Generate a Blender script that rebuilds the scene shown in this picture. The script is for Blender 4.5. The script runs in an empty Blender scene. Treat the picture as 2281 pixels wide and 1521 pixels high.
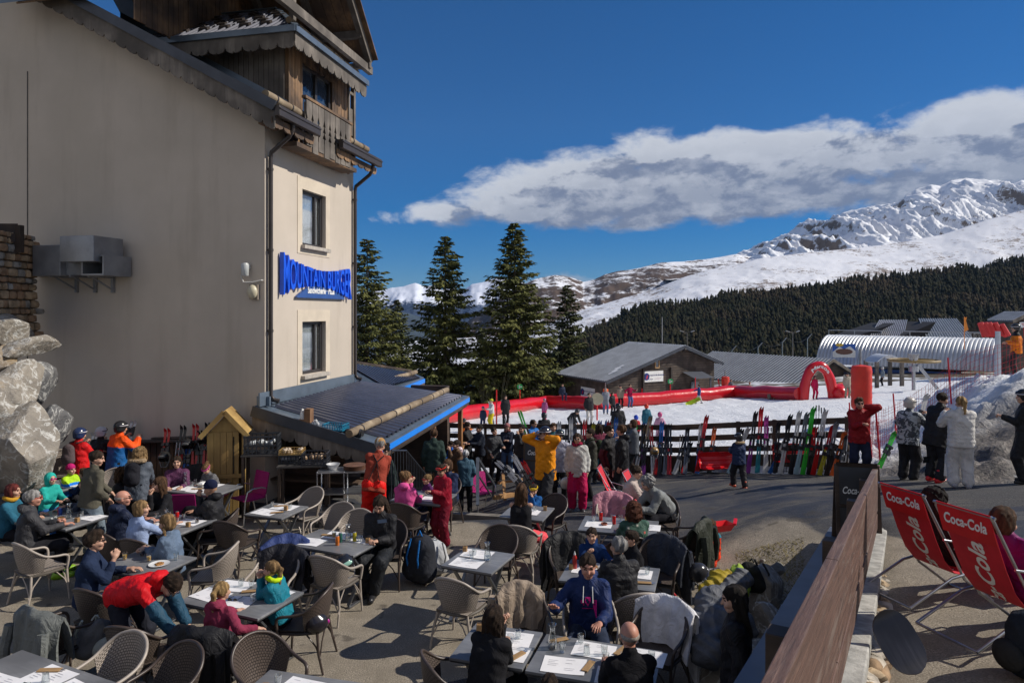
import bpy, math, random
import numpy as np
from mathutils import Vector, Matrix, Euler
R=math.radians
C=bpy.context.scene
# ---------------------------------------------------------------- camera, sky, sun, exposure
CAMZ=4.0; FPX=1520.0; CX=1140.5; HY=695.0
cam=bpy.data.cameras.new('camera'); camo=bpy.data.objects.new('camera',cam); C.collection.objects.link(camo)
camo.location=(0,0,CAMZ); camo.rotation_euler=(R(90),0,0)
cam.sensor_width=36; cam.lens=36*FPX/2281; cam.shift_y=-(760.5-HY)/2281; cam.shift_x=0
cam.clip_start=.1; cam.clip_end=60000
C.camera=camo
C.render.resolution_x=1024; C.render.resolution_y=682
C.view_settings.view_transform='Standard'; C.view_settings.look='None'; C.view_settings.gamma=1
C.view_settings.exposure=0.04
SUN=Vector((1.0,.07,.75)).normalized()
w=bpy.data.worlds.new("World"); C.world=w; w.use_nodes=True
sl=bpy.data.lights.new('sun','SUN'); sl.energy=4.9; sl.angle=R(.5); sl.color=(1,.93,.82)
so=bpy.data.objects.new('sun',sl); C.collection.objects.link(so); so.rotation_euler=SUN.to_track_quat('Z','Y').to_euler()
# ---- tiny node-expression helper
class NT:
    def __init__(s,tree): s.t=tree; s.n=tree.nodes; s.l=tree.links
    def node(s,typ,**kw):
        n=s.n.new(typ)
        for k,v in kw.items(): setattr(n,k,v)
        return n
    def put(s,sock,v):
        if hasattr(v,'links') or isinstance(v,bpy.types.NodeSocket): s.l.new(v,sock)
        else: sock.default_value=v
    def m(s,op,a,b=None,c=None,clamp=False):
        n=s.node('ShaderNodeMath',operation=op,use_clamp=clamp); s.put(n.inputs[0],a)
        if b is not None: s.put(n.inputs[1],b)
        if c is not None: s.put(n.inputs[2],c)
        return n.outputs[0]
    def noise(s,vec,scale,detail=4,rough=.55,dist=0,out=0):
        n=s.node('ShaderNodeTexNoise'); s.l.new(vec,n.inputs['Vector']); n.inputs['Scale'].default_value=scale
        n.inputs['Detail'].default_value=detail; n.inputs['Roughness'].default_value=rough; n.inputs['Distortion'].default_value=dist
        return n.outputs[out]
    def sstep(s,v,a,b):
        n=s.node('ShaderNodeMapRange',interpolation_type='SMOOTHSTEP'); s.put(n.inputs[0],v); s.put(n.inputs[1],a); s.put(n.inputs[2],b); n.inputs[3].default_value=0; n.inputs[4].default_value=1
        return n.outputs[0]
    def mix(s,f,a,b,blend='MIX'):
        n=s.node('ShaderNodeMix',data_type='RGBA',blend_type=blend); s.put(n.inputs[0],f); s.put(n.inputs[6],c4(a)); s.put(n.inputs[7],c4(b)); return n.outputs[2]
    def ramp(s,f,stops):
        n=s.node('ShaderNodeValToRGB'); s.l.new(f,n.inputs[0]); e=n.color_ramp.elements
        while len(e)<len(stops): e.new(.5)
        for i,(p,c) in enumerate(stops): e[i].position=p; e[i].color=c4(c)
        return n.outputs[0]
    def mapping(s,vec,scale=(1,1,1),rot=(0,0,0),loc=(0,0,0)):
        n=s.node('ShaderNodeMapping'); s.l.new(vec,n.inputs[0]); n.inputs[1].default_value=loc; n.inputs[2].default_value=rot; n.inputs[3].default_value=scale
        return n.outputs[0]
def c4(c):
    if isinstance(c,(tuple,list)): return tuple(c)+(1,) if len(c)==3 else tuple(c)
    if isinstance(c,(int,float)): return (c,c,c,1)
    return c
nt=NT(w.node_tree); w.node_tree.nodes.clear()
sky=nt.node('ShaderNodeTexSky',sky_type='NISHITA'); sky.sun_disc=False
sky.sun_elevation=math.asin(SUN.z); sky.sun_rotation=math.atan2(SUN.x,SUN.y); sky.altitude=1500; sky.ozone_density=3.0; sky.air_density=1.0; sky.dust_density=.3
hs=nt.node('ShaderNodeHueSaturation'); hs.inputs['Saturation'].default_value=1.28; hs.inputs['Value'].default_value=.78; hs.inputs['Hue'].default_value=.495
tint=nt.mix(1.0,sky.outputs[0],(.66,.86,1.22),'MULTIPLY'); nt.l.new(tint,hs.inputs['Color'])
tc=nt.node('ShaderNodeTexCoord'); sp=nt.node('ShaderNodeSeparateXYZ'); nt.l.new(tc.outputs['Generated'],sp.inputs[0])
x,y,z=sp.outputs
az=nt.m('ARCTAN2',x,y); el=nt.m('ARCSINE',z)
cv=nt.node('ShaderNodeCombineXYZ'); nt.l.new(az,cv.inputs[0]); nt.put(cv.inputs[1],nt.m('MULTIPLY',el,1.9)); nt.put(cv.inputs[2],.37)
P0=cv.outputs[0]
P1=nt.mapping(P0,loc=(-.018,-.030,0))
def dens(Pv,e):
    n1=nt.noise(Pv,11,9,.60,.2); n2=nt.noise(Pv,3.1,3,.5)
    top=nt.m('MULTIPLY_ADD',nt.sstep(az,-.27,.22),.106,.155)      # upper edge of the bank climbs to the right
    bot=nt.m('MULTIPLY_ADD',nt.sstep(az,.2,.7),.02,.120)
    band=nt.m('MULTIPLY',nt.m('SUBTRACT',1.0,nt.sstep(e,nt.m('SUBTRACT',top,.045),nt.m('ADD',top,.032))),nt.sstep(e,nt.m('SUBTRACT',bot,.034),nt.m('ADD',bot,.026)))
    band=nt.m('MULTIPLY',band,nt.sstep(az,-.42,-.04))
    s=nt.m('ADD',nt.m('MULTIPLY',n1,2.0),nt.m('MULTIPLY',n2,.45))
    v=nt.m('SUBTRACT',nt.m('ADD',nt.m('MULTIPLY',band,1.25),s),1.93)
    # low cloud puffs along the skyline and scattered wisps
    low=nt.m('MULTIPLY',nt.sstep(e,.008,.03),nt.m('SUBTRACT',1.0,nt.sstep(e,.045,.075)))
    low=nt.m('MULTIPLY',low,nt.m('MULTIPLY',nt.sstep(az,-.06,.06),nt.m('SUBTRACT',1.0,nt.sstep(az,.27,.36))))
    v2=nt.m('SUBTRACT',nt.m('ADD',nt.m('MULTIPLY',low,.75),s),1.86)
    return nt.m('MAXIMUM',v,v2)
d0=dens(P0,el); d1=dens(P1,nt.m('ADD',el,.016))
a=nt.sstep(d0,-.12,.36)
back=nt.m('MULTIPLY',nt.sstep(nt.m('MULTIPLY',y,-1.0),.05,.5),nt.sstep(nt.noise(P0,1.6,5,.6),.30,.62))   # broken cloud, unseen behind the viewer, added as fill light for the shaded gable
light=nt.sstep(nt.m('SUBTRACT',d0,d1),-.12,.15)
thick=nt.sstep(d0,.05,.55)
topb=nt.m('MULTIPLY_ADD',nt.sstep(az,-.27,.22),.106,.155); rel=nt.sstep(el,nt.m('SUBTRACT',topb,.105),nt.m('SUBTRACT',topb,.012)); light=nt.m('MULTIPLY',light,nt.m('MULTIPLY_ADD',rel,.66,.34))
ccol=nt.mix(light,(.24,.27,.36),(.98,.99,1.0))
ccol=nt.mix(nt.m('MULTIPLY',thick,.22),ccol,(.30,.33,.42)); ccol=nt.mix(nt.m('MULTIPLY',nt.sstep(nt.noise(P0,24,6,.65),.42,.66),.35),ccol,(.95,.96,1.0))
bg1=nt.node('ShaderNodeBackground'); nt.l.new(hs.outputs[0],bg1.inputs[0]); bg1.inputs[1].default_value=.078
ccol=nt.mix(back,ccol,(.80,.74,.66)); a=nt.m('MAXIMUM',a,back)
bg2=nt.node('ShaderNodeBackground'); nt.l.new(ccol,bg2.inputs[0]); bg2.inputs[1].default_value=.78
ms=nt.node('ShaderNodeMixShader'); nt.l.new(nt.m('MULTIPLY',a,.93),ms.inputs[0]); nt.l.new(bg1.outputs[0],ms.inputs[1]); nt.l.new(bg2.outputs[0],ms.inputs[2])
wo=nt.node('ShaderNodeOutputWorld'); nt.l.new(ms.outputs[0],wo.inputs[0])
# ---------------------------------------------------------------- helpers
rng=random.Random(7); nr=np.random.RandomState(11)
def S(t): t=min(1,max(0,t)); return t*t*(3-2*t)
def nS(t): t=np.clip(t,0,1); return t*t*(3-2*t)
def Rd(X,D): return .95+.06*(np.clip(X,-12,45)-6)-.1*np.clip(D-10,-20,2)-.17*np.clip(D-12,0,8)-.09*np.clip(D-20,0,40)-.02*np.clip(D-60,0,400)
def wallX(D): return 5.33+(D-10)*.501/.865        # line of the railing wall
def G(X,D):
    X=np.asarray(X,float); D=np.asarray(D,float)
    w1=nS((D-12.0)/1.8)*nS((X+3.6)/1.2)+nS((D-16.)/2)*(1-nS((X+3.6)/1.2))
    w2=nS((D-8.2)/3.6)*nS((X-1.5)/4)
    wgt=np.maximum(w1,w2)
    wgt=np.where((X>wallX(D)-.12)&(D<10.6),1.0,wgt)
    mound=1.85*nS((X-8.1-(D-14)*.42)/3.8)*nS((D-13.6)/4.5)*(1-nS((D-22)/8))*(1-nS((X-24)/10)*.6)
    dip=.25*nS((D-12.5)/1.5)*(1-nS((X-3)/3))*(1-nS((D-15)/5))+.35*nS((.8-X)/2)*nS((D-14.2)/2)*(1-nS((D-19)/3))*nS((X+4)/1)
    return wgt*Rd(X,D)+mound-dip*nS((X+3.6)/1.2)
def g(X,D): return float(G(X,D))
def X_(px,D): return (px-CX)*D/FPX
def PZ(px,py,z):       # ground position of something seen at this spot at height z
    D=FPX*(CAMZ-z)/(py-HY); return Vector(((px-CX)*D/FPX,D,z))
def PDz(px,py,D): return Vector(((px-CX)*D/FPX,D,CAMZ-(py-HY)*D/FPX))
def tag(o,label=None,cat=None,group=None,kind=None):
    if label: o['label']=label
    if cat: o['category']=cat
    if group: o['group']=group
    if kind: o['kind']=kind
    return o
def empty(name,loc,rz=0,label=None,cat=None,group=None):
    o=bpy.data.objects.new(name,None); o.empty_display_size=.1; C.collection.objects.link(o); o.location=loc; o.rotation_euler=(0,0,rz)
    return tag(o,label,cat,group)
def copy_tree(o,parent=None):
    c=o.copy(); C.collection.objects.link(c)
    if parent: c.parent=parent
    for ch in list(o.children): copy_tree(ch,c)
    return c
def link(name,me,parent=None):
    o=bpy.data.objects.new(name,me); C.collection.objects.link(o)
    if parent: o.parent=parent
    return o
def mkmesh(name,V,F,mats,mi=None,smooth=None,uv=None):
    me=bpy.data.meshes.new(name)
    if isinstance(V,np.ndarray) and isinstance(F,np.ndarray):
        nf,k=F.shape; me.vertices.add(len(V)); me.vertices.foreach_set('co',V.astype(np.float32).ravel())
        me.loops.add(nf*k); me.loops.foreach_set('vertex_index',F.astype(np.int32).ravel())
        me.polygons.add(nf); me.polygons.foreach_set('loop_start',np.arange(0,nf*k,k,dtype=np.int32))
        me.update(calc_edges=True)
    else: me.from_pydata([tuple(v) for v in V],[],F)
    for m in (mats if isinstance(mats,(list,tuple)) else [mats]): me.materials.append(m)
    if mi is not None: me.polygons.foreach_set('material_index',np.asarray(mi,dtype=np.int32))
    if uv is not None:
        l=me.uv_layers.new(name='UVMap'); l.data.foreach_set('uv',np.asarray(uv,dtype=np.float32).ravel())
    if smooth is not None:
        me.polygons.foreach_set('use_smooth',np.ones(len(me.polygons),dtype=bool))
        if smooth<180: me.set_sharp_from_angle(angle=R(smooth))
    me.validate(); me.update()
    return me
class MB:
    def __init__(s): s.v=[]; s.f=[]; s.mi=[]; s.uv=[]; s.M=Matrix(); s.cm=0
    def add(s,V,F,uv=None):
        b=len(s.v); s.v+=[s.M@Vector(v) for v in V]
        for i,f in enumerate(F):
            s.f.append([b+j for j in f]); s.mi.append(s.cm)
            s.uv.append(uv[i] if uv else [(0,0)]*len(f))
        return s
    def box(s,c,d,rot=None,taper=1):
        hx,hy,hz=d[0]/2,d[1]/2,d[2]/2; m=Euler(rot).to_matrix() if rot else None
        V=[]
        for sz in(-1,1):
            t=taper if sz>0 else 1
            for sx,sy in((-1,-1),(1,-1),(1,1),(-1,1)):
                p=Vector((sx*hx*t,sy*hy*t,sz*hz)); p=m@p if m else p; V.append(p+Vector(c))
        return s.add(V,[(3,2,1,0),(4,5,6,7),(0,1,5,4),(1,2,6,5),(2,3,7,6),(3,0,4,7)])
    def bar(s,a,b,wd,ht,up=(0,0,1)):
        a=Vector(a);b=Vector(b); d=(b-a).normalized(); u=Vector(up); sd=d.cross(u)
        if sd.length<1e-4: sd=d.cross(Vector((0,1,0)))
        sd.normalize(); u=sd.cross(d); V=[]
        for p in(a,b):
            for i,j in((-1,-1),(1,-1),(1,1),(-1,1)): V.append(p+sd*i*wd/2+u*j*ht/2)
        return s.add(V,[(3,2,1,0),(4,5,6,7),(0,1,5,4),(1,2,6,5),(2,3,7,6),(3,0,4,7)])
    def tube(s,pts,r,n=8,cap=True):
        pts=[Vector(p) for p in pts]; N=len(pts); rs=r if isinstance(r,(list,tuple)) else [r]*N
        V=[];F=[];pu=None
        for i,p in enumerate(pts):
            d=(pts[min(i+1,N-1)]-pts[max(i-1,0)]).normalized()
            if pu is None: pu=d.orthogonal().normalized()
            pu=(pu-d*pu.dot(d)); pu=pu.normalized() if pu.length>1e-6 else d.orthogonal().normalized()
            q=d.cross(pu)
            for k in range(n):
                a=2*math.pi*k/n; V.append(p+(pu*math.cos(a)+q*math.sin(a))*rs[i])
        for i in range(N-1):
            for k in range(n): F.append((i*n+k,i*n+(k+1)%n,(i+1)*n+(k+1)%n,(i+1)*n+k))
        if cap: F.append(tuple(range(n-1,-1,-1))); F.append(tuple((N-1)*n+k for k in range(n)))
        return s.add(V,F)
    def cyl(s,a,b,r,n=12,r2=None): return s.tube([a,b],[r,r if r2 is None else r2],n)
    def lathe(s,prof,n=16,c=(0,0,0)):
        V=[];F=[]
        for r,z in prof:
            for k in range(n): a=2*math.pi*k/n; V.append((c[0]+r*math.cos(a),c[1]+r*math.sin(a),c[2]+z))
        for i in range(len(prof)-1):
            for k in range(n): F.append((i*n+k,i*n+(k+1)%n,(i+1)*n+(k+1)%n,(i+1)*n+k))
        if prof[0][0]>1e-4: F.append(tuple(range(n-1,-1,-1)))
        if prof[-1][0]>1e-4: F.append(tuple((len(prof)-1)*n+k for k in range(n)))
        return s.add(V,F)
    def prism(s,poly,d,axis=None):   # poly: 3D points (planar), extruded by vector d
        d=Vector(d); n=len(poly); V=[Vector(p) for p in poly]+[Vector(p)+d for p in poly]
        return s.add(V,[tuple(range(n-1,-1,-1)),tuple(range(n,2*n))]+[(i,(i+1)%n,n+(i+1)%n,n+i) for i in range(n)])
    def grid(s,fn,nu,nv,closed=False):
        V=[fn(i/nu,j/nv) for j in range(nv+1) for i in range(nu+1)]; F=[];U=[]
        for j in range(nv):
            for i in range(nu):
                a=j*(nu+1)+i; F.append((a,a+1,a+nu+2,a+nu+1)); U.append([(i/nu,j/nv),((i+1)/nu,j/nv),((i+1)/nu,(j+1)/nv),(i/nu,(j+1)/nv)])
        return s.add(V,F,U)
    def ball(s,c,r,nu=12,nv=8,fn=None):
        rx,ry,rz=r if isinstance(r,(tuple,list)) else (r,r,r); V=[];F=[]
        for j in range(nv+1):
            th=math.pi*j/nv
            for k in range(nu):
                ph=2*math.pi*k/nu; p=Vector((math.sin(th)*math.cos(ph),math.sin(th)*math.sin(ph),-math.cos(th)))
                if fn: p=p*fn(p)
                V.append((c[0]+p.x*rx,c[1]+p.y*ry,c[2]+p.z*rz))
        for j in range(nv):
            for k in range(nu): F.append((j*nu+k,j*nu+(k+1)%nu,(j+1)*nu+(k+1)%nu,(j+1)*nu+k))
        return s.add(V,F)
    def sheet(s,fn,nu,nv,th):    # solid sheet: fn(u,v)->point, thickened along normals
        P=[[Vector(fn(i/nu,j/nv)) for i in range(nu+1)] for j in range(nv+1)]; V=[];U=[];F=[]
        Nn=[]
        for j in range(nv+1):
            for i in range(nu+1):
                du=P[j][min(i+1,nu)]-P[j][max(i-1,0)]; dv=P[min(j+1,nv)][i]-P[max(j-1,0)][i]
                n=du.cross(dv); n=n.normalized() if n.length>1e-9 else Vector((0,0,1)); Nn.append(n); V.append(P[j][i]+n*th/2)
        m=len(V); V+= [V[k]-Nn[k]*th for k in range(m)]
        for j in range(nv):
            for i in range(nu):
                a=j*(nu+1)+i; q=(a,a+1,a+nu+2,a+nu+1); uvq=[(i/nu,j/nv),((i+1)/nu,j/nv),((i+1)/nu,(j+1)/nv),(i/nu,(j+1)/nv)]
                F.append(q);U.append(uvq); F.append(tuple(m+t for t in reversed(q)));U.append(list(reversed(uvq)))
        rim=[i for i in range(nu+1)]+[(j+1)*(nu+1)-1 for j in range(1,nv+1)]+[nv*(nu+1)+i for i in range(nu-1,-1,-1)]+[j*(nu+1) for j in range(nv-1,0,-1)]
        for k in range(len(rim)):
            a,b=rim[k],rim[(k+1)%len(rim)]; F.append((b,a,m+a,m+b)); U.append([(0,0)]*4)
        return s.add(V,F,U)
    def build(s,name,mats,parent=None,smooth=None,bevel=0,label=None):
        me=mkmesh(name,s.v,s.f,mats,s.mi,smooth,[c for f in s.uv for c in f])
        o=link(name,me,parent)
        if bevel:
            b=o.modifiers.new('bevel','BEVEL'); b.width=bevel; b.segments=2; b.limit_method='ANGLE'
        if label: o['label']=label
        return o
# ---------------------------------------------------------------- materials
_mc={}
def mat(name,base,rough=.7,var=.18,scale=6,bump=.15,bscale=40,metal=0,stretch=(1,1,1),second=None,spec=.5,coord='Object',**kw):
    if name in _mc: return _mc[name]
    m=bpy.data.materials.new(name); m.use_nodes=True; t=NT(m.node_tree); b=m.node_tree.nodes['Principled BSDF']
    tcn=t.node('ShaderNodeTexCoord'); v=tcn.outputs[coord]
    if stretch!=(1,1,1): v=t.mapping(v,scale=stretch)
    n=t.noise(v,scale,5,.6)
    if second is None: second=tuple(max(0,c*(1-var*1.6)) for c in base)
    first=tuple(min(1,c*(1+var)) for c in base)
    col=t.mix(t.sstep(n,.3,.7),second,first)
    t.l.new(col,b.inputs['Base Color']); b.inputs['Roughness'].default_value=rough; b.inputs['Metallic'].default_value=metal
    b.inputs['Specular IOR Level'].default_value=spec
    if bump:
        bn=t.node('ShaderNodeBump'); bn.inputs['Strength'].default_value=bump; bn.inputs['Distance'].default_value=kw.get('bdist',.01)
        t.l.new(t.noise(v,bscale,4,.6),bn.inputs['Height']); t.l.new(bn.outputs[0],b.inputs['Normal'])
    for k,vv in kw.items():
        if k in('bdist',): continue
        b.inputs[k].default_value=vv
    _mc[name]=m; return m
def cmat(name,fn):      # custom material: fn(t,bsdf,texcoord)
    if name in _mc: return _mc[name]
    m=bpy.data.materials.new(name); m.use_nodes=True; t=NT(m.node_tree); b=m.node_tree.nodes['Principled BSDF']
    fn(t,b,t.node('ShaderNodeTexCoord')); _mc[name]=m; return m
def bumpin(t,b,h,strength=.3,dist=.01,prev=None):
    bn=t.node('ShaderNodeBump'); bn.inputs['Strength'].default_value=strength; bn.inputs['Distance'].default_value=dist
    t.l.new(h,bn.inputs['Height'])
    if prev: t.l.new(prev,bn.inputs['Normal'])
    t.l.new(bn.outputs[0],b.inputs['Normal']); return bn.outputs[0]
def cloth(nm,col,rough,st,sc,spec):
    def fn(t,b,tc):
        v=tc.outputs['Object']; n=t.noise(v,5,4,.6); t.l.new(t.mix(t.sstep(n,.3,.7),tuple(c*.80 for c in col),tuple(min(1,c*1.12) for c in col)),b.inputs['Base Color'])
        b.inputs['Roughness'].default_value=rough; b.inputs['Specular IOR Level'].default_value=spec
        f=t.noise(t.mapping(v,scale=(1,1,.75)),sc,3,.55,1.6); rd=t.m('ABSOLUTE',t.m('SUBTRACT',f,.5)); bumpin(t,b,t.m('MULTIPLY',rd,2.0),st,.03)
    return cmat(nm,fn)
def fab(col,rough=.88,name=None): return cloth(name or 'fabric %s'%(str(tuple(round(c,3) for c in col))),col,rough,.45,6,.08)
def shell(col): return cloth('shell %s'%(str(tuple(round(c,3) for c in col))),col,.6,.65,6.5,.2)
def plast(col,rough=.35): return mat('plastic %s %s'%(rough,str(tuple(round(c,3) for c in col))),col,rough,.06,6,0)
def metal(col,rough=.35): return mat('metal %s %s'%(rough,str(tuple(round(c,3) for c in col))),col,rough,.12,9,.05,60,metal=.9)
def woodm(name,c1,c2,stretch=(1,1,12),rough=.7,scale=3,bump=.3):
    def fn(t,b,tc):
        v=t.mapping(tc.outputs['Object'],scale=stretch); n=t.noise(v,scale,6,.65,.6); n2=t.noise(tc.outputs['Object'],1.3,3)
        col=t.ramp(n,[(.25,c2),(.5,tuple((a+b_)/2 for a,b_ in zip(c1,c2))),(.75,c1)])
        col=t.mix(t.sstep(n2,.35,.7),tuple(x*.75 for x in c2),col,'MIX'); t.l.new(col,b.inputs['Base Color']); b.inputs['Roughness'].default_value=rough
        bumpin(t,b,n,bump,.006)
    return cmat(name,fn)
GLASS=None
def glassm():
    m=bpy.data.materials.get('clear glass')
    if m: return m
    m=bpy.data.materials.new('clear glass'); m.use_nodes=True; t=NT(m.node_tree); t.n.clear()
    a=t.node('ShaderNodeBsdfTransparent'); a.inputs[0].default_value=(.95,.97,.97,1); gl=t.node('ShaderNodeBsdfGlossy'); gl.inputs['Roughness'].default_value=.03
    fr=t.node('ShaderNodeLayerWeight'); fr.inputs[0].default_value=.5; f=t.m('MULTIPLY_ADD',t.m('POWER',fr.outputs[1],2.2),.80,.13,clamp=True)
    mx=t.node('ShaderNodeMixShader'); t.l.new(f,mx.inputs[0]); t.l.new(a.outputs[0],mx.inputs[1]); t.l.new(gl.outputs[0],mx.inputs[2])
    o=t.node('ShaderNodeOutputMaterial'); t.l.new(mx.outputs[0],o.inputs[0]); return m
# numpy gradient-ish noise (value noise, fbm)
_perm=nr.rand(64,64,64).astype(np.float32)
def vnoise(x,y,z):
    xi=np.floor(x).astype(int);yi=np.floor(y).astype(int);zi=np.floor(z).astype(int); fx=x-xi;fy=y-yi;fz=z-zi
    fx=fx*fx*(3-2*fx);fy=fy*fy*(3-2*fy);fz=fz*fz*(3-2*fz); p=_perm
    def q(a,b,c): return p[(xi+a)&63,(yi+b)&63,(zi+c)&63]
    return ((q(0,0,0)*(1-fx)+q(1,0,0)*fx)*(1-fy)+(q(0,1,0)*(1-fx)+q(1,1,0)*fx)*fy)*(1-fz)+((q(0,0,1)*(1-fx)+q(1,0,1)*fx)*(1-fy)+(q(0,1,1)*(1-fx)+q(1,1,1)*fx)*fy)*fz
def fbm(x,y,z=0.,o=5,g=.5,ridge=False):
    x=np.asarray(x,float);y=np.asarray(y,float);z=np.asarray(z,float)+0*x; s=0;a=1;t=0
    for i in range(o):
        n=vnoise(x,y,z); n=1-abs(2*n-1) if ridge else n
        s=s+a*n; t+=a; a*=g; x=x*2.03+7.1;y=y*2.03+3.3;z=z*2.03+1.7
    return s/t
# ---------------------------------------------------------------- implicit bodies -> quads (surface nets)
class Sdf:
    def __init__(s): s.p=[]
    def cap(s,a,b,ra,rb=None,k=.03,op=1,fl=None):
        s.p.append(('c',np.array(a,float),np.array(b,float),ra,ra if rb is None else rb,k,op,fl)); return s
    def ell(s,c,r,rot=None,k=.03,op=1):
        s.p.append(('e',np.array(c,float),np.array(r,float),(np.array(rot.to_3x3()) if rot else np.eye(3)),0,k,op,None)); return s
    def mesh(s,h,noise=None,cuts=()):
        lo=np.array([1e9]*3);hi=-lo
        for p in s.p:
            if p[6]<0: continue
            if p[0]=='c': r=max(p[3],p[4]); l=np.minimum(p[1],p[2])-r;u=np.maximum(p[1],p[2])+r
            else: r=max(p[2]); l=p[1]-r;u=p[1]+r
            lo=np.minimum(lo,l);hi=np.maximum(hi,u)
        lo=lo-3*h;hi=hi+3*h; n=np.ceil((hi-lo)/h).astype(int)+1
        F=np.full(n,.5,np.float32)
        for kind,A,B,ra,rb,k,op,fl in s.p:
            if kind=='c': r=max(ra,rb); l=np.minimum(A,B)-r;u=np.maximum(A,B)+r
            else: r=max(B); l=A-r;u=A+r
            mg=k+3*h; i0=np.maximum(((l-mg-lo)/h).astype(int),0); i1=np.minimum(((u+mg-lo)/h).astype(int)+2,n)
            if (i1<=i0).any(): continue
            gx=(lo[0]+h*np.arange(i0[0],i1[0]))[:,None,None];gy=(lo[1]+h*np.arange(i0[1],i1[1]))[None,:,None];gz=(lo[2]+h*np.arange(i0[2],i1[2]))[None,None,:]
            if kind=='c':
                d=B-A; L=max(d@d,1e-9); t=np.clip(((gx-A[0])*d[0]+(gy-A[1])*d[1]+(gz-A[2])*d[2])/L,0,1)
                v=np.sqrt((gx-A[0]-t*d[0])**2+(gy-A[1]-t*d[1])**2+(gz-A[2]-t*d[2])**2)-(ra+(rb-ra)*t)
            else:
                X=gx-A[0];Y=gy-A[1];Z=gz-A[2]; m=ra   # rotation matrix rows
                a=(m[0][0]*X+m[1][0]*Y+m[2][0]*Z)/B[0];b=(m[0][1]*X+m[1][1]*Y+m[2][1]*Z)/B[1];c=(m[0][2]*X+m[1][2]*Y+m[2][2]*Z)/B[2]
                q=np.sqrt(a*a+b*b+c*c)+1e-6; q2=np.sqrt((a/B[0])**2+(b/B[1])**2+(c/B[2])**2)+1e-6
                v=q*(q-1)/q2
            sl=(slice(i0[0],i1[0]),slice(i0[1],i1[1]),slice(i0[2],i1[2])); f=F[sl]
            if op>0:
                hh=np.clip(.5+.5*(f-v)/k,0,1); F[sl]=f*(1-hh)+v*hh-k*hh*(1-hh)
            else:
                v=-v; hh=np.clip(.5-.5*(f-v)/k,0,1); F[sl]=f*(1-hh)+v*hh+k*hh*(1-hh)
        if noise:
            gx=(lo[0]+h*np.arange(n[0]))[:,None,None];gy=(lo[1]+h*np.arange(n[1]))[None,:,None];gz=(lo[2]+h*np.arange(n[2]))[None,None,:]
            F=F+noise(gx,gy,gz).astype(np.float32)
        if cuts:
            gx=(lo[0]+h*np.arange(n[0]))[:,None,None];gy=(lo[1]+h*np.arange(n[1]))[None,:,None];gz=(lo[2]+h*np.arange(n[2]))[None,None,:]
            for (cp,cn,rad) in cuts:
                pl=(gx-cp[0])*cn[0]+(gy-cp[1])*cn[1]+(gz-cp[2])*cn[2]
                if rad: pl=np.where((gx-cp[0])**2+(gy-cp[1])**2+(gz-cp[2])**2<rad*rad,pl,-1)
                F=np.maximum(F,pl.astype(np.float32))
        return snets(F,lo,h)
def snets(F,lo,h):
    ins=F<0; n=np.array(F.shape); cn=n-1; N=int(cn.prod()); strides=np.array([cn[1]*cn[2],cn[2],1])
    acc=np.zeros((N,3));cnt=np.zeros(N); quads=[]
    for ax in range(3):
        a=[slice(None)]*3;b=[slice(None)]*3;a[ax]=slice(0,-1);b[ax]=slice(1,None)
        cr=ins[tuple(a)]!=ins[tuple(b)]; I=np.argwhere(cr)
        if not len(I): continue
        o1,o2=[q for q in range(3) if q!=ax]; I=I[(I[:,o1]>0)&(I[:,o2]>0)&(I[:,o1]<cn[o1])&(I[:,o2]<cn[o2])]
        J=I.copy();J[:,ax]+=1; f0=F[tuple(I.T)];f1=F[tuple(J.T)]; t=f0/(f0-f1); P=I.astype(float);P[:,ax]+=t
        ids=[]
        for da,db in((0,0),(1,0),(1,1),(0,1)):
            c=I.copy();c[:,o1]-=da;c[:,o2]-=db; q=(c*strides).sum(1); ids.append(q)
            cnt+=np.bincount(q,minlength=N)
            for z in range(3): acc[:,z]+=np.bincount(q,weights=P[:,z],minlength=N)
        Q=np.stack(ids,1); flip=(f0<0) if ax!=1 else (f0>=0)
        Q[~flip]=Q[~flip][:,::-1]; quads.append(Q[:,::-1])
    if not quads: return np.zeros((0,3)),np.zeros((0,4),int)
    Q=np.concatenate(quads); used=np.where(cnt>0)[0]; mp=np.full(N,-1); mp[used]=np.arange(len(used))
    V=acc[used]/cnt[used][:,None]*h+lo
    return V,mp[Q]
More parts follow.
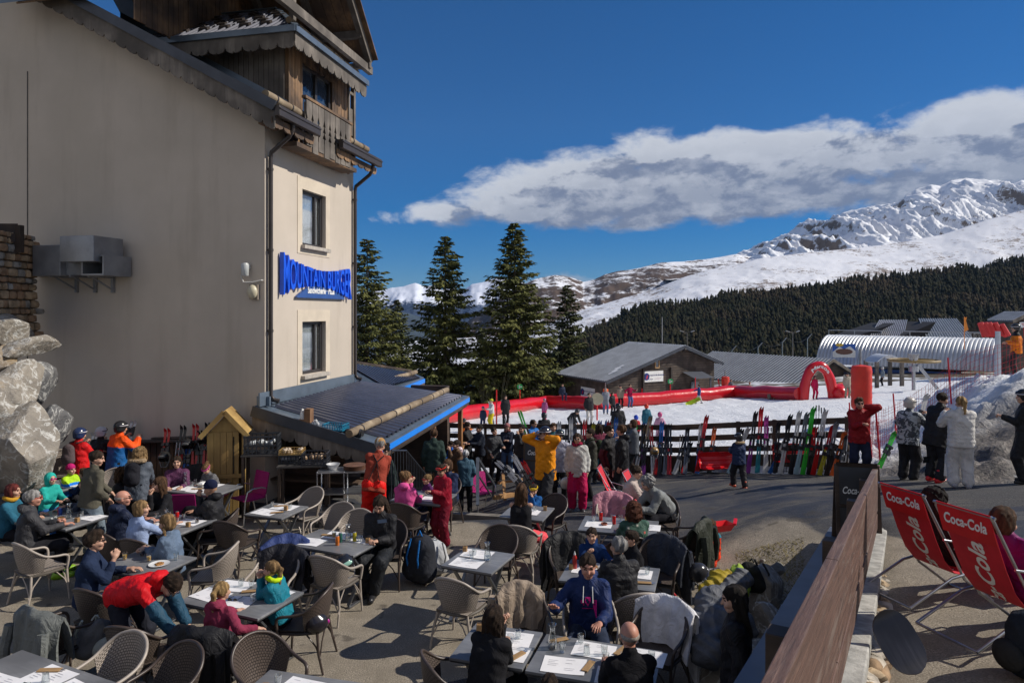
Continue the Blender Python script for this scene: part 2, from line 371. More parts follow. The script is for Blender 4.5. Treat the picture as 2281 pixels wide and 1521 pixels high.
# ================================================================ GROUND
def asphalt(t,b,tc):
    v=tc.outputs['Object']; s=t.node('ShaderNodeSeparateXYZ'); t.l.new(v,s.inputs[0]); X,Y,Z=s.outputs
    fine=t.noise(v,60,4,.75); grit=t.noise(v,190,2,.6); big=t.noise(v,.55,5,.6,.4); mid=t.noise(v,3.2,5,.65)
    pale=t.mix(t.sstep(fine,.32,.68),(.115,.097,.072),(.46,.40,.32)); pale=t.mix(t.sstep(mid,.3,.75),pale,(.22,.188,.145),'MIX')
    pale=t.mix(t.m('MULTIPLY',t.sstep(grit,.58,.75),.6),pale,(.54,.49,.42))
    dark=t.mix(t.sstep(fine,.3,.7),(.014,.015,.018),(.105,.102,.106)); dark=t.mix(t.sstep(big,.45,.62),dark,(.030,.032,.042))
    # worn pale terrace near, dark wet tarmac and painted-in shadow from the drive outwards
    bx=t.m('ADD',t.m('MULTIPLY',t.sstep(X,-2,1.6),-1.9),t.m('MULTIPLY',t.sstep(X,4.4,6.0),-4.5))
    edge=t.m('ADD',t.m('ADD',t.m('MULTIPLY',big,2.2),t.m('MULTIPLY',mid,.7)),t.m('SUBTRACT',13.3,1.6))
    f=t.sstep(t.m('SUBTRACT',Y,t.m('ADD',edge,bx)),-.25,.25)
    nearc=t.m('MULTIPLY',t.sstep(X,2.5,3.6),t.m('SUBTRACT',1,t.sstep(Y,6.4,8.2)))     # beside the deck chairs the tarmac is paler
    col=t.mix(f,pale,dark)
    st=t.m('MULTIPLY',t.sstep(t.noise(t.mapping(v,scale=(.35,2.4,1)),1.2,6,.7,.6),.50,.62),f)  # streaks of sunlight between the shadows, painted paler into the tarmac
    col=t.mix(t.m('MULTIPLY',st,.7),col,t.mix(t.sstep(fine,.35,.65),(.07,.062,.052),(.20,.178,.145)))
    spots=t.sstep(t.noise(v,2.1,2,.5),.66,.70); col=t.mix(t.m('MULTIPLY',spots,.6),col,(.05,.042,.034))
    far=t.sstep(t.m('ADD',Y,t.m('MULTIPLY',mid,6)),62,68); sn_=t.sstep(t.noise(v,.09,5,.6),.5,.56); col=t.mix(far,col,t.mix(sn_,t.mix(t.sstep(mid,.4,.6),(.055,.045,.028),(.10,.078,.05)),(.62,.65,.70)))
    wx=t.m('SUBTRACT',X,-1.0); wy=t.m('SUBTRACT',Y,6.6); wr=t.m('SQRT',t.m('ADD',t.m('MULTIPLY',wx,wx),t.m('MULTIPLY',wy,wy)))
    wet=t.m('SUBTRACT',1.0,t.sstep(t.m('ADD',wr,t.m('MULTIPLY',big,.7)),1.05,1.2)); col=t.mix(t.m('MULTIPLY',wet,.55),col,(.045,.036,.028))
    t.l.new(col,b.inputs['Base Color'])
    rg=t.m('MULTIPLY_ADD',t.m('MULTIPLY',f,t.sstep(big,.42,.6)),-.35,.9); t.l.new(rg,b.inputs['Roughness']); b.inputs['Specular IOR Level'].default_value=.4
    bumpin(t,b,t.m('ADD',fine,t.m('MULTIPLY',mid,1.2)),.9,.014)
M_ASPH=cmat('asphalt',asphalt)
def gridsheet(name,xs,ys,zf,m,label=None,kind='structure',smooth=True):
    XX,YY=np.meshgrid(xs,ys); ZZ=zf(XX,YY); V=np.stack([XX,YY,ZZ],-1).reshape(-1,3); nx=len(xs);ny=len(ys)
    i=np.arange(nx-1);j=np.arange(ny-1); a=(j[:,None]*nx+i[None,:]).ravel(); F=np.stack([a,a+1,a+nx+1,a+nx],1)
    o=link(name,mkmesh(name,V,F,m,smooth=180 if smooth else None)); return tag(o,label,kind=kind)
def nonuni(a,b,c,d,s1,s2): # fine in [a,b], geometric growth to c (below) and d (above)
    xs=list(np.arange(a,b,s1)); st=s1; x=b
    while x<d: xs.append(x); st=min(st*1.12,s2); x+=st
    xs.append(d); st=s1; x=a
    while x>c: st=min(st*1.12,s2); x-=st; xs.insert(0,max(x,c))
    return np.array(sorted(set(xs)))
SNOWED=lambda X: np.where(X<5.3,22.6-(X+2.1)*.47+.15,19.3-(X-5.3)*1.38)   # fence line
def ground_z(X,D):
    z=G(X,D); gr=fbm(X*1.3,D*1.3,0,4)-.5
    # drop towards the valley behind the trees, far left
    drop=nS((D-60)/60)*nS((18-X)/26)*26
    drop2=nS((D-92)/170)*44*(1-nS((X-55-(D-92)*.35)/50))
    return z+gr*.03*nS((D-12)/2)-drop-drop2
xs=nonuni(-9,16,-420,700,.28,26); ys=nonuni(1,30,-30,420,.28,20)
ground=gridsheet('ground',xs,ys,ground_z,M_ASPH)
# cliff-free step at the wall is hidden by the wall itself
def snowmat(t,b,tc):
    v=tc.outputs['Object']; n=t.noise(v,1.6,6,.65,.3); f=t.noise(v,9,5,.7); s=t.node('ShaderNodeSeparateXYZ'); t.l.new(v,s.inputs[0]); X,Y,Z=s.outputs
    geo=t.node('ShaderNodeNewGeometry'); sn=t.node('ShaderNodeSeparateXYZ'); t.l.new(geo.outputs['Normal'],sn.inputs[0])
    white=t.mix(t.sstep(f,.3,.7),(.70,.73,.78),(.88,.89,.92))
    # grey trodden slush and bare earth on the steep cut face of the bank
    near=t.m('MULTIPLY',t.sstep(X,7.2,8.6),t.m('SUBTRACT',1,t.sstep(t.m('ADD',Y,t.m('MULTIPLY',n,3)),17.0,20.0)))
    dirt=t.m('MULTIPLY',near,t.sstep(t.m('ADD',n,t.m('MULTIPLY',f,.35)),.40,.56))
    col=t.mix(t.m('MULTIPLY',dirt,.95),white,t.mix(t.sstep(f,.35,.65),(.035,.028,.023),(.15,.12,.095)))
    col=t.mix(t.m('MULTIPLY',t.sstep(f,.58,.72),t.m('MULTIPLY',near,.7)),col,(.5,.44,.40))
    edge=t.sstep(t.noise(v,3.5,4,.7),.60,.66)
    col=t.mix(t.m('MULTIPLY',edge,.10),col,(.34,.31,.27)); t.l.new(col,b.inputs['Base Color'])
    b.inputs['Roughness'].default_value=.65; b.inputs['Subsurface Weight'].default_value=0
    bumpin(t,b,t.m('ADD',t.m('MULTIPLY',n,1.5),f),.9,.09)
M_SNOW=cmat('trodden snow',snowmat)
def snow_z(X,D):
    e=D-SNOWED(X); e=np.minimum(e,(64-D)*.7); e=np.minimum(e,(X+13+.0*D)*.8)
    ir=(fbm(X*.9,D*.9,3,4)-.5)*1.3
    z=ground_z(X,D)+.16*nS((e+ir*.5)/.8)-.12*(e+ir*.5<0)*1.0
    bump=(fbm(X*3.1,D*3.1,5,4)-.5)*.13+(fbm(X*.7,D*.7,9,3)-.5)*.2
    near=nS((X-8.0)/1.5)*nS((30-D)/4)*nS((D-12.4)/1.0)
    lump=(fbm(X*2.3,D*2.3,2,5,.6)-.42)*.85
    return np.where(near>0,np.maximum(z,ground_z(X,D)-.05+near*(.22+lump)),z)+bump*nS(e/2)
snow=gridsheet('snow_field',nonuni(-3,17,-16,60,.17,.9),nonuni(12.2,24,12.0,70,.14,.7),snow_z,M_SNOW)
# low snow and scrub beyond the car park
# ================================================================ HILLS
def hillmat(name,snowc,rock,rock2,th,k,detail=6,scale=.004,zb=None,slope=.55):
    def fn(t,b,tc):
        v=tc.outputs['Object']; geo=t.node('ShaderNodeNewGeometry'); sn=t.node('ShaderNodeSeparateXYZ'); t.l.new(geo.outputs['Normal'],sn.inputs[0])
        n=t.noise(v,scale,8,.65); n2=t.noise(v,scale*9,6,.7); n3=t.noise(t.mapping(v,scale=(1,1,3)),scale*30,5,.7)
        base=t.m('ADD',t.m('MULTIPLY',n,.6),t.m('ADD',t.m('MULTIPLY',n2,.5),t.m('MULTIPLY',n3,.35)))
        val=t.m('ADD',base,t.m('MULTIPLY',t.m('SUBTRACT',slope,sn.outputs[2]),k))
        if zb:
            s=t.node('ShaderNodeSeparateXYZ'); t.l.new(v,s.inputs[0]); val=t.m('ADD',val,t.m('MULTIPLY',t.m('SUBTRACT',1,t.sstep(s.outputs[2],zb[0],zb[1])),zb[2]))
        r=t.mix(t.sstep(n2,.3,.7),rock,rock2)
        col=t.mix(t.sstep(val,th,th+.09),snowc,r); t.l.new(col,b.inputs['Base Color']); b.inputs['Roughness'].default_value=.8; b.inputs['Specular IOR Level'].default_value=.15
        bumpin(t,b,t.m('ADD',n2,t.m('MULTIPLY',n3,.6)),.6,.03/scale*.01)
    return cmat(name,fn)
def ridge(name,D0,D1,sil,zbase,m,rough,ncol=260,nrow=90,seed=0,x0=600,x1=2500,prof=1.0,back=.25,scale=1.0,crest=None,flut=0):
    """A hill: crest line at distance D0..D1 (left..right) falling towards the viewer to zbase, with a far side too."""
    px=np.array([p[0] for p in sil],float); py=np.array([p[1] for p in sil],float)
    u=np.linspace(x0,x1,ncol); yy=np.interp(u,px,py); Dc=D0+(D1-D0)*(u-x0)/(x1-x0)
    tanx=(u-CX)/FPX; zc=CAMZ+(HY-yy)*Dc/FPX
    rows=[]
    for j in range(nrow+1):
        v=j/nrow
        if v<=1-.18: q=v/(1-.18); D=Dc*(1-(1-q)*prof); h=q
        else: q=(v-.82)/.18; D=Dc*(1+q*back); h=1-q*.8
        z=zbase+(zc-zbase)*(h**1.15 if h<1 else 1)
        X=tanx*D if v<=.82 else tanx*Dc+tanx*(D-Dc)
        L=scale*Dc.mean()*.05
        n=fbm(X/L+seed,D/L*1.0,seed*1.7,7,.52,ridge=True)-.62
        if flut: n=n*.6+flut*(fbm(X/(L*.35)+seed*2,D/(L*2.4),seed,5,.5,ridge=True)-.6)
        amp=nS((u-x0)/320+(0 if x0>1400 else 1))*rough*Dc.mean()*(math.sin(math.pi*min(1,h))**.8 if h<1 else 0)
        fine=(fbm(X/L*6,D/L*6,seed+3,4)-.5)*rough*Dc.mean()*.12*(.5+h*.2)
        rows.append(np.stack([X,D,z+n*amp+fine],-1))
    V=np.array(rows).reshape(-1,3); nc=ncol
    a=(np.arange(nrow)[:,None]*nc+np.arange(nc-1)[None,:]).ravel(); F=np.stack([a,a+1,a+nc+1,a+nc],1)
    o=link(name,mkmesh(name,V,F,m,smooth=180)); tag(o,kind='structure'); return o,np.array(rows)
m_peak=hillmat('alpine snow and rock',(.86,.88,.93),(.10,.075,.055),(.22,.16,.11),.84,.75,scale=.0016,slope=.72)
m_slope=hillmat('thin snow over grass',(.78,.80,.86),(.13,.10,.085),(.24,.19,.16),.625,.30,scale=.008)
m_brown=hillmat('brown moor with snow gullies',(.84,.86,.92),(.060,.042,.034),(.115,.080,.060),.60,.5,scale=.0016,zb=(150,330,.16))
m_far=hillmat('far snowy range',(.80,.84,.95),(.035,.055,.11),(.06,.08,.13),.80,.35,scale=.0009,zb=(-150,330,.55))
ridge('far_mountains',9500,9500,[(400,665),(790,652),(850,646),(875,640),(900,636),(925,629),(945,637),(965,634),(985,644),(1010,641),(1030,646),(1050,632),(1075,627),(1095,622),(1115,615),(1135,622),(1190,632),(1300,634),(1420,630),(2500,640)],-900,m_far,.030,420,70,seed=3,x0=300,x1=1750,prof=.55,scale=.7)
ridge('valley_hills',6500,6500,[(300,700),(780,676),(880,690),(960,712),(1040,720),(1110,690),(1180,690),(1400,720)],-1000,mat('wooded valley side',(.030,.045,.055),.9,.35,.004,0,second=(.014,.022,.03)),.02,240,50,seed=8,x0=300,x1=1500,prof=.5)
ridge('brown_hills',2600,3300,[(900,790),(1010,742),(1060,700),(1105,668),(1150,640),(1190,622),(1235,612),(1268,617),(1300,628),(1325,622),(1345,612),(1375,604),(1425,597),(1470,585),(1520,582),(1580,576),(1640,566),(1680,573),(1760,580),(2400,600)],-160,m_brown,.020,420,110,seed=21,x0=860,x1=2000,prof=.5,scale=.9)
ridge('snow_peaks',4200,4200,[(1500,620),(1600,590),(1640,574),(1690,551),(1740,530),(1790,506),(1815,492),(1835,490),(1850,493),(1880,474),(1920,462),(1960,461),(2005,451),(2018,434),(2040,420),(2075,412),(2095,416),(2120,401),(2150,398),(2195,402),(2238,403),(2252,411),(2275,400),(2330,402),(2500,430)],120,m_peak,.085,520,220,seed=5,x0=1480,x1=2600,prof=.42,scale=2.2,flut=.8)
ridge('snow_slope',1350,1900,[(900,840),(980,812),(1060,790),(1150,752),(1210,727),(1255,705),(1300,690),(1380,666),(1455,645),(1520,618),(1580,600),(1640,589),(1700,574),(1800,562),(1900,553),(2000,541),(2100,522),(2200,489),(2281,467),(2500,400)],-60,m_slope,.010,420,110,seed=2,x0=860,x1=2600,prof=.45,scale=.8)
forest_hill,FR=ridge('forest_hill',820,1150,[(900,880),(1100,830),(1230,790),(1275,752),(1330,722),(1400,702),(1500,678),(1600,662),(1700,648),(1800,636),(1900,627),(2000,621),(2100,609),(2200,594),(2281,585),(2500,560)],-70,mat('forest floor',(.035,.028,.02),.95,.4,.05,0,second=(.015,.014,.012)),.010,240,60,seed=9,x0=860,x1=2700,prof=.60)
def forest():
    rs=np.random.RandomState(4); rows=FR[:int(.82*61)+1]; V=[];F=[];b=0; out=[]
    nrow,nc=rows.shape[0],rows.shape[1]
    N=27000; jj=rs.rand(N)**.75*(nrow-1); ii=rs.rand(N)*(nc-1)
    j0=np.minimum(jj.astype(int),nrow-2);i0=np.minimum(ii.astype(int),nc-2); fj=(jj-j0)[:,None];fi=(ii-i0)[:,None]
    P=(rows[j0,i0]*(1-fi)+rows[j0,i0+1]*fi)*(1-fj)+(rows[j0+1,i0]*(1-fi)+rows[j0+1,i0+1]*fi)*fj
    uu=ii/(nc-1); cl=fbm(P[:,0]/60,P[:,1]/60,1,3)
    top=(jj>(nrow-1)*.93)
    keep=~(top&(cl<.47)); keep&=~((uu<.28)&(jj>(nrow-1)*.9)&(cl<.55))
    P=P[keep]; cl=cl[keep]; N=len(P); H=(5+10*rs.rand(N)**1.5)*(.7+.7*cl); bare=(rs.rand(N)<.22)
    K=5; tiers=3; ang=np.arange(K)/K*2*math.pi
    for t in range(tiers):
        z0=.06+t*.27; z1=min(1.0,z0+.46); r=.24*(1-t*.26)
        r=np.where(bare,.26*(1-abs(t-1.2)*.25),r)
        ph=rs.rand(N)*6.28; rr=r[:,None]*H[:,None]*(.65+.7*rs.rand(N,K))
        ring=np.stack([P[:,0,None]+np.cos(ang+ph[:,None])*rr,P[:,1,None]+np.sin(ang+ph[:,None])*rr,P[:,2,None]+H[:,None]*(z0+.08*rs.rand(N,K))],-1)
        tz=np.where(bare,z0+.33,z1)
        tip=np.stack([P[:,0]+.02*H*rs.randn(N),P[:,1],P[:,2]+H*tz],-1)[:,None,:]
        vv=np.concatenate([ring,tip],1).reshape(-1,3); V.append(vv)
        base=b+np.arange(N)[:,None]*(K+1)
        for k in range(K): F.append(np.stack([base[:,0]+k,base[:,0]+(k+1)%K,base[:,0]+K],1))
        b+=N*(K+1)
    V=np.concatenate(V);F=np.concatenate(F)
    def fm(t,bb,tc):
        v=tc.outputs['Object']; n=t.noise(v,.09,2,.5); n2=t.noise(v,.012,4,.6); n3=t.noise(v,.6,2,.6)
        c=t.mix(t.sstep(n,.35,.65),(.013,.017,.011),(.046,.042,.024)); c=t.mix(t.m('MULTIPLY',t.sstep(n2,.5,.68),.75),c,(.092,.064,.044)); c=t.mix(t.sstep(n3,.3,.8),c,(.012,.016,.010))
        t.l.new(c,bb.inputs['Base Color']); bb.inputs['Roughness'].default_value=.95; bb.inputs['Specular IOR Level'].default_value=.05
    o=link('forest',mkmesh('forest',V,F,cmat('forest crowns',fm))); tag(o,kind='stuff',label='dark conifer forest covering the hillside behind the chalets')
forest()
# bare brown thicket at the foot of the forest on the right and scrub behind the trees on the left
def thicket(name,label,boxes,n,hh,col,seed):
    rs=np.random.RandomState(seed); V=[];F=[]
    for (xa,xb,Da,Db) in boxes:
        px=xa+(xb-xa)*rs.rand(n); D=Da+(Db-Da)*rs.rand(n); X=(px-CX)*D/FPX; Z=ground_z(X,D)
        for k in range(n):
            h=hh*(.5+.8*rs.rand())
            for s_ in range(5):
                a=rs.rand()*6.28; r=h*.35*rs.rand(); p=Vector((X[k],D[k],Z[k])); q=p+Vector((math.cos(a)*r,math.sin(a)*r,h*(.6+.4*rs.rand()))); wv=.012*h+.02
                b=len(V); V+=[p+Vector((-wv,0,0)),p+Vector((wv,0,0)),q]; F.append((b,b+1,b+2))
                for tw in range(3):
                    m_=p.lerp(q,.4+.2*tw); e=m_+Vector((rs.randn()*.2,rs.randn()*.2,.25+.2*rs.rand()))*h*.5; b=len(V); V+=[m_,m_+Vector((wv*.8,0,wv)),e]; F.append((b,b+1,b+2))
    o=link(name,mkmesh(name,V,F,mat(name,col,.95,.4,.5,0))); tag(o,kind='stuff',label=label)
thicket('bare_thicket','bare brown thicket below the forest',[(1850,2400,120,260)],900,6,(.075,.056,.040),3)
thicket('dry_scrub','dry scrub on the bank below the spruces',[(780,1300,62,110)],500,3.0,(.06,.055,.03),5)
# ================================================================ SPRUCES
def spruce(h,r,seed,dens=1.0,sparse=0.0,lean=0):
    rs=np.random.RandomState(seed); root=MB(); pts=[(0,0,0),(.1*lean,0,h*.3),(.0,0,h*.65),(0,0,h)]
    root.tube(pts,[h*.014,h*.011,h*.006,h*.001],8)
    V=[];nb=int(h*18*dens); F=[]
    br=[]
    for i in range(nb):
        q=(i+rs.rand())/nb; z=h*(.05+.95*q**1.12); f=1-z/h
        L=r*1.34*(f**.74)*(.6+.5*rs.rand())*(1.0 if rs.rand()>.12 else 1.22)+.12
        if rs.rand()<sparse: L*=.45
        br.append((z,L,rs.rand()*6.283,f))
    quads=[]
    for z,L,a,f in br:
        ca,sa=math.cos(a),math.sin(a); n=int(11+L*16)
        t=rs.rand(n)**.75; dr=-.10-.28*f
        cx=L*t; cz=z+L*(dr*t+.34*t*t*(.5+.5*f))
        side=rs.randn(n)*.24*L*(1.05-t)*.9+rs.randn(n)*.10; ln=(.24+.30*rs.rand(n))*(1+.35*f); wd=.07+.08*rs.rand(n)
        ox=ca*cx-sa*side; oy=sa*cx+ca*side; oz=cz-.10*rs.rand(n)*L*.5
        # twig: long axis outward/down, random
        dx=ca*.7-sa*side*.6+rs.randn(n)*.35; dy=sa*.7+ca*side*.6+rs.randn(n)*.35; dz=-.30-.7*rs.rand(n)*f+.1
        l=np.sqrt(dx*dx+dy*dy+dz*dz); dx/=l;dy/=l;dz/=l
        ux=-dy+rs.randn(n)*.3;uy=dx+rs.randn(n)*.3;uz=rs.randn(n)*.4; l=np.sqrt(ux*ux+uy*uy+uz*uz); ux/=l;uy/=l;uz/=l
        o=np.stack([ox,oy,oz],1); d=np.stack([dx,dy,dz],1)*ln[:,None]; u=np.stack([ux,uy,uz],1)*wd[:,None]
        quads.append(np.stack([o-u*.4,o+d*.5-u,o+d,o+d*.5+u],1))
        root.tube([(0,0,z),(ca*L*.5,sa*L*.5,z+L*(dr*.5+.085*(.5+.5*f))),(ca*L*.9,sa*L*.9,z+L*(dr*.9+.27*(.5+.5*f)))],[.012+.02*f,.014,.004],4)
    Q=np.concatenate(quads); V=Q.reshape(-1,3); F=np.arange(len(V)).reshape(-1,4)
    return root,V,F
m_need=mat('spruce needles',(.125,.125,.038),.85,.45,.8,0,second=(.035,.048,.017),spec=.2)
m_need2=mat('dull spruce needles',(.085,.090,.035),.85,.45,.8,0,second=(.028,.038,.018),spec=.2)
m_bark=mat('grey bark',(.11,.085,.065),.9,.3,5,.3)
def place_spruce(px,D,ytop,rr,seed,label,dens=1.0,sparse=0.,nm=None,zb=None):
    X=X_(px,D); zt=CAMZ+(HY-ytop)*D/FPX; zb_=float(ground_z(X,D)) if zb is None else zb; h=zt-zb_
    tr,V,F=spruce(h,rr,seed,dens,sparse)
    r=empty('spruce_tree',(X,D,zb_),rng.random()*6,label,'tree','spruces behind the bar'); tr.build('trunk',m_bark,r,smooth=60); link('crown',mkmesh('crown',V,F,nm or m_need),r); return r
place_spruce(818,62,532,3.9,1,'tall spruce right beside the burger building wall',1.0,.12)
place_spruce(992,66,526,4.0,2,'dense spruce second to the right of the building, above the bar roof',1.25)
place_spruce(1146,66,497,4.1,3,'tallest and broadest spruce, just left of the ski school chalet',1.45)
place_spruce(1263,76,634,3.4,4,'thin sparse spruce between the tallest spruce and the ski school roof',1.0,.25,m_need2)
place_spruce(880,80,668,4.6,5,'low dark spruce filling the gap between the first two spruces',1.0,.2,m_need2)
place_spruce(1075,92,730,4.8,6,'small dark spruce low between the two big central spruces',1.0,.2,m_need2)
place_spruce(1190,84,762,3.6,8,'small dark spruce low between the tallest spruce and the thin one',.9,.2,m_need2)

# ================================================================ BURGER BUILDING
BC=Vector((-5.18,14.3,0)); BU=Vector((.218,.976,0)); BV=Vector((-.976,.218,0))
BROT=math.atan2(BU.y,BU.x)     # local x = along facade (a), local y = away to the left (b)
def stucco(t,b,tc):
    v=tc.outputs['Object']; n=t.noise(v,.5,5,.6); f=t.noise(v,26,4,.7); s=t.noise(t.mapping(v,scale=(1.2,1.2,.16)),1.6,5,.6)
    col=t.mix(t.sstep(n,.3,.7),(.50,.44,.37),(.57,.50,.425)); col=t.mix(t.m('MULTIPLY',t.sstep(s,.50,.72),.28),col,(.33,.28,.22))
    t.l.new(col,b.inputs['Base Color']); b.inputs['Roughness'].default_value=.95; b.inputs['Specular IOR Level'].default_value=.15; bumpin(t,b,f,.22,.006)
M_STUC=cmat('beige render',stucco); M_STUCG=cmat('beige render side',stucco)
M_SURR=mat('pale render band',(.60,.52,.415),.9,.06,2,.15,30)
M_CLAD=woodm('weathered cladding',(.42,.24,.11),(.085,.055,.038),(9,9,.5),.75,1.4)
M_GREYW=woodm('grey weathered wood',(.30,.26,.22),(.10,.085,.072),(5,5,.7),.8,1.6)
M_DARKW=woodm('dark brown timber',(.15,.095,.062),(.045,.030,.022),(1,1,7),.7,2)
M_ZINC=mat('blue grey zinc',(.135,.175,.225),.38,.14,1.6,.05,20,metal=.35)
M_DZINC=mat('dark zinc',(.055,.062,.078),.42,.15,2,.05,20,metal=.3)
M_BROWNM=mat('brown gutter metal',(.055,.045,.042),.4,.12,3,0,metal=.3)
M_LOG=woodm('pale log',(.52,.42,.29),(.22,.16,.10),(1,1,1),.8,5)
M_GLASSD=mat('dark window glass',(.035,.05,.075),.06,.1,1,0,spec=1.0)
M_CURT=mat('white curtain',(.66,.69,.73),.8,.12,3,.7,14,stretch=(18,18,.4))
M_FRAME=mat('dark window frame',(.035,.03,.03),.45,.1,3,0)
bld=empty('burger_building',BC,BROT,'tall beige chalet building with timber dormer and brown downpipes, a burger restaurant','building')
def B(a,b,z): return (a,b,z)
ZE=8.13; SL=.546
def wallgrid(mb,poly_fn): pass
# gable wall (plane a=0, faces the viewer) up to the sloping roof; subdivided polygon
mb=MB()
zr=lambda b: 8.13+(b+.55)*SL-.28
mb.prism([(0,0,-.6),(0,16,-.6),(0,16,zr(8.3)-(16-8.3)*SL),(0,8.3,zr(8.3)),(0,.0,zr(0))],(-.001,0,0)) if False else None
mb.prism([(0,.02,-.6),(0,17,-.6),(0,17,9),(0,8.5,zr(8.5)),(0,.02,zr(.02))],(.3,0,0)); gw=mb.build('gable_wall',M_STUCG,bld)
mb=MB(); mb.box((-.006,6.05,5),(.012,.02,9)); mb.build('expansion_joint',mat('dark joint',(.10,.09,.08)),bld)
# facade (plane b=0) with two real window openings
W0,W1=1.50,2.62; wins=[(2.72,4.22,'low'),(5.55,7.05,'high')]
ops=[]
def zpx(py,D): return CAMZ+(HY-py)*D/FPX
ops=[(zpx(832,16.2),zpx(716,16.2)),(zpx(549,16.2),zpx(428,16.2))]
mb=MB()
TH=.32
def fbox(a0,a1,z0,z1): mb.box(((a0+a1)/2,TH/2,(z0+z1)/2),(a1-a0,TH,z1-z0))
zt=8.4
fbox(.30,W0,-1.5,zt); fbox(W1,4.17,-1.5,zt)
zz=[-1.5]+[q for o in ops for q in o]+[zt]
for k in range(0,len(zz),2): fbox(W0,W1,zz[k],zz[k+1])
mb.box((.149,.16,3.45),(.302,.321,9.9)); fw=mb.build('facade_wall',M_STUC,bld)
mb=MB(); mb.box((3.9,8,3.5),(.5,15.3,9.6)); mb.build('rear_wall',M_STUC,bld)
for i,(z0,z1) in enumerate(ops):
    mb=MB(); bd=.21; th=.012
    for (a0,a1,c0,c1) in ((W0-bd,W0,z0-bd,z1+bd+.06),(W1,W1+bd,z0-bd,z1+bd+.06),(W0,W1,z1,z1+bd+.06),(W0,W1,z0-bd,z0-.10)): mb.box(((a0+a1)/2,-th/2,(c0+c1)/2),(a1-a0,th,c1-c0))
    wb=mb.build('window_surround',M_SURR,bld)
    mb=MB(); mb.box(((W0+W1)/2,-.045,z0-.05),(W1-W0+.14,.15,.085)); mb.build('window_sill',mat('grey sill',(.42,.38,.33)),bld,bevel=.008)
    mb=MB(); a0,a1=W0,W1; fr=.07; y=.13
    for (p,q) in (((a0,z0),(a0+fr,z1)),((a1-fr,z0),(a1,z1)),((a0+fr,z0),(a1-fr,z0+fr)),((a0+fr,z1-fr),(a1-fr,z1)),((a1-.36,z0+fr),(a1-.30,z1-fr))):
        mb.box(((p[0]+q[0])/2,y,(p[1]+q[1])/2),(q[0]-p[0],.07,q[1]-p[1]))
    wf=mb.build('window',M_FRAME,bld,bevel=.006)
    def cur(u,v,z0=z0,z1=z1): a=W0+.08+u*(W1-W0-.16); return (a,.185+.012*math.sin(a*85+math.sin(v*5)*.8),z0+.08+v*(z1-z0-.16))
    mb=MB(); mb.grid(cur,60,8); mb.build('curtain',M_CURT,wf,smooth=60)
    mb=MB(); mb.box(((W0+W1)/2,.135,(z0+z1)/2),(W1-W0-.2,.006,z1-z0-.14)); mb.build('pane',glassm(),wf)
# main roof: verge over the gable, eaves in two runs left and right of the dormer
def roofpt(b,off=0): return 8.13+(b+.55)*SL+off
mb=MB()
def slab(a0,a1,b0,b1,t=.10,off=0):
    mb.add([(a0,b0,roofpt(b0,off)),(a1,b0,roofpt(b0,off)),(a1,b1,roofpt(b1,off)),(a0,b1,roofpt(b1,off)),(a0,b0,roofpt(b0,off-t)),(a1,b0,roofpt(b0,off-t)),(a1,b1,roofpt(b1,off-t)),(a0,b1,roofpt(b1,off-t))],[(0,1,2,3),(7,6,5,4),(0,4,5,1),(1,5,6,2),(2,6,7,3),(3,7,4,0)])
slab(-.62,.74,-.6,9); slab(.742,1.05,-.6,-.12); slab(2.13,3.58,-.6,-.12); slab(3.582,4.42,-.6,9)
for k in range(2): pass
rf=mb.build('roof',M_DZINC,bld)
mb=MB()   # upstand along the verge
mb.bar((-.64,-.62,roofpt(-.62)+.0),(-.64,9,roofpt(9)+.0),.05,.20); mb.build('verge_flashing',M_DZINC,rf)
mb=MB()
for bb in (.9,2.2,.35,3.6): mb.box((-.5,bb,roofpt(bb)+.05),(.16,.10,.06),(math.atan(SL),0,0))
mb.build('snow_guard',M_ZINC,rf)
def scallop(mb,p0,p1,h,th,n,depth=.09,side=(1,0,0)):
    """fretwork board from p0 to p1 hanging h below, lower edge cut in scallops with notches"""
    p0=Vector(p0);p1=Vector(p1); top=[];low=[]; m=n*12
    for i in range(m+1):
        t=i/m; q=p0.lerp(p1,t); ph=(t*n)%1.0; s=abs(math.sin(math.pi*ph))**.55
        nt_=.35*depth*(1 if 0.46<ph<.54 or ph<.05 or ph>.95 else 0)
        low.append(q-Vector((0,0,h-depth*(1-s)-nt_))); top.append(q)
    for i in range(m):
        mb.prism([top[i],top[i+1],low[i+1],low[i]],Vector(side)*th)
    return mb
mb=MB(); scallop(mb,(-.60,-.60,roofpt(-.60)-.10),(-.60,8.5,roofpt(8.5)-.10),.40,.03,34,.07); mb.build('fretwork_verge_board',M_GREYW,bld)
mb=MB()
for bb in np.arange(-.5,8,.16): pass
mb.add([(-.57,-.6,roofpt(-.6)-.12),(0,-.6,roofpt(-.6)-.12),(0,9,roofpt(9)-.12),(-.57,9,roofpt(9)-.12)],[(0,1,2,3)]); mb.box((-.3,-.28,7.85),(.55,.12,.16)); mb.build('soffit',M_CLAD,bld)
def gutter(a0,a1,name='gutter'):
    z=roofpt(-.6)-.02
    mb=MB(); mb.box(((a0+a1)/2,-.665,z-.10),(a1-a0,.12,.16)); mb.box(((a0+a1)/2,-.64,z+.0),(a1-a0,.16,.06)); mb.box(((a0+a1)/2,-.735,z-.03),(a1-a0,.02,.04)); o=mb.build(name,M_BROWNM,bld,bevel=.01)
    mb=MB(); scallop(mb,(a0,-.56,z-.19),(a1,-.56,z-.19),.20,.03,max(2,int((a1-a0)/.34)),.08,(0,1,0)); mb.build('fretwork_eaves_board',M_CLAD,bld)
gutter(-.62,1.05); gutter(2.13,4.42)
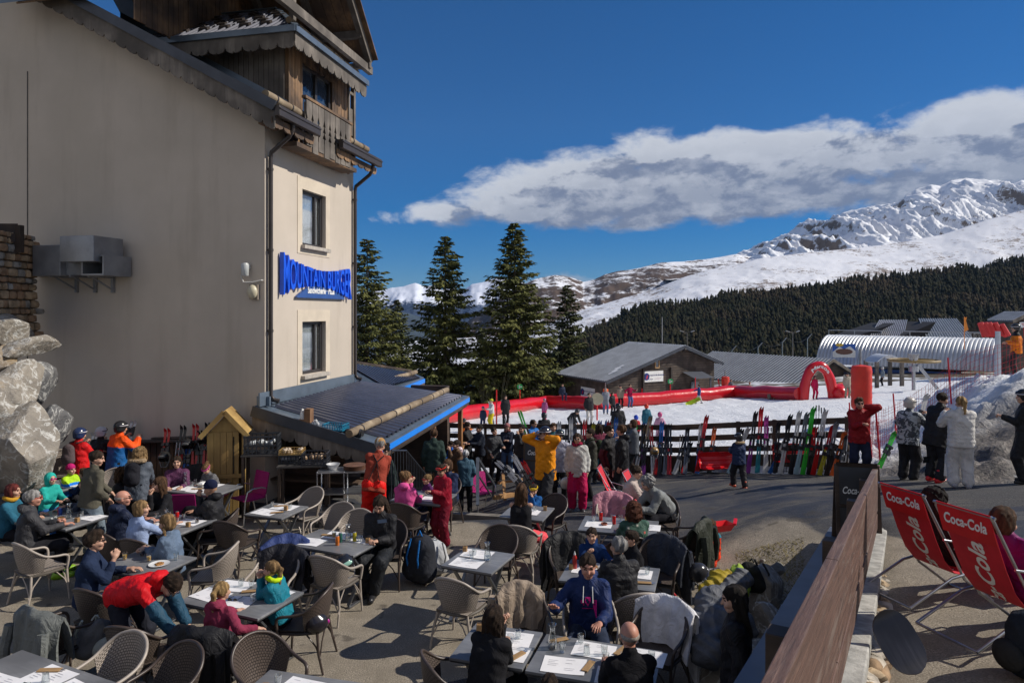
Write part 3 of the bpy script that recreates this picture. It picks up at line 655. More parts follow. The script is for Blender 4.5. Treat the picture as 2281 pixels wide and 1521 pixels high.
def log(parent,p,q,r,nb,name='snow_guard_log'):
    p=Vector(p);q=Vector(q); mb=MB(); n=7
    mb.tube([p.lerp(q,i/n)+Vector((0,0,.006*math.sin(i*2.1))) for i in range(n+1)],[r*(1+.05*math.sin(i*3.3)) for i in range(n+1)],12); o=mb.build(name,M_LOG,parent,smooth=50)
    mb=MB(); d=(q-p).normalized()
    for i in range(nb):
        c=p.lerp(q,(i+.6)/(nb+.2)); mb.tube([c-d*.02,c+d*.02],r*1.10,12)
        mb.box(c-Vector((0,0,r*1.3)),(.03,.03,r*1.2))
    mb.build('log_strap',M_BROWNM,o); return o
log(bld,(-.55,-.36,roofpt(-.36)+.14),(1.3,-.36,roofpt(-.36)+.12),.085,3); log(bld,(2.35,-.36,roofpt(-.36)+.13),(4.25,-.36,roofpt(-.36)+.13),.085,3)
# downpipes
def pipe(a,b0,ztop,zbot,name='downpipe'):
    mb=MB(); mb.tube([(a,-.60,ztop),(a,-.58,ztop-.18),(a,-.50,ztop-.32),(a,b0-.02,ztop-.62),(a,b0,ztop-.75),(a,b0,zbot+.12),(a+.03,b0-.05,zbot+.03),(a+.06,b0-.16,zbot)],.048,10); o=mb.build(name,M_BROWNM,bld,smooth=60)
    mb=MB()
    z=ztop-1
    while z>zbot+.3: mb.tube([(a,b0,z),(a,b0,z+.05)],.058,10); mb.box((a,b0+.05,z+.025),(.03,.06,.03)); z-=1.7
    mb.build('pipe_clip',M_BROWNM,o)
pipe(.10,-.075,7.98,2.12); pipe(4.12,-.075,7.98,2.2)
# ------------- dormer
A0,A1=.74,3.59; ZW0=7.64; ZD=9.93
mb=MB(); dz1=8.62
wa0,wa1=1.33,2.75; wz0,wz1=8.35,9.72
n=0; rs=random.Random(3)
def planks(mb,a0,a1,z0,z1,y,wd=.13,th=.035):
    a=a0
    while a<a1-.01:
        e=min(a1,a+wd); lo=z0-rs.random()*.04; mb.box(((a+e)/2,y+rs.random()*.008,(lo+z1)/2),(e-a-.012,th,z1-lo)); a=e
for (x0,x1,z0,z1) in ((A0,wa0,ZW0,ZD),(wa1,A1,ZW0,ZD),(wa0,wa1,wz1,ZD)): planks(mb,x0,x1,z0,z1,-.10)
mb.box(((A0+wa0)/2,-.05,(ZW0+ZD)/2),(wa0-A0,.04,ZD-ZW0)); mb.box(((A1+wa1)/2,-.05,(ZW0+ZD)/2),(A1-wa1,.04,ZD-ZW0)); mb.build('dormer_front',M_CLAD,bld)
mb=MB()
b=-.02
while b<4.2:
    zl=max(ZW0+.3,roofpt(b)); mb.box((A0-.02+rs.random()*.008,b+.06,(zl+ZD+.1)/2),(.035,.115,ZD+.1-zl)); b+=.125
mb.box((A0+.02,2.05,9.1),(.03,4.2,2.2)); mb.build('dormer_cheek',M_GREYW,bld)
mb=MB(); mb.add([(A0-.045,-.3,roofpt(-.3)+.02),(A0-.045,4.2,roofpt(4.2)+.02),(A0-.045,4.2,roofpt(4.2)+.26),(A0-.045,-.1,roofpt(-.1)+.26)],[(0,1,2,3)]); mb.box((A0+.12,-.13,8.42),(.30,.012,.3)); mb.box((A1+.12,-.13,8.42),(.30,.012,.3)); mb.build('step_flashing',M_ZINC,bld)
mb=MB()
for (p,q) in (((wa0,wz0),(wa0+.09,wz1)),((wa1-.09,wz0),(wa1,wz1)),((wa0,wz1-.09),(wa1,wz1)),((wa0,wz0),(wa1,wz0+.07)),(((wa0+wa1)/2-.05,wz0),((wa0+wa1)/2+.05,wz1-.09))):
    mb.box(((p[0]+q[0])/2,-.03,(p[1]+q[1])/2),(q[0]-p[0],.08,q[1]-p[1]))
wd=mb.build('window',M_FRAME,bld,bevel=.006,label='tall double dormer window behind the balustrade')
mb=MB(); mb.box(((wa0+wa1)/2,.0,(wz0+wz1)/2),(wa1-wa0,.02,wz1-wz0)); mb.build('pane',M_GLASSD,wd)
def firboard(mb,a0,a1,z0,z1,y,th=.03,n=1):
    """balustrade boards with fir-tree cut-outs between neighbours"""
    wdt=.27; k=int(round((a1-a0)/wdt))
    for i in range(k):
        l=a0+i*wdt; r=l+wdt; L=[];H=z1-z0
        prof=[(0,0),(.03,0.0)]
        zs=[z0-.12*abs(math.sin(i*1.7)),z0+.18*H,z0+.20*H,z0+.30*H,z0+.31*H,z0+.44*H,z0+.45*H,z0+.58*H,z0+.59*H,z0+.74*H,z1]
        xs=[.012,.012,.02,.02,.075,.012,.065,.012,.055,.008,.008]
        left=[(l+x,y,z) for x,z in zip(xs,zs)]; right=[(r-x,y,z) for x,z in zip(xs,zs)]
        for j in range(len(zs)-1): mb.prism([left[j],left[j+1],right[j+1],right[j]],(0,-th,0))
mb=MB(); firboard(mb,A0+.02,2.9,7.66,8.66,-.50); planks(mb,.76,1.0,7.66,8.6,-.49,.12,.03); bal=mb.build('balustrade',M_GREYW,bld)
mb=MB(); mb.box((1.85,-.5,8.70),(2.3,.10,.06)); mb.box((1.85,-.47,7.9),(2.2,.06,.1)); mb.box((1.85,-.3,7.60),(2.9,.42,.10)); mb.box((2.93,-.3,8.2),(.07,.45,1.0)); mb.build('balcony_frame',M_CLAD,bld)
mb=MB(); planks(mb,2.2,3.59,7.62,8.6,-.16); mb.build('apron_cladding',M_CLAD,bld)
# right hand corner post, panel with fir cut-outs
mb=MB(); mb.box((3.95,-.10,8.95),(.10,.10,2.1)); mb.box((3.66,-.10,8.95),(.07,.07,2.1)); mb.box((3.8,-.1,9.0),(.24,.03,.7)); mb.box((3.8,-.1,8.55),(.3,.08,.07)); mb.box((3.8,-.1,9.75),(.3,.08,.07)); mb.build('corner_post',M_GREYW,bld)
# dormer roof: eave towards viewer (a=.2) and front (b=-.45), hipped
E0,E1,F0=.15,3.75,-.62; RZ=11.25; ra=1.95; rb=.9
mb=MB(); ZR=ZD+.06
def q4(*P): mb.add(P,[tuple(range(len(P)))])
ribs=[]
def under(P): return [(p[0],p[1],p[2]-.07) for p in P]
side=[(E0,5.2,ZR),(E0,F0,ZR),(ra,rb,RZ),(ra,5.2,RZ)]; front=[(E0,F0,ZR),(E1,F0,ZR),(ra,rb,RZ)]; other=[(E1,F0,ZR),(E1,5.2,ZR),(ra,5.2,RZ),(ra,rb,RZ)]
for P in (side,front,other): q4(*P)
q4((E0,F0,ZR-.07),(E0,5.2,ZR-.07),(E1,5.2,ZR-.07),(E1,F0,ZR-.07))
dr=mb.build('dormer_roof',mat('lilac grey roof sheet',(.17,.175,.215),.7,.12,3,.1,30),bld)
mb=MB(); b=F0+.25
while b<5.0:      # raised ribs with snow stops
    u=min(1,(b-F0)/(rb-F0)) if b<rb else 1
    p=Vector((E0,b,ZR)); q=Vector((E0+(ra-E0)*u,b,ZR+(RZ-ZR)*u)); mb.bar(p+Vector((0,0,.02)),q+Vector((0,0,.02)),.03,.035); b+=.17
mb.build('roof_rib',mat('lilac grey roof sheet',(0,0,0)),dr)
mb=MB(); b=F0+.7; k=0
while b<4.8:
    for u in ((.25,.55,.85) if k%2 else (.4,.7)):
        if b<rb and u>(b-F0)/(rb-F0)-.08: continue
        p=Vector((E0+(ra-E0)*u,b,ZR+(RZ-ZR)*u+.045)); mb.box(p,(.12,.22,.05),(0,-math.atan2(RZ-ZR,ra-E0),0))
    b+=.26;k+=1
mb.build('snow_stop',M_BROWNM,dr)
mb=MB(); mb.bar((E0,F0,ZR+.03),(ra,rb,RZ+.03),.14,.03); mb.bar((ra,rb,RZ+.03),(ra,5.2,RZ+.03),.16,.03); mb.box((E0-.01,(F0+5.2)/2,ZR-.03),(.04,5.2-F0,.13)); mb.box(((E0+E1)/2,F0-.01,ZR-.03),(E1-E0,.04,.13)); mb.build('roof_trim',M_ZINC,dr)
mb=MB(); scallop(mb,(E0+.03,F0+.03,ZR-.09),(E0+.03,4.4,ZR-.09),.34,.03,12,.10); scallop(mb,(E0+.03,F0+.03,ZR-.09),(E1-.03,F0+.03,ZR-.09),.34,.03,10,.10,(0,1,0)); mb.build('fretwork_board',M_GREYW,dr)
log(dr,(E0+.1,F0+.22,ZR+.20),(E1-.2,F0+.22,ZR+.20),.07,6)
# big upper gable roof over the top floor with boarded soffit and beams
mb=MB(); UA=3.95; UZ=10.62; US=1.02; HA=1.55
for (p,q) in (((UA,UZ),(HA,UZ+(UA-HA)*US)),((HA,UZ+(UA-HA)*US),(HA-2.4,UZ))):
    for dz,th in ((.14,.10),):
        mb.add([(p[0],-.75,p[1]+dz),(q[0],-.75,q[1]+dz),(q[0],6,q[1]+dz),(p[0],6,p[1]+dz),(p[0],-.75,p[1]+dz-th),(q[0],-.75,q[1]+dz-th),(q[0],6,q[1]+dz-th),(p[0],6,p[1]+dz-th)],[(0,1,2,3),(7,6,5,4),(0,4,5,1),(1,5,6,2),(2,6,7,3),(3,7,4,0)])
ur=mb.build('upper_roof',M_ZINC,bld)
mb=MB()
for (p,q) in (((UA-.03,UZ),(HA,UZ+(UA-HA)*US-.03)),((HA,UZ+(UA-HA)*US-.03),(HA-2.4,UZ))):
    for k in range(24): y=-.7+k*.26; mb.bar((p[0],y,p[1]),(q[0],y,q[1]),.25,.03,(0,0,1))
mb.build('soffit_boards',M_CLAD,ur)
mb=MB()
for y in (-.62,.6,1.9): mb.bar((UA-.1,y,UZ-.07),(HA,y,UZ+(UA-HA)*US-.13),.14,.20); mb.bar((HA,y,UZ+(UA-HA)*US-.13),(HA-2.3,y,UZ-.0),.14,.2)
for a in (3.3,2.4): mb.bar((a,-.65,UZ+(UA-a)*US-.22),(a,4,UZ+(UA-a)*US-.22),.14,.18)
mb.bar((-.9,-.6,10.35),(3.95,-.6,10.35),.12,.2); mb.box((1.6,.3,11.4),(.12,.12,2.2)); mb.box((3.72,.15,10.1),(.12,.12,1.0)); mb.box((3.72,-.2,10.42),(.12,1.0,.14)); mb.build('roof_beam',M_GREYW,ur)
mb=MB(); planks(mb,-.9,3.7,10.0,13.4,2.4,.16); mb.build('attic_wall',M_CLAD,bld)
# ------------- sign
sg=empty('restaurant_sign',tuple(BC+BU*2.2),BROT,'big raised blue MOUNTAIN BURGER lettering with Sandwicherie Pizza plate on the facade','sign')
M_BLUE=mat('bright blue letters',(.004,.10,.78),.35,.06,4,0); M_BLUED=mat('blue plate',(.03,.09,.30),.4,.08,4,0); M_WHITE=mat('white paint',(.8,.8,.78),.6,.05,5,0)
def text_mesh(txt,size,ext,bold=0,font=None,sx=1.0):
    cu=bpy.data.curves.new('t','FONT'); cu.body=txt; cu.size=size; cu.extrude=ext; cu.offset=bold; cu.align_x='LEFT'; cu.resolution_u=3
    o=bpy.data.objects.new('t',cu); C.collection.objects.link(o); dg=bpy.context.evaluated_depsgraph_get(); me=bpy.data.meshes.new_from_object(o.evaluated_get(dg)); bpy.data.objects.remove(o); bpy.data.curves.remove(cu)
    n=len(me.vertices); co=np.empty(n*3,np.float32); me.vertices.foreach_get('co',co); co=co.reshape(-1,3); F=[tuple(p.vertices) for p in me.polygons]; bpy.data.meshes.remove(me)
    if n: co[:,0]-=co[:,0].min()
    co[:,0]*=sx; return co,F
L0,L1=.52,3.80     # extent of the lettering along the facade
zc_=zpx(612,16.3)
def letters(txt,parent,l0,l1,fn,m,depth,bold=.012):
    """each letter a mesh; fn(t)->(zlow,zhigh)"""
    co,F=text_mesh(txt,1,0,bold); xm=co[:,0].max()
    x=0
    for ch_i,ch in enumerate(txt):
        if ch==' ': continue
        pre,_=text_mesh(txt[:ch_i+1],1,.5,bold); c,F1=text_mesh(ch,1,.5,bold)
        off=pre[:,0].max()-c[:,0].max(); ymin,ymax=0,.70
        V=[]
        for p in c:
            t=(p[0]+off)/xm; t_=min(1,max(0,t)); lo,hi=fn(t_); V.append((l0+(l1-l0)*t,-.03-(p[2]+.5)*depth,lo+(hi-lo)*(p[1]-ymin)/(ymax-ymin)))
        mb=MB(); mb.add(V,F1); mb.build('letter',m,parent)
TXT='MOUNTAIN BURGER'
def sf(t):
    d=abs(t-.5)*2; h=.20+.22*d**1.7+(.05 if t<.06 else 0); c=zc_-.10*t-.03; return c-h,c+h*.95
letters(TXT,sg,L0-2.2,L1-2.2,sf,M_BLUE,.10,.012)
def arc(t): return 0
pl=[]; 
for i in range(21): t=i/20; pl.append(((1.15+t*2.35)-2.2,-.02,zpx(663,16.5)+.34*math.sin(math.pi*t)**.9))
mb=MB(); mb.prism([(1.15-2.2,-.02,zpx(663,16.5)-.02)]+pl+[(3.5-2.2,-.02,zpx(663,16.5)-.02)],(0,-.06,0)); pt=mb.build('name_plate',M_BLUED,sg)
co,F=text_mesh('Sandwicherie · Pizza',.20,.004,.006); sc=1.30/co[:,0].max(); mb=MB(); mb.add([(1.62-2.2+p[0]*sc,-.083-p[2],zpx(657,16.5)+.03+p[1]*1.05) for p in co],F); mb.build('plate_lettering',M_WHITE,pt)
for o in sg.children: o.location.x=0
# wall lamp and bell at the corner
lp=empty('wall_lamp',tuple(BC+BV*.36-BU*.02),BROT,'small grey outdoor wall lamp on the shaded gable by the corner','lamp')
mb=MB(); mb.box((-.08,0,4.95),(.12,.10,.10)); mb.build('mount',plast((.5,.5,.48)),lp); mb=MB(); mb.lathe([(.05,-.12),(.075,-.1),(.08,.12),(.06,.16),(.0,.16)],12,(-.14,0,4.86)); mb.build('lamp_shade',plast((.48,.50,.50)),lp,smooth=50)
bl=empty('wall_bell',tuple(BC+BV*.22-BU*.02),BROT,'round pale alarm bell under the wall lamp beside the corner','bell')
mb=MB(); mb.ball((-.09,0,4.42),(.09,.11,.15),12,8); mb.build('housing',plast((.55,.5,.36)),bl,smooth=60); mb=MB(); mb.box((-.03,0,4.42),(.05,.2,.32)); mb.build('back_plate',plast((.28,.24,.2)),bl)
mb=MB(); mb.tube([(-.10,.12,4.75),(-.12,.05,4.62),(-.08,-.14,4.62),(-.03,-.30,4.66)],.018,6); mb.tube([(-.03,-.30,4.66),(.0,-.33,4.66)],.018,6); ca=mb.build('cable',plast((.62,.6,.56)),lp,smooth=60)
# ------------- ventilation duct
dk=empty('ventilation_duct',tuple(BC+BV*5.5),BROT,'boxy galvanised ventilation duct bracketed to the shaded gable wall','duct')
M_GALV=mat('galvanised sheet',(.29,.30,.32),.42,.12,2.5,.03,20,metal=.5)
def DPb(px): # b position on wall plane (a=-.4) for a pixel column
    k=-(px-CX)/FPX; ox=BC.x-.4*BU.x; oy=BC.y-.4*BU.y; return (-ox-k*oy)/(.976+k*-.0+.0-(-.218*k)*-1*0+.218*k*0) if False else (k*oy+ox)/(-.976*-1-.218*k)*1.0
def bof(px,a=-.4):
    k=(px-CX)/FPX; ox=BC.x+a*BU.x; oy=BC.y+a*BU.y; return (k*oy-ox)/(BV.x-k*BV.y)
def zof(py,b,a=-.4): D=BC.y+a*BU.y+b*BV.y; return CAMZ+(HY-py)*D/FPX
def dbox(x0,x1,y0,y1,a0,a1,name,m=M_GALV,bev=.01):
    b0,b1=bof(x1,a0),bof(x0,a0); z0,z1=zof(y1,b0,a0),zof(y0,b0,a0); mb=MB(); mb.box(((a0+a1)/2,(b0+b1)/2-5.5,(z0+z1)/2),(a1-a0,b1-b0,z1-z0)); return mb.build(name,m,dk,bevel=bev)
dbox(72,134,545,614,-.75,-.02,'duct_section'); dbox(42,71,555,614,-.5,-.02,'duct_end_cap'); dbox(133,208,524,582,-.95,-.15,'duct_elbow'); dbox(134,186,583,613,-.6,-.02,'duct_section')
x0,x1,y0,y1=181,231,567,613; b0,b1=bof(x1,-.8),bof(x0,-.8); z0,z1=zof(y1,b0,-.8),zof(y0,b0,-.8); t=.035; mb=MB()
for (bb,zz_,sb,sz) in (((b0+t/2),(z0+z1)/2,t,z1-z0),((b1-t/2),(z0+z1)/2,t,z1-z0),((b0+b1)/2,z0+t/2,b1-b0-2*t,t),((b0+b1)/2,z1-t/2,b1-b0-2*t,t)): mb.box((-.425,bb-5.5,zz_),(.75,sb,sz))
mb.box((-.15,(b0+b1)/2-5.5,(z0+z1)/2),(.02,b1-b0-2*t,z1-z0-2*t)); mb.build('duct_outlet',M_GALV,dk)
for px in (140,182,222):
    b=bof(px)-5.5; z=zof(616,b+5.5); mb=MB(); mb.box((-.35,b,z-.0),(.7,.05,.05)); mb.box((-.04,b,z-.16),(.06,.06,.36)); mb.bar((-.6,b,z-.02),(-.04,b,z-.28),.03,.03); mb.build('bracket',M_GALV,dk)
# ------------- bar annex roofs
an=empty('bar_annex',tuple(BC),BROT,'low ribbed metal bar roof with blue fascia and log snow guard against the facade','bar roof')
def quadroof(P,name,parent,nr,thick=.05,rib=.03,m=None):
    """P: front-high, back-high, back-low, front-low ; ribs run from high to low edge"""
    P=[Vector(p) for p in P]; mb=MB(); n=nr*2
    def fn(u,v):
        hi=P[0].lerp(P[1],u); lo=P[3].lerp(P[2],u); p=hi.lerp(lo,v); return p
    V=[];F=[]
    seq=[0,.12,.5,.62]; us=[];hs=[]
    for i in range(nr):
        for s_,h in ((0,0),(.12,rib),(.5,rib),(.62,0)): us.append((i+s_)/nr); hs.append(h)
    us.append(1);hs.append(0)
    for u,h in zip(us,hs):
        for v in (0,1): V.append(fn(u,v)+Vector((0,0,h)))
    for i in range(len(us)-1): F.append((2*i,2*i+1,2*i+3,2*i+2))
    mb.add(V,F); return mb.build(name,m or mat('anthracite ribbed sheet',(.095,.10,.135),.35,.10,2,.04,40,metal=.55),parent)
def tobl(p): q=Vector(p)-BC; return Vector((q.x*BU.x+q.y*BU.y,q.x*BV.x+q.y*BV.y,p[2] if not isinstance(p,Vector) else p.z))
T1=tobl(PDz(846,993,13.80)); T2=tobl(PDz(1043,881,20.7)); H1=Vector((-.30,.10,2.06)); H2=Vector((4.3,-.02,2.14))
# inset ribbed area inside a zinc border
def lerp2(u,v): return H1.lerp(H2,u).lerp(T1.lerp(T2,u),v)
quadroof([lerp2(.075,.10)+Vector((0,0,.012)),lerp2(.965,.06)+Vector((0,0,.012)),lerp2(.965,.97)+Vector((0,0,.012)),lerp2(.075,.97)+Vector((0,0,.012))],'ribbed_roof',an,24,.05,.055)
mb=MB(); P=[H1,H2,T2,T1]; mb.add(P+[p-Vector((0,0,.06)) for p in P],[(0,3,2,1),(4,5,6,7),(0,1,5,4),(1,2,6,5),(2,3,7,6),(3,0,4,7)]); mb.build('roof_border',M_ZINC,an)
mb=MB(); mb.bar(H1+Vector((-.02,0,-.09)),T1+Vector((-.02,0,-.09)),.03,.22); mb.build('verge_fascia',M_DZINC,an)
mb=MB(); mb.bar(T1+Vector((0,-.02,-.03)),T2+Vector((0,-.02,-.03)),.03,.05); mb.build('eaves_trim',M_ZINC,an)
mb=MB(); mb.bar(T1+Vector((0,-.03,-.115)),T2+Vector((0,-.03,-.115)),.03,.125); mb.build('blue_fascia',mat('azure strip',(.01,.22,.80),.5,.05,3,0),an)
mb=MB(); mb.bar(T1+Vector((0,0,-.22)),T2+Vector((0,0,-.22)),.05,.08); mb.bar(T1+Vector((.1,.1,-.26)),T2+Vector((0,.1,-.26)),.12,.14); mb.bar(H2+Vector((-.0,0,-.1)),T2+Vector((0,0,-.1)),.06,.2); mb.build('eaves_beam',M_DARKW,an)
mb=MB(); scallop(mb,H1+Vector((-.0,0,-.19)),T1+Vector((-.0,0,-.17)),.32,.03,9,.11); mb.build('fretwork_board',M_GREYW,an)
log(an,lerp2(.005,.80)+Vector((-.25,0,.12)),lerp2(.985,.80)+Vector((0,0,.10)),.082,7)
mb=MB()
for k in range(16):
    u=(k+.5)/16; p=lerp2(u,.05);q=lerp2(u,.98); mb.bar(p-Vector((0,0,.12)),q-Vector((0,0,.12)),.08,.12)
mb.build('rafter',M_DARKW,an)
mb=MB(); mb.box((1.9,-.06,2.20),(4.4,.03,.28)); mb.box((-.04,.0,2.14),(.05,.3,.2)); mb.build('wall_flashing',M_ZINC,an)
for u in (.10,.60,.985):
    p=lerp2(u,.93); mb=MB(); mb.box((p.x,p.y,(p.z-.25-2.4)/2+.0),(.12,.12,p.z-.25+2.4)); mb.build('post',woodm('warm post wood',(.48,.25,.10),(.22,.10,.04),(6,6,.8),.6,2),an)
# second, farther annex roof
K=[PDz(786,812,19.5),PDz(925,832,25.0),PDz(940,836,24.0),PDz(868,862,18.8)]
K=[PDz(760,806,20.0),PDz(915,829,25.5),PDz(944,840,24.0),PDz(868,869,18.7),PDz(770,869,18.7)]
a2=empty('bar_annex',tuple(BC),BROT,'smaller farther annex roof behind the bar roof, at the corner of the building','annex roof')
Kl=[tobl(p) for p in K]; mb=MB(); mb.add(Kl+[p-Vector((0,0,.06)) for p in Kl],[(4,3,2,1,0),(5,6,7,8,9)]+[(i,(i+1)%5,5+(i+1)%5,5+i) for i in range(5)]); mb.build('roof_border',M_ZINC,a2)
quadroof([Kl[0].lerp(Kl[3],.06)+Vector((0,0,.03)),Kl[1].lerp(Kl[3],.1)+Vector((0,0,.03)),Kl[2].lerp(Kl[3],.12)+Vector((0,0,.02)),Kl[3].lerp(Kl[0],.08)+Vector((0,0,.03))],'ribbed_roof',a2,18)
mb=MB(); mb.bar(Kl[3]+Vector((.02,-.03,-.12)),Kl[2]+Vector((0,-.03,-.12)),.03,.14); mb.build('blue_fascia',mat('azure strip',(.01,.22,.80)),a2)
mb=MB(); mb.bar(Kl[3]+Vector((.02,0,-.24)),Kl[2]+Vector((0,0,-.24)),.08,.1); mb.bar(Kl[0]+Vector((0,0,.06)),Kl[1]+Vector((0,0,.06)),.07,.07); mb.build('eaves_beam',M_DARKW,a2)
log(a2,tobl(PDz(832,856,19.6)),tobl(PDz(926,829,23.9)),.08,3)
mb=MB(); mb.box((7.5,.5,.0),(.2,4.2,3.4)); mb.box((5.6,1.8,-.2),(3.4,.2,3.2)); mb.build('annex_wall',M_DARKW,a2)
# ------------- bar counter, recess wall and stair rail below the roof
bar=empty('bar_counter',(0,0,0),0,'warm wooden bar counter with slatted front under the roof eave','bar')
p0=Vector((X_(1003,17.5),17.5,0)); p1=Vector((X_(1030,21.5),21.5,0)); gz=g(p0.x,p0.y)
M_WARM=woodm('warm bar wood',(.62,.36,.15),(.30,.15,.06),(6,6,.8),.6,2)
mb=MB(); d=(p1-p0); n=24
for i in range(n): q=p0+d*(i+.5)/n; mb.box((q.x,q.y,gz+.3),(.035,d.length/n*.8,1.35),(0,0,math.atan2(d.y,d.x)-R(90)))
mb.build('slatted_front',M_WARM,bar)
mb=MB(); mb.bar(p0+Vector((-.1,-.2,gz+1.02)),p1+Vector((-.1,0,gz+1.02)),.42,.05); mb.build('counter_top',M_WARM,bar,bevel=.008)
# dark back wall of the service corner
sh=empty('service_shelf',tuple(BC),BROT,'dark timber wall and shelves of the service corner below the bar roof','wall')
mb=MB(); mb.box((.75,-.75,-.1),(.08,1.4,2.6)); mb.box((2.5,-.15,.2),(3.4,.10,2.8)); mb.build('boarding',M_DARKW,sh)
mb=MB(); mb.box((.45,-1.0,1.0),(.5,2.0,.04)); mb.box((.45,-1.0,.45),(.5,2.0,.04)); mb.build('shelf_board',M_DARKW,sh)
rl=empty('stair_railing',(0,0,0),0,'dark metal stair railing leading down beside the bar entrance','railing')
mb=MB(); a=PDz(905,1003,13.9); b=PDz(948,1055,14.6); mb.tube([PDz(872,1003,13.6),a,b],.018,6)
for i in range(13): t=i/12; q=a.lerp(b,t); mb.tube([q,q-Vector((0,0,.85))],.008,5)
for i in range(6): q=PDz(872,1003,13.6).lerp(a,i/5); mb.tube([q,q-Vector((0,0,1.0))],.01,5)
mb.build('bars',metal((.12,.13,.15)),rl)
gr=empty('metal_handrail',(0,0,0),0,'grey metal handrail frame at the edge of the terrace near the bar','railing')
mb=MB(); A=PDz(1064,1020,15.6);A0_=PDz(1064,1125,15.0); Bq=PDz(1100,1078,16.2);B0=PDz(1098,1104,16.4); mb.bar(A0_,A,.07,.07,(0,1,0)); mb.bar(A,Bq,.05,.05); mb.bar(PDz(1068,1062,15.5),PDz(1094,1103,16.2),.03,.03); mb.bar(Bq,B0,.05,.05,(0,1,0)); mb.build('frame',metal((.22,.24,.27)),gr)
# kerb at the terrace edge
kb=MB(); 
def kerbpt(px,D): X=X_(px,D); return Vector((X,D,g(X,D)))
kb.bar(Vector((-1.9,13.45,.02)),Vector((-.2,13.1,.03)),.16,.14); kb.build('terrace_kerb',mat('old concrete kerb',(.19,.17,.145),.9,.25,3,.4),None); tag(bpy.data.objects['terrace_kerb'],kind='structure')
# ================================================================ ROCK WALL, STONE WALL, FENCE on the left
def rockmat(name,c1,c2,c3,vein=1):
    def fn(t,b,tc):
        v=tc.outputs['Object']; n=t.noise(v,1.4,6,.65,.5); f=t.noise(v,8,6,.7,.4)
        vn=t.node('ShaderNodeTexNoise'); t.l.new(v,vn.inputs['Vector']); vn.inputs['Scale'].default_value=2.6; vn.inputs['Detail'].default_value=5; vn.inputs['Distortion'].default_value=1.1
        vv=t.m('ABSOLUTE',t.m('SUBTRACT',vn.outputs[0],.5)); ve=t.m('MULTIPLY',t.m('SUBTRACT',1,t.sstep(vv,.0,.022)),vein)
        ve2=t.m('MULTIPLY',t.sstep(f,.50,.60),t.m('SUBTRACT',1,t.sstep(vv,.0,.10))); ve=t.m('MAXIMUM',ve,t.m('MULTIPLY',ve2,vein*.8))
        col=t.mix(t.sstep(n,.35,.65),c1,c2); col=t.mix(t.m('MULTIPLY',t.sstep(n,.60,.72),.7),col,c3); col=t.mix(ve,col,(.62,.62,.60)); t.l.new(col,b.inputs['Base Color'])
        b.inputs['Roughness'].default_value=.7; bumpin(t,b,t.m('ADD',f,t.m('MULTIPLY',n,2)),.9,.05)
    return cmat(name,fn)
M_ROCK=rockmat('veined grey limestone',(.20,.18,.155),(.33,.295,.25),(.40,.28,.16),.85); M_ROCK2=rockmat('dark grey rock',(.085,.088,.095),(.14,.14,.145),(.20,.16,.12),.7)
def boulder(c,r,seed,m=None,label=None,rot=0,flat=.0,name='boulder',cat='boulder',group='boulders stacked against the building',sub=26):
    rs=np.random.RandomState(seed); u=sub*2; pts=[]
    th=np.linspace(0,math.pi,sub+1); ph=np.linspace(0,2*math.pi,u,endpoint=False); T,Pp=np.meshgrid(th,ph,indexing='ij')
    P=np.stack([np.sin(T)*np.cos(Pp),np.sin(T)*np.sin(Pp),-np.cos(T)],-1).reshape(-1,3)
    # cut the ball by random planes -> faceted block
    for k in range(17):
        n=rs.randn(3); n/=np.linalg.norm(n); dd=.46+.34*rs.rand(); e=P@n-dd; P=P-np.maximum(e,0)[:,None]*n*.92
    s=seed*3.1; disp=(fbm(P[:,0]*1.7+s,P[:,1]*1.7,P[:,2]*1.7,5,.55)-.5)*.22+(fbm(P[:,0]*7+s,P[:,1]*7,P[:,2]*7,3,ridge=True)-.5)*.045
    P=P*(1+disp)[:,None]*1.10; P=P*np.array(r); 
    idx=np.arange((sub+1)*u).reshape(sub+1,u); a=idx[:-1];b=np.roll(idx,-1,1)[:-1];c_=np.roll(idx,-1,1)[1:];d=idx[1:]
    F=np.stack([a.ravel(),b.ravel(),c_.ravel(),d.ravel()],1)
    o=link(name,mkmesh(name,P,F,m or M_ROCK,smooth=38)); o.location=c; o.rotation_euler=(rs.randn()*.15,rs.randn()*.15,rot); tag(o,label,cat,group); return o
def RB(x0,y0,x1,y1,D,seed,label,m=None,dep=.8):
    x0-=24;x1-=24; a=PDz(x0,y1,D);b=PDz(x1,y0,D); c=(a+b)/2; boulder((c.x,D+dep*.4,c.z),((b.x-a.x)/2,dep,(b.z-a.z)/2),seed,m,label,0)
RB(-70,685,60,770,13.3,1,'brown and grey boulder topmost of the rock wall, under the stone masonry')
RB(10,745,102,800,13.1,2,'long flat brown slab boulder below the topmost rock')
RB(-50,770,32,835,12.7,3,'small golden brown stone wedged at the left edge of the rock wall',rockmat('tan rock',(.30,.22,.13),(.24,.2,.16),(.4,.28,.15),.3))
RB(-20,795,82,925,12.5,4,'pale sunlit boulder in the middle of the rock wall')
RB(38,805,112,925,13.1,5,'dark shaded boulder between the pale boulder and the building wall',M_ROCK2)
RB(-90,860,40,960,12.0,6,'light grey boulder at the left edge above the largest rock')
RB(-60,905,150,1115,11.9,7,'largest white-veined grey boulder at the bottom of the rock wall')
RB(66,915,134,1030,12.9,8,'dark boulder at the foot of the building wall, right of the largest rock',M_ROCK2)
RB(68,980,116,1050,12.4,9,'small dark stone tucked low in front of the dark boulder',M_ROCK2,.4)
RB(-90,940,20,1100,11.7,12,'grey boulder cut by the left edge behind the diners')
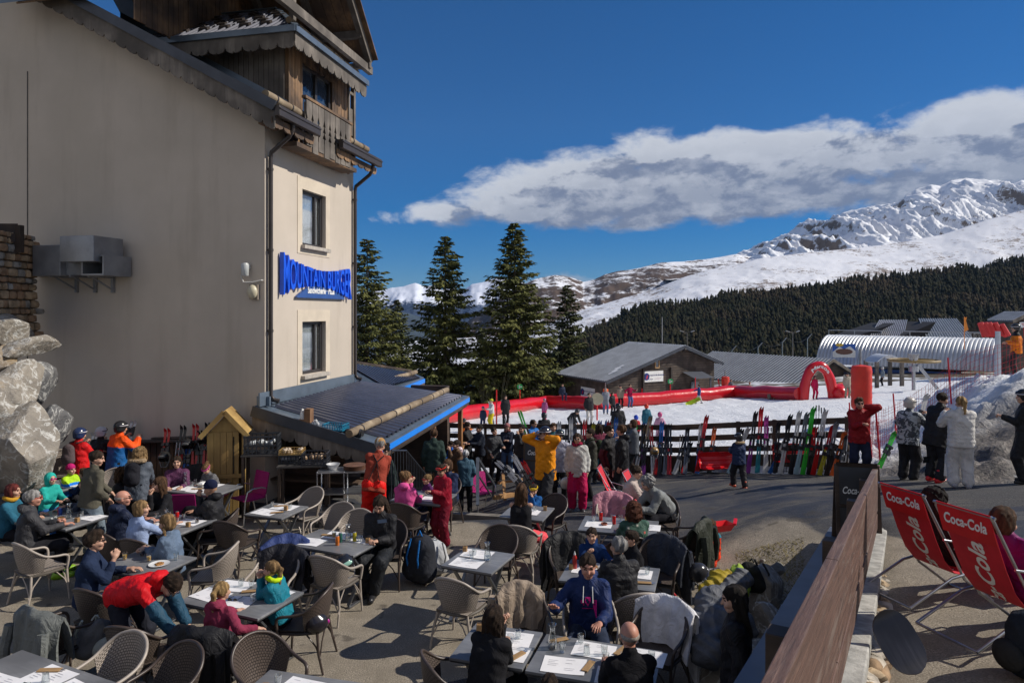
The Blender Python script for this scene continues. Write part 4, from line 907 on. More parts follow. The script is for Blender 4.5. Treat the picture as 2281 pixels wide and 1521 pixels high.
def masonry(name,m_stone,p0,p1,z0,z1,th,label,cat,seed=0,size=.26,capz=None):
    """wall of irregular stones set in mortar"""
    rs=random.Random(seed); p0=Vector(p0);p1=Vector(p1); L=(p1-p0).length; d=(p1-p0).normalized(); nrm=d.cross(Vector((0,0,1)))
    root=empty(name,tuple(p0),0,label,cat); mb=MB(); mb.bar(p0-p0+Vector((0,0,(z0+z1)/2)),(p1-p0)+Vector((0,0,(z0+z1)/2)),th,z1-z0); mb.build('mortar',mat('lime mortar',(.20,.18,.15),.95,.2,4,.4),root)
    mb=MB(); z=z0
    while z<z1-.05:
        h=size*(.6+.5*rs.random()); x=-rs.random()*.2
        while x<L:
            w_=size*(.7+1.0*rs.random()); c=d*(x+w_/2)+Vector((0,0,z+h/2)); mb.cm=rs.choice([0,0,1,2])
            for sgn in (1,-1):
                M=Matrix.Translation(c+nrm*sgn*(th/2))@Matrix.Rotation(math.atan2(d.y,d.x),4,'Z'); mb.M=M
                mb.ball((0,0,0),(w_/2*1.02,.05+.04*rs.random(),h/2*1.02),8,6,lambda p:1/max(.62,(abs(p.x)**4+abs(p.z)**4)**.25)*(.93+.14*rs.random()))
            x+=w_+.015
        z+=h+.012
    mb.M=Matrix(); mb.build('stones',m_stone,root,smooth=50); return root
ST=[mat('tan stone',(.36,.26,.16),.85,.3,6,.5,20),mat('grey stone',(.25,.235,.21),.85,.3,6,.5,20),mat('rust stone',(.30,.19,.11),.85,.3,6,.5,20)]
a=PDz(-60,700,13.4); b=PDz(30,700,14.6)
masonry('stone_wall',ST,(a.x,13.5,0),(b.x,14.9,0),3.4,5.6,.4,'rough stone masonry wall above the boulders at the left edge','wall',2,.17)
lf=empty('wooden_fence',(0,0,0),0,'dark wooden fence with pale gaps on top of the masonry at the left edge','fence')
mb=MB()
for k,z in enumerate((555,530,508)): mb.bar(PDz(-60,z,13.6),PDz(40,z,14.2),.04,.18)
mb.bar(PDz(42,502,14.2),PDz(42,562,14.2),.14,.12,(0,1,0)); mb.build('rails',M_DARKW,lf)
# ================================================================ RAILING WALL on the right
WD=Vector((.501,.865,0)); WE=Vector((5.33,10,0)); WS=.114
def wp(s,off=0,z=0): q=WE-WD*s+Vector((.865,-.501,0))*off; return Vector((q.x,q.y,z))
def ztop(s): return 1.76+WS*s
rw=empty('retaining_wall',tuple(wp(0)),0,'low stone retaining wall with concrete cap separating terrace and drive','wall')
def WL(s,off,z): return wp(s,off,z)-wp(0)
mb=MB(); 
for i in range(10): pass
P=[(0,),]
def slabw(mb,o0,o1,z0f,z1f,s0=-.15,s1=11,n=1):
    for i in range(n):
        a=s0+(s1-s0)*i/n; b=s0+(s1-s0)*(i+1)/n
        V=[WL(a,o0,z0f(a)),WL(a,o1,z0f(a)),WL(b,o1,z0f(b)),WL(b,o0,z0f(b)),WL(a,o0,z1f(a)),WL(a,o1,z1f(a)),WL(b,o1,z1f(b)),WL(b,o0,z1f(b))]
        fs=[(0,1,2,3),(7,6,5,4),(0,4,5,1),(1,5,6,2),(2,6,7,3),(3,7,4,0)]; q=[(s_,o_+z_-WS*s_) for s_,o_,z_ in ((a,o0,z0f(a)),(a,o1,z0f(a)),(b,o1,z0f(b)),(b,o0,z0f(b)),(a,o0,z1f(a)),(a,o1,z1f(a)),(b,o1,z1f(b)),(b,o0,z1f(b)))]; mb.add(V,fs,[[q[j] for j in f] for f in fs])
capf=lambda s: ztop(s)-.86
slabw(mb,-.20,.14,lambda s:-.3,lambda s:capf(s)-.12); mb.build('core',mat('rough concrete core',(.2,.19,.17),.95,.2,3,.5),rw)
mb=MB(); slabw(mb,-.24,.16,lambda s:capf(s)-.12,lambda s:capf(s)); 
mb.build('concrete_cap',mat('pale concrete',(.40,.39,.36),.9,.22,7,.5,50),rw,bevel=.012)
mb=MB(); rs=random.Random(5)
for side_ in (1,):
    s=-.2
    while s<10.5:
        z=capf(s)-.13; zb=min(.35,g(*(wp(s,.6).xy))-.1)
        while z>zb:
            h=.05+.09*rs.random(); w_=.12+.2*rs.random(); off=.12+(capf(s)-z)*.30+.05*rs.random(); c=WL(s+w_*.3*rs.random(),off,z-h/2); mb.cm=rs.choice([0,0,1,2])
            mb.M=Matrix.Translation(c)@Matrix.Rotation(math.atan2(WD.y,WD.x)+rs.uniform(-.2,.2),4,'Z'); mb.ball((0,0,0),(w_*.62,.07+.05*rs.random(),h*.60),8,6,lambda p:.85+.3*rs.random()); z-=h*.95
        s+=.17
mb.M=Matrix(); mb.build('face_stones',[mat('ochre flat stone',(.42,.31,.19),.85,.35,8,.5,30),mat('pale flat stone',(.46,.41,.34),.85,.3,8,.5,30),mat('rust flat stone',(.33,.22,.13),.85,.3,8,.5,30)],rw,smooth=40)
def railm(t,b,tc):
    u=tc.outputs['UV']; n=t.noise(t.mapping(u,scale=(1.3,34,1)),1,7,.7,.8); n2=t.noise(t.mapping(u,scale=(.7,5,1)),1.3,5,.65,.6); k=t.noise(t.mapping(u,scale=(3,9,1)),1.4,2,.5)
    col=t.ramp(n,[(.28,(.040,.021,.017)),(.5,(.105,.055,.040)),(.72,(.19,.105,.075))]); col=t.mix(t.m('MULTIPLY',t.sstep(n2,.5,.68),.75),col,(.19,.145,.12)); col=t.mix(t.sstep(k,.70,.74),col,(.03,.018,.015))
    t.l.new(col,b.inputs['Base Color']); b.inputs['Roughness'].default_value=.6; bumpin(t,b,n,.8,.008)
M_RAIL=cmat('reddish brown plank',railm)
rfn=empty('plank_railing',tuple(wp(0)),0,'reddish brown plank railing on square posts on top of the retaining wall','railing')
for k,(s0,s1) in enumerate(((-.1,3.35),(3.36,6.9),(6.91,11))):
    mb=MB(); slabw(mb,-.02,.05,lambda s:ztop(s)-.56,lambda s:ztop(s)-.0,s0,s1); mb.build('plank',M_RAIL,rfn,bevel=.006)
    mb=MB(); slabw(mb,-.02,.05,lambda s:ztop(s)-.80,lambda s:ztop(s)-.60,s0,s1); mb.build('plank',M_RAIL,rfn,bevel=.006)
for D in (3.1,5.2,7.3,9.2):
    s=(10-D)/.865; z1=ztop(s)-.14; mb=MB(); c=WL(s,-.105,0); mb.box((c.x,c.y,(z1+capf(s)-.45)/2),(.12,.12,z1-capf(s)+.45),(0,0,math.atan2(WD.y,WD.x))); mb.build('post',M_DARKW,rfn,bevel=.005)
mb=MB()      # steel ledge on the terrace side
V=[];
slabw(mb,-.62,-.23,lambda s:capf(s)-.19,lambda s:capf(s)-.16); lg=mb.build('ledge',mat('grey steel ledge',(.10,.115,.15),.5,.12,2,.05,30,metal=.2),rw)
# ================================================================ FURNITURE
def weave(name,c1,c2,sx=26,sy=16,holes=False):
    def fn(t,b,tc):
        v=t.mapping(tc.outputs['UV'],scale=(sx,sy,1)); br=t.node('ShaderNodeTexBrick'); t.l.new(v,br.inputs['Vector']); br.offset=.5
        br.inputs['Color1'].default_value=c4(c1); br.inputs['Color2'].default_value=c4(tuple(x*.85 for x in c1)); br.inputs['Mortar'].default_value=c4(c2)
        br.inputs['Scale'].default_value=1; br.inputs['Mortar Size'].default_value=.13; br.inputs['Mortar Smooth'].default_value=.6; br.inputs['Brick Width'].default_value=1; br.inputs['Row Height'].default_value=1
        t.l.new(br.outputs[0],b.inputs['Base Color']); b.inputs['Roughness'].default_value=.5; bumpin(t,b,t.m('SUBTRACT',1,br.outputs[1]),.9,.012)
    return cmat(name,fn)
M_WD=weave('dark brown wicker',(.11,.082,.068),(.018,.014,.012)); M_WT=weave('taupe wicker',(.42,.36,.31),(.10,.085,.07))
M_FD=mat('dark brown rattan tube',(.062,.045,.038),.4,.15,8,.1); M_FT=mat('taupe rattan tube',(.38,.33,.285),.45,.12,8,.1)
M_PINK=weave('magenta weave',(.62,.012,.24),(.25,.004,.10),22,22); M_ALU=metal((.55,.56,.58),.3)
def chair_proto(kind):
    wm,fm={'dark':(M_WD,M_FD),'taupe':(M_WT,M_FT)}[kind]
    r=empty('wicker_chair',(0,0,-50),0,'x','chair')
    # rim: from front left leg top over the arm, round the tall back, to the right
    half=[(.235,.255,.44),(.245,.275,.58),(.20,.288,.635),(.08,.29,.65),(-.05,.285,.68),(-.16,.262,.755),(-.235,.19,.83),(-.275,.09,.868)]
    rim=half+[(-.285,0,.878)]+[(x,-y,z) for x,y,z in reversed(half)]
    def cr(P,n=4):
        out=[]
        for i in range(len(P)-1):
            p0,p1,p2,p3=[Vector(P[max(0,min(len(P)-1,i+k))]) for k in(-1,0,1,2)]
            for j in range(n): t=j/n; out.append(.5*((2*p1)+(p2-p0)*t+(2*p0-5*p1+4*p2-p3)*t*t+(3*p1-p0-3*p2+p3)*t**3))
        out.append(Vector(P[-1])); return out
    mb=MB(); mb.tube(cr(rim),.0165,8); mb.build('rim',fm,r,smooth=60)
    rc=cr(half[4:]+[(-.285,0,.878)]+[(x,-y,z) for x,y,z in reversed(half[4:])],5); N=len(rc)-1
    def sh(u,v):
        k=u*N; i=min(int(k),N-1); p=rc[i].lerp(rc[i+1],k-i); a=(u-.5)*2; lo=Vector((-.205+.155*abs(a)**2.2,-.225*a if True else 0,.45)); lo.y=.225*(-a) if rc[0].y<0 else .225*(-a)
        lo.y=math.copysign(.225*abs(a)**.8,p.y) if abs(p.y)>1e-6 else 0
        q=lo.lerp(p,v); bul=math.sin(math.pi*v)*.025; q.x-=bul*(1-abs(a)); return q
    mb=MB(); mb.sheet(sh,22,9,.014); mb.build('back',wm,r,smooth=50)
    def seat(u,v): 
        a=(u-.5)*2; b=(v-.5)*2; x=.02+.235*b; y=.235*a*(1-.10*max(0,-b)); return (x,y,.452-.012*(1-a*a)*(1-b*b)+.006*b)
    mb=MB(); mb.sheet(seat,8,8,.026); mb.tube([(.25,-.235,.435),(.265,0,.435),(.25,.235,.435),(0,.25,.435),(-.2,.2,.435),(-.225,0,.435),(-.2,-.2,.435),(0,-.25,.435),(.25,-.235,.435)],.016,6); mb.build('seat',wm,r,smooth=50)
    for sx,sy in((1,1),(1,-1),(-1,1),(-1,-1)):
        mb=MB(); mb.tube([(.235*sx if sx>0 else -.19,.245*sy if sx>0 else .20*sy,.44),((.25 if sx>0 else -.22),.25*sy,.22),((.265 if sx>0 else -.275),.262*sy,0)],[.017,.015,.013],7); mb.build('leg',fm,r,smooth=60)
    mb=MB()
    for sy in(1,-1):
        mb.tube([(.255,.255*sy,.16),(.20,.25*sy,.30),(.10,.245*sy,.42)],.009,5); mb.tube([(-.25,.255*sy,.16),(-.18,.23*sy,.30),(-.08,.225*sy,.42)],.009,5)
    for sx in(.25,-.23): mb.tube([(sx,.245,.16),(sx,.16,.32),(sx,.06,.42)],.009,5); mb.tube([(sx,-.245,.16),(sx,-.16,.32),(sx,-.06,.42)],.009,5)
    mb.build('brace',fm,r,smooth=60); return r
def pinkchair_proto():
    r=empty('woven_chair',(0,0,-50),0,'x','chair')
    def b(u,v): return (-.21-.09*v,.23*(1-2*u)*(1-.04*v),.47+.43*v)
    mb=MB(); mb.sheet(b,8,8,.02); mb.build('back',M_PINK,r,smooth=40)
    def s_(u,v): return (-.23+.48*v,.235*(1-2*u),.455-.015*math.sin(math.pi*v))
    mb=MB(); mb.sheet(s_,8,8,.022); mb.build('seat',M_PINK,r,smooth=40)
    for sy in(1,-1):
        mb=MB(); mb.tube([(.27,.265*sy,0),(.24,.265*sy,.45),(.19,.268*sy,.62),(.08,.268*sy,.665),(-.10,.265*sy,.66),(-.2,.25*sy,.62)],.013,8); mb.build('armrest',M_ALU,r,smooth=60)
        mb=MB(); mb.tube([(-.30,.25*sy,0),(-.235,.245*sy,.30),(-.215,.243*sy,.5)],.012,8); mb.build('leg',M_ALU,r,smooth=60)
    return r
CHP={'dark':chair_proto('dark'),'taupe':chair_proto('taupe'),'pink':pinkchair_proto()}; used={}
def chair(X,D,h,kind,label,z=None,tilt=0):
    p=CHP[kind]; o=p if kind not in used else copy_tree(p); used[kind]=1
    o.location=(X,D,g(X,D) if z is None else z); o.rotation_euler=(0,R(tilt),R(h)); o['label']=label; o['group']={'pink':'magenta woven chairs'}.get(kind,'wicker chairs on the terrace'); return o
M_TOP=woodm('grey table laminate',(.33,.335,.35),(.16,.165,.178),(1,9,1),.42,2.2,.06); M_EDGE=mat('dark table edge',(.035,.036,.04),.5,.1,3,0); M_TLEG=metal((.26,.27,.29),.4)
_tp={}
def table(X,D,ang,w_,d_,label,name='folding_table'):
    key=(w_,d_)
    if key in _tp: r=copy_tree(_tp[key])
    else:
        r=empty(name,(0,0,0),0,'x','table'); _tp[key]=r
        mb=MB(); mb.box((0,0,.737),(w_,d_,.026)); mb.build('tabletop',M_TOP,r,bevel=.004)
        mb=MB(); mb.box((0,0,.715),(w_-.02,d_-.02,.018)); mb.build('edge',M_EDGE,r)
        for sx in(1,-1):
            x=sx*(w_/2-.12)
            for s2 in (1,-1):
                mb=MB(); mb.bar((x,-s2*d_*.36,.705),(x+s2*.018,s2*d_*.40,.03),.022,.045,(1,0,0)); mb.build('leg',M_TLEG,r)
            mb=MB(); mb.bar((x,-d_*.44,.015),(x,d_*.44,.015),.05,.03); mb.build('foot',M_TLEG,r,bevel=.005)
        mb=MB(); mb.bar((-(w_/2-.12),0,.37),((w_/2-.12),0,.37),.02,.02); mb.build('crossbar',M_TLEG,r)
    r.location=(X,D,g(X,D)); r.rotation_euler=(0,0,R(ang)); r['label']=label; r['group']='grey folding tables'; return r
TZ=.7505
TABS={}
def T(key,X,D,ang,w_,d_,label):
    TABS[key]=(X,D,ang,g(X,D)); return table(X,D,ang,w_,d_,label)
def onT(key,u,v):    # u along the table, v across (local metres)
    X,D,a,z=TABS[key]; c,s=math.cos(R(a)),math.sin(R(a)); return Vector((X+c*u-s*v,D+s*u+c*v,z+TZ))
T('T1',-.44,8.97,-23,.72,.75,'square grey table with carafe and two placemats in the centre of the terrace, nobody seated')
T('T2',-2.5,9.68,-23,1.15,.75,'grey table with orange and yellow drink cans in front of the phone user')
T('T3',-3.86,11.2,-18,.72,.72,'small square grey table with two placemats and wooden cube, left of the centre, nobody seated')
T('T4',-3.09,7.8,-22,1.15,.75,'grey table littered with papers and sunglasses between the two girls with ponytails')
T('T5',-4.2,5.92,-25,1.5,.75,'grey table set with placemats and upturned glasses in the bottom left corner')
T('T6',-.14,6.68,-17,.72,.75,'left half of the joined front tables, where the dark-haired woman leans')
T('T7',.78,6.37,-18,1.15,.75,'right half of the joined front tables with tall carafe and many glasses')
T('T8',1.22,8.47,-17,1.15,.75,'grey table of the family with ketchup bottle, boy and man in black puffer jacket')
T('T9',1.63,10.4,-15,1.15,.75,'grey table with red cola cans in front of the green flowered sweater')
T('T10',.25,11.1,-18,.72,.75,'small grey table in front of the woman in the black strappy top')
T('T11',-5.7,12.6,-17,1.15,.75,'grey table beside the magenta chairs near the wooden sentry box')
T('T12',-5.3,10.55,-18,1.15,.75,'grey table with wine glasses between the blonde women and the beanie teenager')
T('T13',-7.1,10.75,-19,1.15,.75,'grey table with red drink carafe in front of the man in the dark hoodie')
T('T14',-4.75,8.85,-18,.95,.75,'grey table with beer glass and plate between the curly man and the braided girl')
T('T15',-8.7,12.8,-18,1.15,.75,'grey table of the children at the back left beside the rocks')
T('T16',-1.83,5.75,-14,.95,.72,'grey table with one glass and placemat at the bottom edge, right of the dark chair')
T('T17',-1.55,12.0,-18,.95,.75,'grey table of the pink hoodie woman near the bar roof')
# ---- table things
M_PAPER=mat('white placemat paper',(.80,.79,.80),.85,.03,4,.1,9); M_INK=mat('faint print',(.42,.42,.46),.9,.1,5,0); M_KRAFT=mat('kraft paper',(.36,.22,.10),.85,.12,10,.3); M_OAK=woodm('pale oak block',(.58,.36,.15),(.36,.2,.08),(3,3,18),.6,2)
cnt={}
def placemat(p,ang,label,group='paper placemats on the tables',seed=0,curl=.0):
    rs=random.Random(seed); o=empty('placemat',p,R(ang),label,'placemat',group)
    def fn(u,v): x=(u-.5)*.40;y=(v-.5)*.29; return (x,y,.0035+curl*max(0,u-.75)**2*4*max(0,.6-v)+.002*math.sin(u*5+seed))
    mb=MB(); mb.sheet(fn,12,8,.0012); mb.build('sheet',M_PAPER,o,smooth=50)
    mb=MB()
    for col in range(2):
        for k in range(7):
            if rs.random()<.25: continue
            x=-.15+col*.16; y=.10-k*.03; L=.05+.06*rs.random(); mb.box((x+L/2,y,.0065+ .002*math.sin((x/.4+.5)*5+seed)),(L,.0035,.0006))
    mb.build('faint_print',M_INK,o); return o
def pouch(p,ang,label,group='kraft cutlery pouches'):
    o=empty('cutlery_pouch',p,R(ang),label,'pouch',group); mb=MB(); mb.box((0,0,.009),(.20,.062,.010)); mb.build('sleeve',M_KRAFT,o,bevel=.003); mb=MB(); mb.box((.12,.01,.010),(.05,.012,.004)); mb.box((.115,-.012,.010),(.04,.016,.004)); mb.build('cutlery',metal((.6,.6,.62)),o); return o
_pr={}
def proto(key,mk):
    if key in _pr: return copy_tree(_pr[key])
    _pr[key]=mk(); return _pr[key]
def put(o,p,label,group,ang=0,sc=1,tilt=(0,0)):
    o.location=p; o.rotation_euler=(R(tilt[0]),R(tilt[1]),R(ang)); o['label']=label; o['scale_note']=0; del o['scale_note']
    if group: o['group']=group
    if sc!=1: o.scale=(sc,)*3
    return o
M_BEER=mat('golden drink',(.65,.36,.05),.2,.1,5,0); M_COLA=mat('dark cola',(.05,.015,.008),.15,.1,5,0); M_WATER=mat('water in glass',(.55,.62,.66),.05,.05,5,0)
def mk_tumbler(fill=None,fh=.05,r=.034,h=.095):
    def mk():
        o=empty('glass_tumbler',(0,0,0),0,'x','glass'); mb=MB(); mb.lathe([(r*.74,.0),(r*.78,.006),(r,h),(r*.93,h),(r*.70,.014),(.0005,.012)],14); mb.build('wall',glassm(),o,smooth=40)
        if fill: mb=MB(); mb.lathe([(r*.70,.015),(r*(.70+.23*fh/h),.015+fh),(.0005,.016+fh)],12); mb.build('drink',fill,o,smooth=40)
        return o
    return mk
def mk_carafe():
    o=empty('carafe',(0,0,0),0,'x','carafe'); mb=MB(); mb.lathe([(.042,0),(.048,.01),(.046,.07),(.030,.14),(.022,.175),(.030,.215),(.042,.235),(.040,.235),(.028,.213),(.019,.175),(.027,.14),(.042,.07),(.043,.014),(.0005,.012)],18); mb.build('wall',glassm(),o,smooth=50)
    mb=MB(); mb.lathe([(.041,.015),(.041,.055),(.0005,.056)],14); mb.build('water',glassm(),o,smooth=40); return o
def mk_cube():
    o=empty('menu_cube',(0,0,0),0,'x','menu stand'); mb=MB(); mb.box((0,0,.035),(.055,.055,.068)); mb.build('block',M_OAK,o,bevel=.003); mb=MB(); mb.box((0,.0,.072),(.04,.004,.006)); mb.build('slot',M_EDGE,o); return o
def mk_can(c):
    def mk():
        o=empty('drink_can',(0,0,0),0,'x','can'); mb=MB(); mb.lathe([(.024,0),(.028,.008),(.028,.12),(.023,.13)],14); mb.build('body',mat('can paint %s'%(c,),c,.3,.3,30,0,metal=.3),o,smooth=40); mb=MB(); mb.lathe([(.024,.13),(.022,.132),(.0005,.131)],12); mb.box((0,.004,.133),(.012,.02,.002)); mb.build('lid',M_ALU,o,smooth=40); return o
    return mk
def mk_plate():
    o=empty('dinner_plate',(0,0,0),0,'x','plate'); mb=MB(); mb.lathe([(.08,.0),(.125,.016),(.127,.018),(.08,.006),(.0005,.006)],24); mb.build('dish',plast((.75,.75,.74),.25),o,smooth=50)
    mb=MB()
    for k in range(7): a=k*2.4; mb.ball((.03*math.cos(a),.045*math.sin(a),.012),(.03,.02,.012),8,5)
    mb.build('food',mat('browned food',(.35,.17,.05),.7,.5,40,.3),o,smooth=60); return o
def mk_bottle(c,h=.2,name='sauce_bottle'):
    def mk():
        o=empty(name,(0,0,0),0,'x','bottle'); mb=MB(); mb.lathe([(.028,0),(.03,.01),(.03,h*.65),(.014,h*.8)],14); mb.build('body',plast(c,.3),o,smooth=40); mb=MB(); mb.lathe([(.014,h*.8),(.013,h*.84),(.004,h)],10); mb.build('nozzle',plast((.7,.7,.7)),o,smooth=40); return o
    return mk
def mk_wine():
    o=empty('wine_glass',(0,0,0),0,'x','glass'); mb=MB(); mb.lathe([(.032,0),(.031,.003),(.004,.006),(.0035,.075),(.02,.09),(.036,.12),(.034,.165),(.033,.165),(.034,.12),(.018,.093),(.0005,.086)],16); mb.build('bowl',glassm(),o,smooth=50); return o
def mk_ash():
    o=empty('ashtray',(0,0,0),0,'x','ashtray'); mb=MB(); mb.lathe([(.045,0),(.052,.03),(.046,.03),(.04,.008),(.0005,.008)],16); mb.build('bowl',mat('terracotta',(.3,.09,.05),.7),o,smooth=40); return o
TN={}
def gl(key,u,v,where,fill=None,flip=False):
    k='tumbler'+(fill or ''); m={'beer':M_BEER,'cola':M_COLA,None:None}[fill]; o=proto(k,mk_tumbler(m)); p=onT(key,u,v); 
    if flip: put(o,p+Vector((0,0,.096)),'upturned empty glass tumbler '+where,'glass tumblers on the tables',0,1,(180,0))
    else: put(o,p,('glass tumbler ' if not fill else 'tumbler of %s '%('golden drink' if fill=='beer' else 'dark cola'))+where,'glass tumblers on the tables')
def pm(key,u,v,a,where,seed): placemat(onT(key,u,v),TABS[key][2]+a,'white paper placemat '+where,seed=seed,curl=.02 if seed%3==0 else 0)
def pc(key,u,v,a,where): pouch(onT(key,u,v)+Vector((0,0,.004)),TABS[key][2]+a,'brown kraft cutlery pouch '+where)
def cube(key,u,v,where): put(proto('cube',mk_cube),onT(key,u,v),'small pale wooden menu cube '+where,'wooden menu cubes',TABS[key][2]+12)
def car(key,u,v,where): put(proto('carafe',mk_carafe),onT(key,u,v),'glass water carafe '+where,'water carafes')
def can(key,u,v,c,nm,where): put(proto('can%s'%(c,),mk_can(c)),onT(key,u,v),nm+' '+where,'drink cans')
# T1
pm('T1',-.10,.17,4,'at the far side of the empty centre table',1); pm('T1',-.08,-.18,2,'at the near side of the empty centre table',2); cube('T1',-.30,.20,'on the empty centre table'); gl('T1',-.12,.12,'at the back on the empty centre table'); gl('T1',-.10,.0,'in front on the empty centre table'); car('T1',.12,.02,'on the empty centre table')
# T2
pm('T2',-.12,.22,6,'by the lemon drink on the can table',3); pm('T2',-.32,-.16,4,'at the near left of the can table',4); pm('T2',.33,.20,0,'in front of the phone user',5); pc('T2',-.25,.15,10,'beside the lemon drink'); cube('T2',.46,.12,'in front of the phone user')
gl('T2',-.12,.12,'with lemon slice behind the orange can','beer'); gl('T2',.06,.02,'left of the orange can'); gl('T2',.32,.12,'right of the yellow can'); car('T2',.15,.08,'between the orange and yellow cans'); can('T2',.12,-.12,(.75,.20,.03),'orange drink can','on the can table'); can('T2',.08,.0,(.03,.14,.11),'dark green drink can','behind the orange can'); can('T2',.25,.1,(.50,.42,.03),'yellow green drink can','in front of the phone user')
# T3
pm('T3',.02,.17,2,'at the far side of the small square table',6); pm('T3',-.10,-.15,-4,'at the near side of the small square table',7); pc('T3',-.08,.20,30,'at the far side of the small square table'); pc('T3',.10,-.13,38,'at the near side of the small square table'); cube('T3',.14,.05,'on the small square table'); gl('T3',-.20,.14,'on the left of the small square table'); gl('T3',.15,.14,'behind the cube of the small square table')
# T4
pm('T4',-.30,.20,10,'at the far left of the girls table',8); pm('T4',.28,.20,-6,'in front of the girl in teal',9); pm('T4',.05,-.14,14,'at the near centre of the girls table',12); pm('T4',-.36,-.10,-4,'in front of the ponytail girl in mauve',13); gl('T4',-.22,.22,'at the far side of the girls table'); gl('T4',-.08,.24,'standing tall at the far side of the girls table'); gl('T4',.22,-.06,'at the near side of the girls table'); gl('T4',.24,.10,'beside the cube of the girls table'); cube('T4',.36,.08,'on the girls table'); pc('T4',.0,.14,35,'in the middle of the girls table')
# T5
pm('T5',.0,.18,0,'at the top of the corner table',14); pm('T5',.42,.10,-4,'at the right of the corner table',15); pm('T5',-.3,-.1,3,'at the bottom left of the corner table',16); pm('T5',.62,-.2,0,'at the lower right end of the corner table',26); pc('T5',-.10,.24,28,'at the top of the corner table'); pc('T5',.38,.16,30,'at the right of the corner table'); gl('T5',.08,.10,'on the corner table, upper one',None,True); gl('T5',.45,-.02,'on the corner table, right one',None,True); gl('T5',.12,-.08,'at the bottom edge of the corner table')
# T6/T7
pm('T6',.10,.14,4,'beside the dark-haired woman, far side',17); pm('T6',.14,-.13,0,'under the elbow of the dark-haired woman',18); pc('T6',.25,-.18,65,'beside the dark-haired woman'); gl('T6',.16,.16,'behind on the left front table'); gl('T6',.12,.04,'in front on the left front table'); cube('T6',-.27,.22,'beside the dark-haired woman')
pm('T7',-.05,.18,0,'in front of the man in the navy hoodie',19); pm('T7',-.26,-.18,6,'at the near left of the right front table',21); pm('T7',.25,-.22,4,'beside the bald man, near side',22); pm('T7',.42,.20,-4,'in front of the white jacket chair',23)
car('T7',-.44,.10,'standing tallest on the right front table'); gl('T7',-.33,.05,'right of the tall carafe'); gl('T7',-.10,.08,'in the middle of the right front table',None,True); gl('T7',.06,.12,'in front of the navy hoodie'); gl('T7',.26,.04,'left of the bald man'); gl('T7',.34,.10,'tall one beside the bald man'); gl('T7',.50,.14,'in front of the white jacket chair'); pc('T7',-.04,-.14,80,'at the near centre of the right front table'); pc('T7',.2,.24,70,'at the far side of the right front table'); pc('T7',-.42,.26,40,'behind the tall carafe')
# T8
pm('T8',.30,.1,0,'in front of the dark-haired boy',24); pm('T8',-.28,.05,0,'in front of the boy with the fork',27); gl('T8',.28,.20,'on the family table','cola'); gl('T8',.44,.12,'with napkin at the right of the family table'); gl('T8',-.10,.20,'beside the plate of the family table'); put(proto('ketch',mk_bottle((.35,.02,.015),.22)),onT('T8',-.46,.05),'ketchup bottle at the left end of the family table',None); cube('T8',-.5,.02,'beside the ketchup bottle'); put(proto('plate',mk_plate),onT('T8',-.24,.16),'white plate of food in front of the boy with the fork','plates'); pc('T8',.42,-.18,10,'at the right end of the family table')
# T9
pm('T9',-.30,-.05,0,'beside the red cola cans',28); pm('T9',.42,.0,0,'at the right of the green sweater',29); can('T9',-.30,.18,(.55,.01,.01),'red cola can','at the back of the green sweater table'); can('T9',-.08,.05,(.55,.01,.01),'red cola can','in the middle of the green sweater table'); can('T9',.2,.16,(.55,.01,.01),'red cola can','right of the mustard bottle'); put(proto('ash',mk_ash),onT('T9',-.22,-.04),'round brown ashtray between the red cola cans',None); put(proto('must',mk_bottle((.55,.36,.12),.13,'mustard_bottle')),onT('T9',.10,.16),'mustard bottle on the green sweater table',None); gl('T9',-.12,.22,'behind the red cola cans'); cube('T9',.13,.2,'beside the mustard bottle')
# T10, T17
pm('T10',.0,.0,0,'in front of the black strappy top',30); cube('T10',.25,.18,'on the table of the black strappy top'); pm('T17',.2,-.1,0,'in front of the pink hoodie',31); pc('T17',.2,.15,10,'on the pink hoodie table')
# T11
pm('T11',-.35,-.1,0,'at the left of the magenta chair table',32); pm('T11',.05,-.16,4,'in front of the navy beanie',33); pm('T11',.0,.2,0,'in front of the polka dot child',34); cube('T11',.30,-.05,'on the magenta chair table')
for k,(u,v) in enumerate(((-.45,.15),(-.36,.2),(-.28,.05),(-.4,.0),(-.2,.18))): gl('T11',u,v,('leftmost','second','third','nearest','rightmost')[k]+' in the cluster on the magenta chair table')
gl('T11',.12,.0,'alone in the middle of the magenta chair table'); pc('T11',-.05,-.1,20,'on the magenta chair table'); car('T11',-.5,.1,'behind the glasses of the magenta chair table')
o=empty('bread_basket',onT('T11',-.12,.12),0,'white cloth lined bread basket among glasses on the magenta chair table','basket'); mb=MB(); mb.lathe([(.07,0),(.10,.05),(.095,.05),(.065,.008),(.0005,.008)],14); mb.build('basket',mat('pale basket',(.55,.52,.45)),o,smooth=50); mb=MB(); mb.ball((0,0,.045),(.085,.08,.04),10,6,lambda p:.8+.4*rng.random()); mb.build('napkin',M_WHITE,o)
# T12
for k,(u,v) in enumerate(((-.2,.15),(-.05,.05),(.0,-.12))): put(proto('wine',mk_wine),onT('T12',u,v),'stemmed glass, %s on the beanie table'%(('far left one','middle one','nearest one')[k]),'wine glasses')
can('T12',.02,.14,(.55,.01,.01),'red cola can','beside the braided girl\'s table'); gl('T12',.44,.1,'in front of the beanie teenager','cola'); cube('T12',.44,-.08,'in front of the beanie teenager'); pm('T12',.3,.1,0,'in front of the beanie teenager',35); pm('T12',-.2,-.1,0,'in front of the light blue sweater',36)
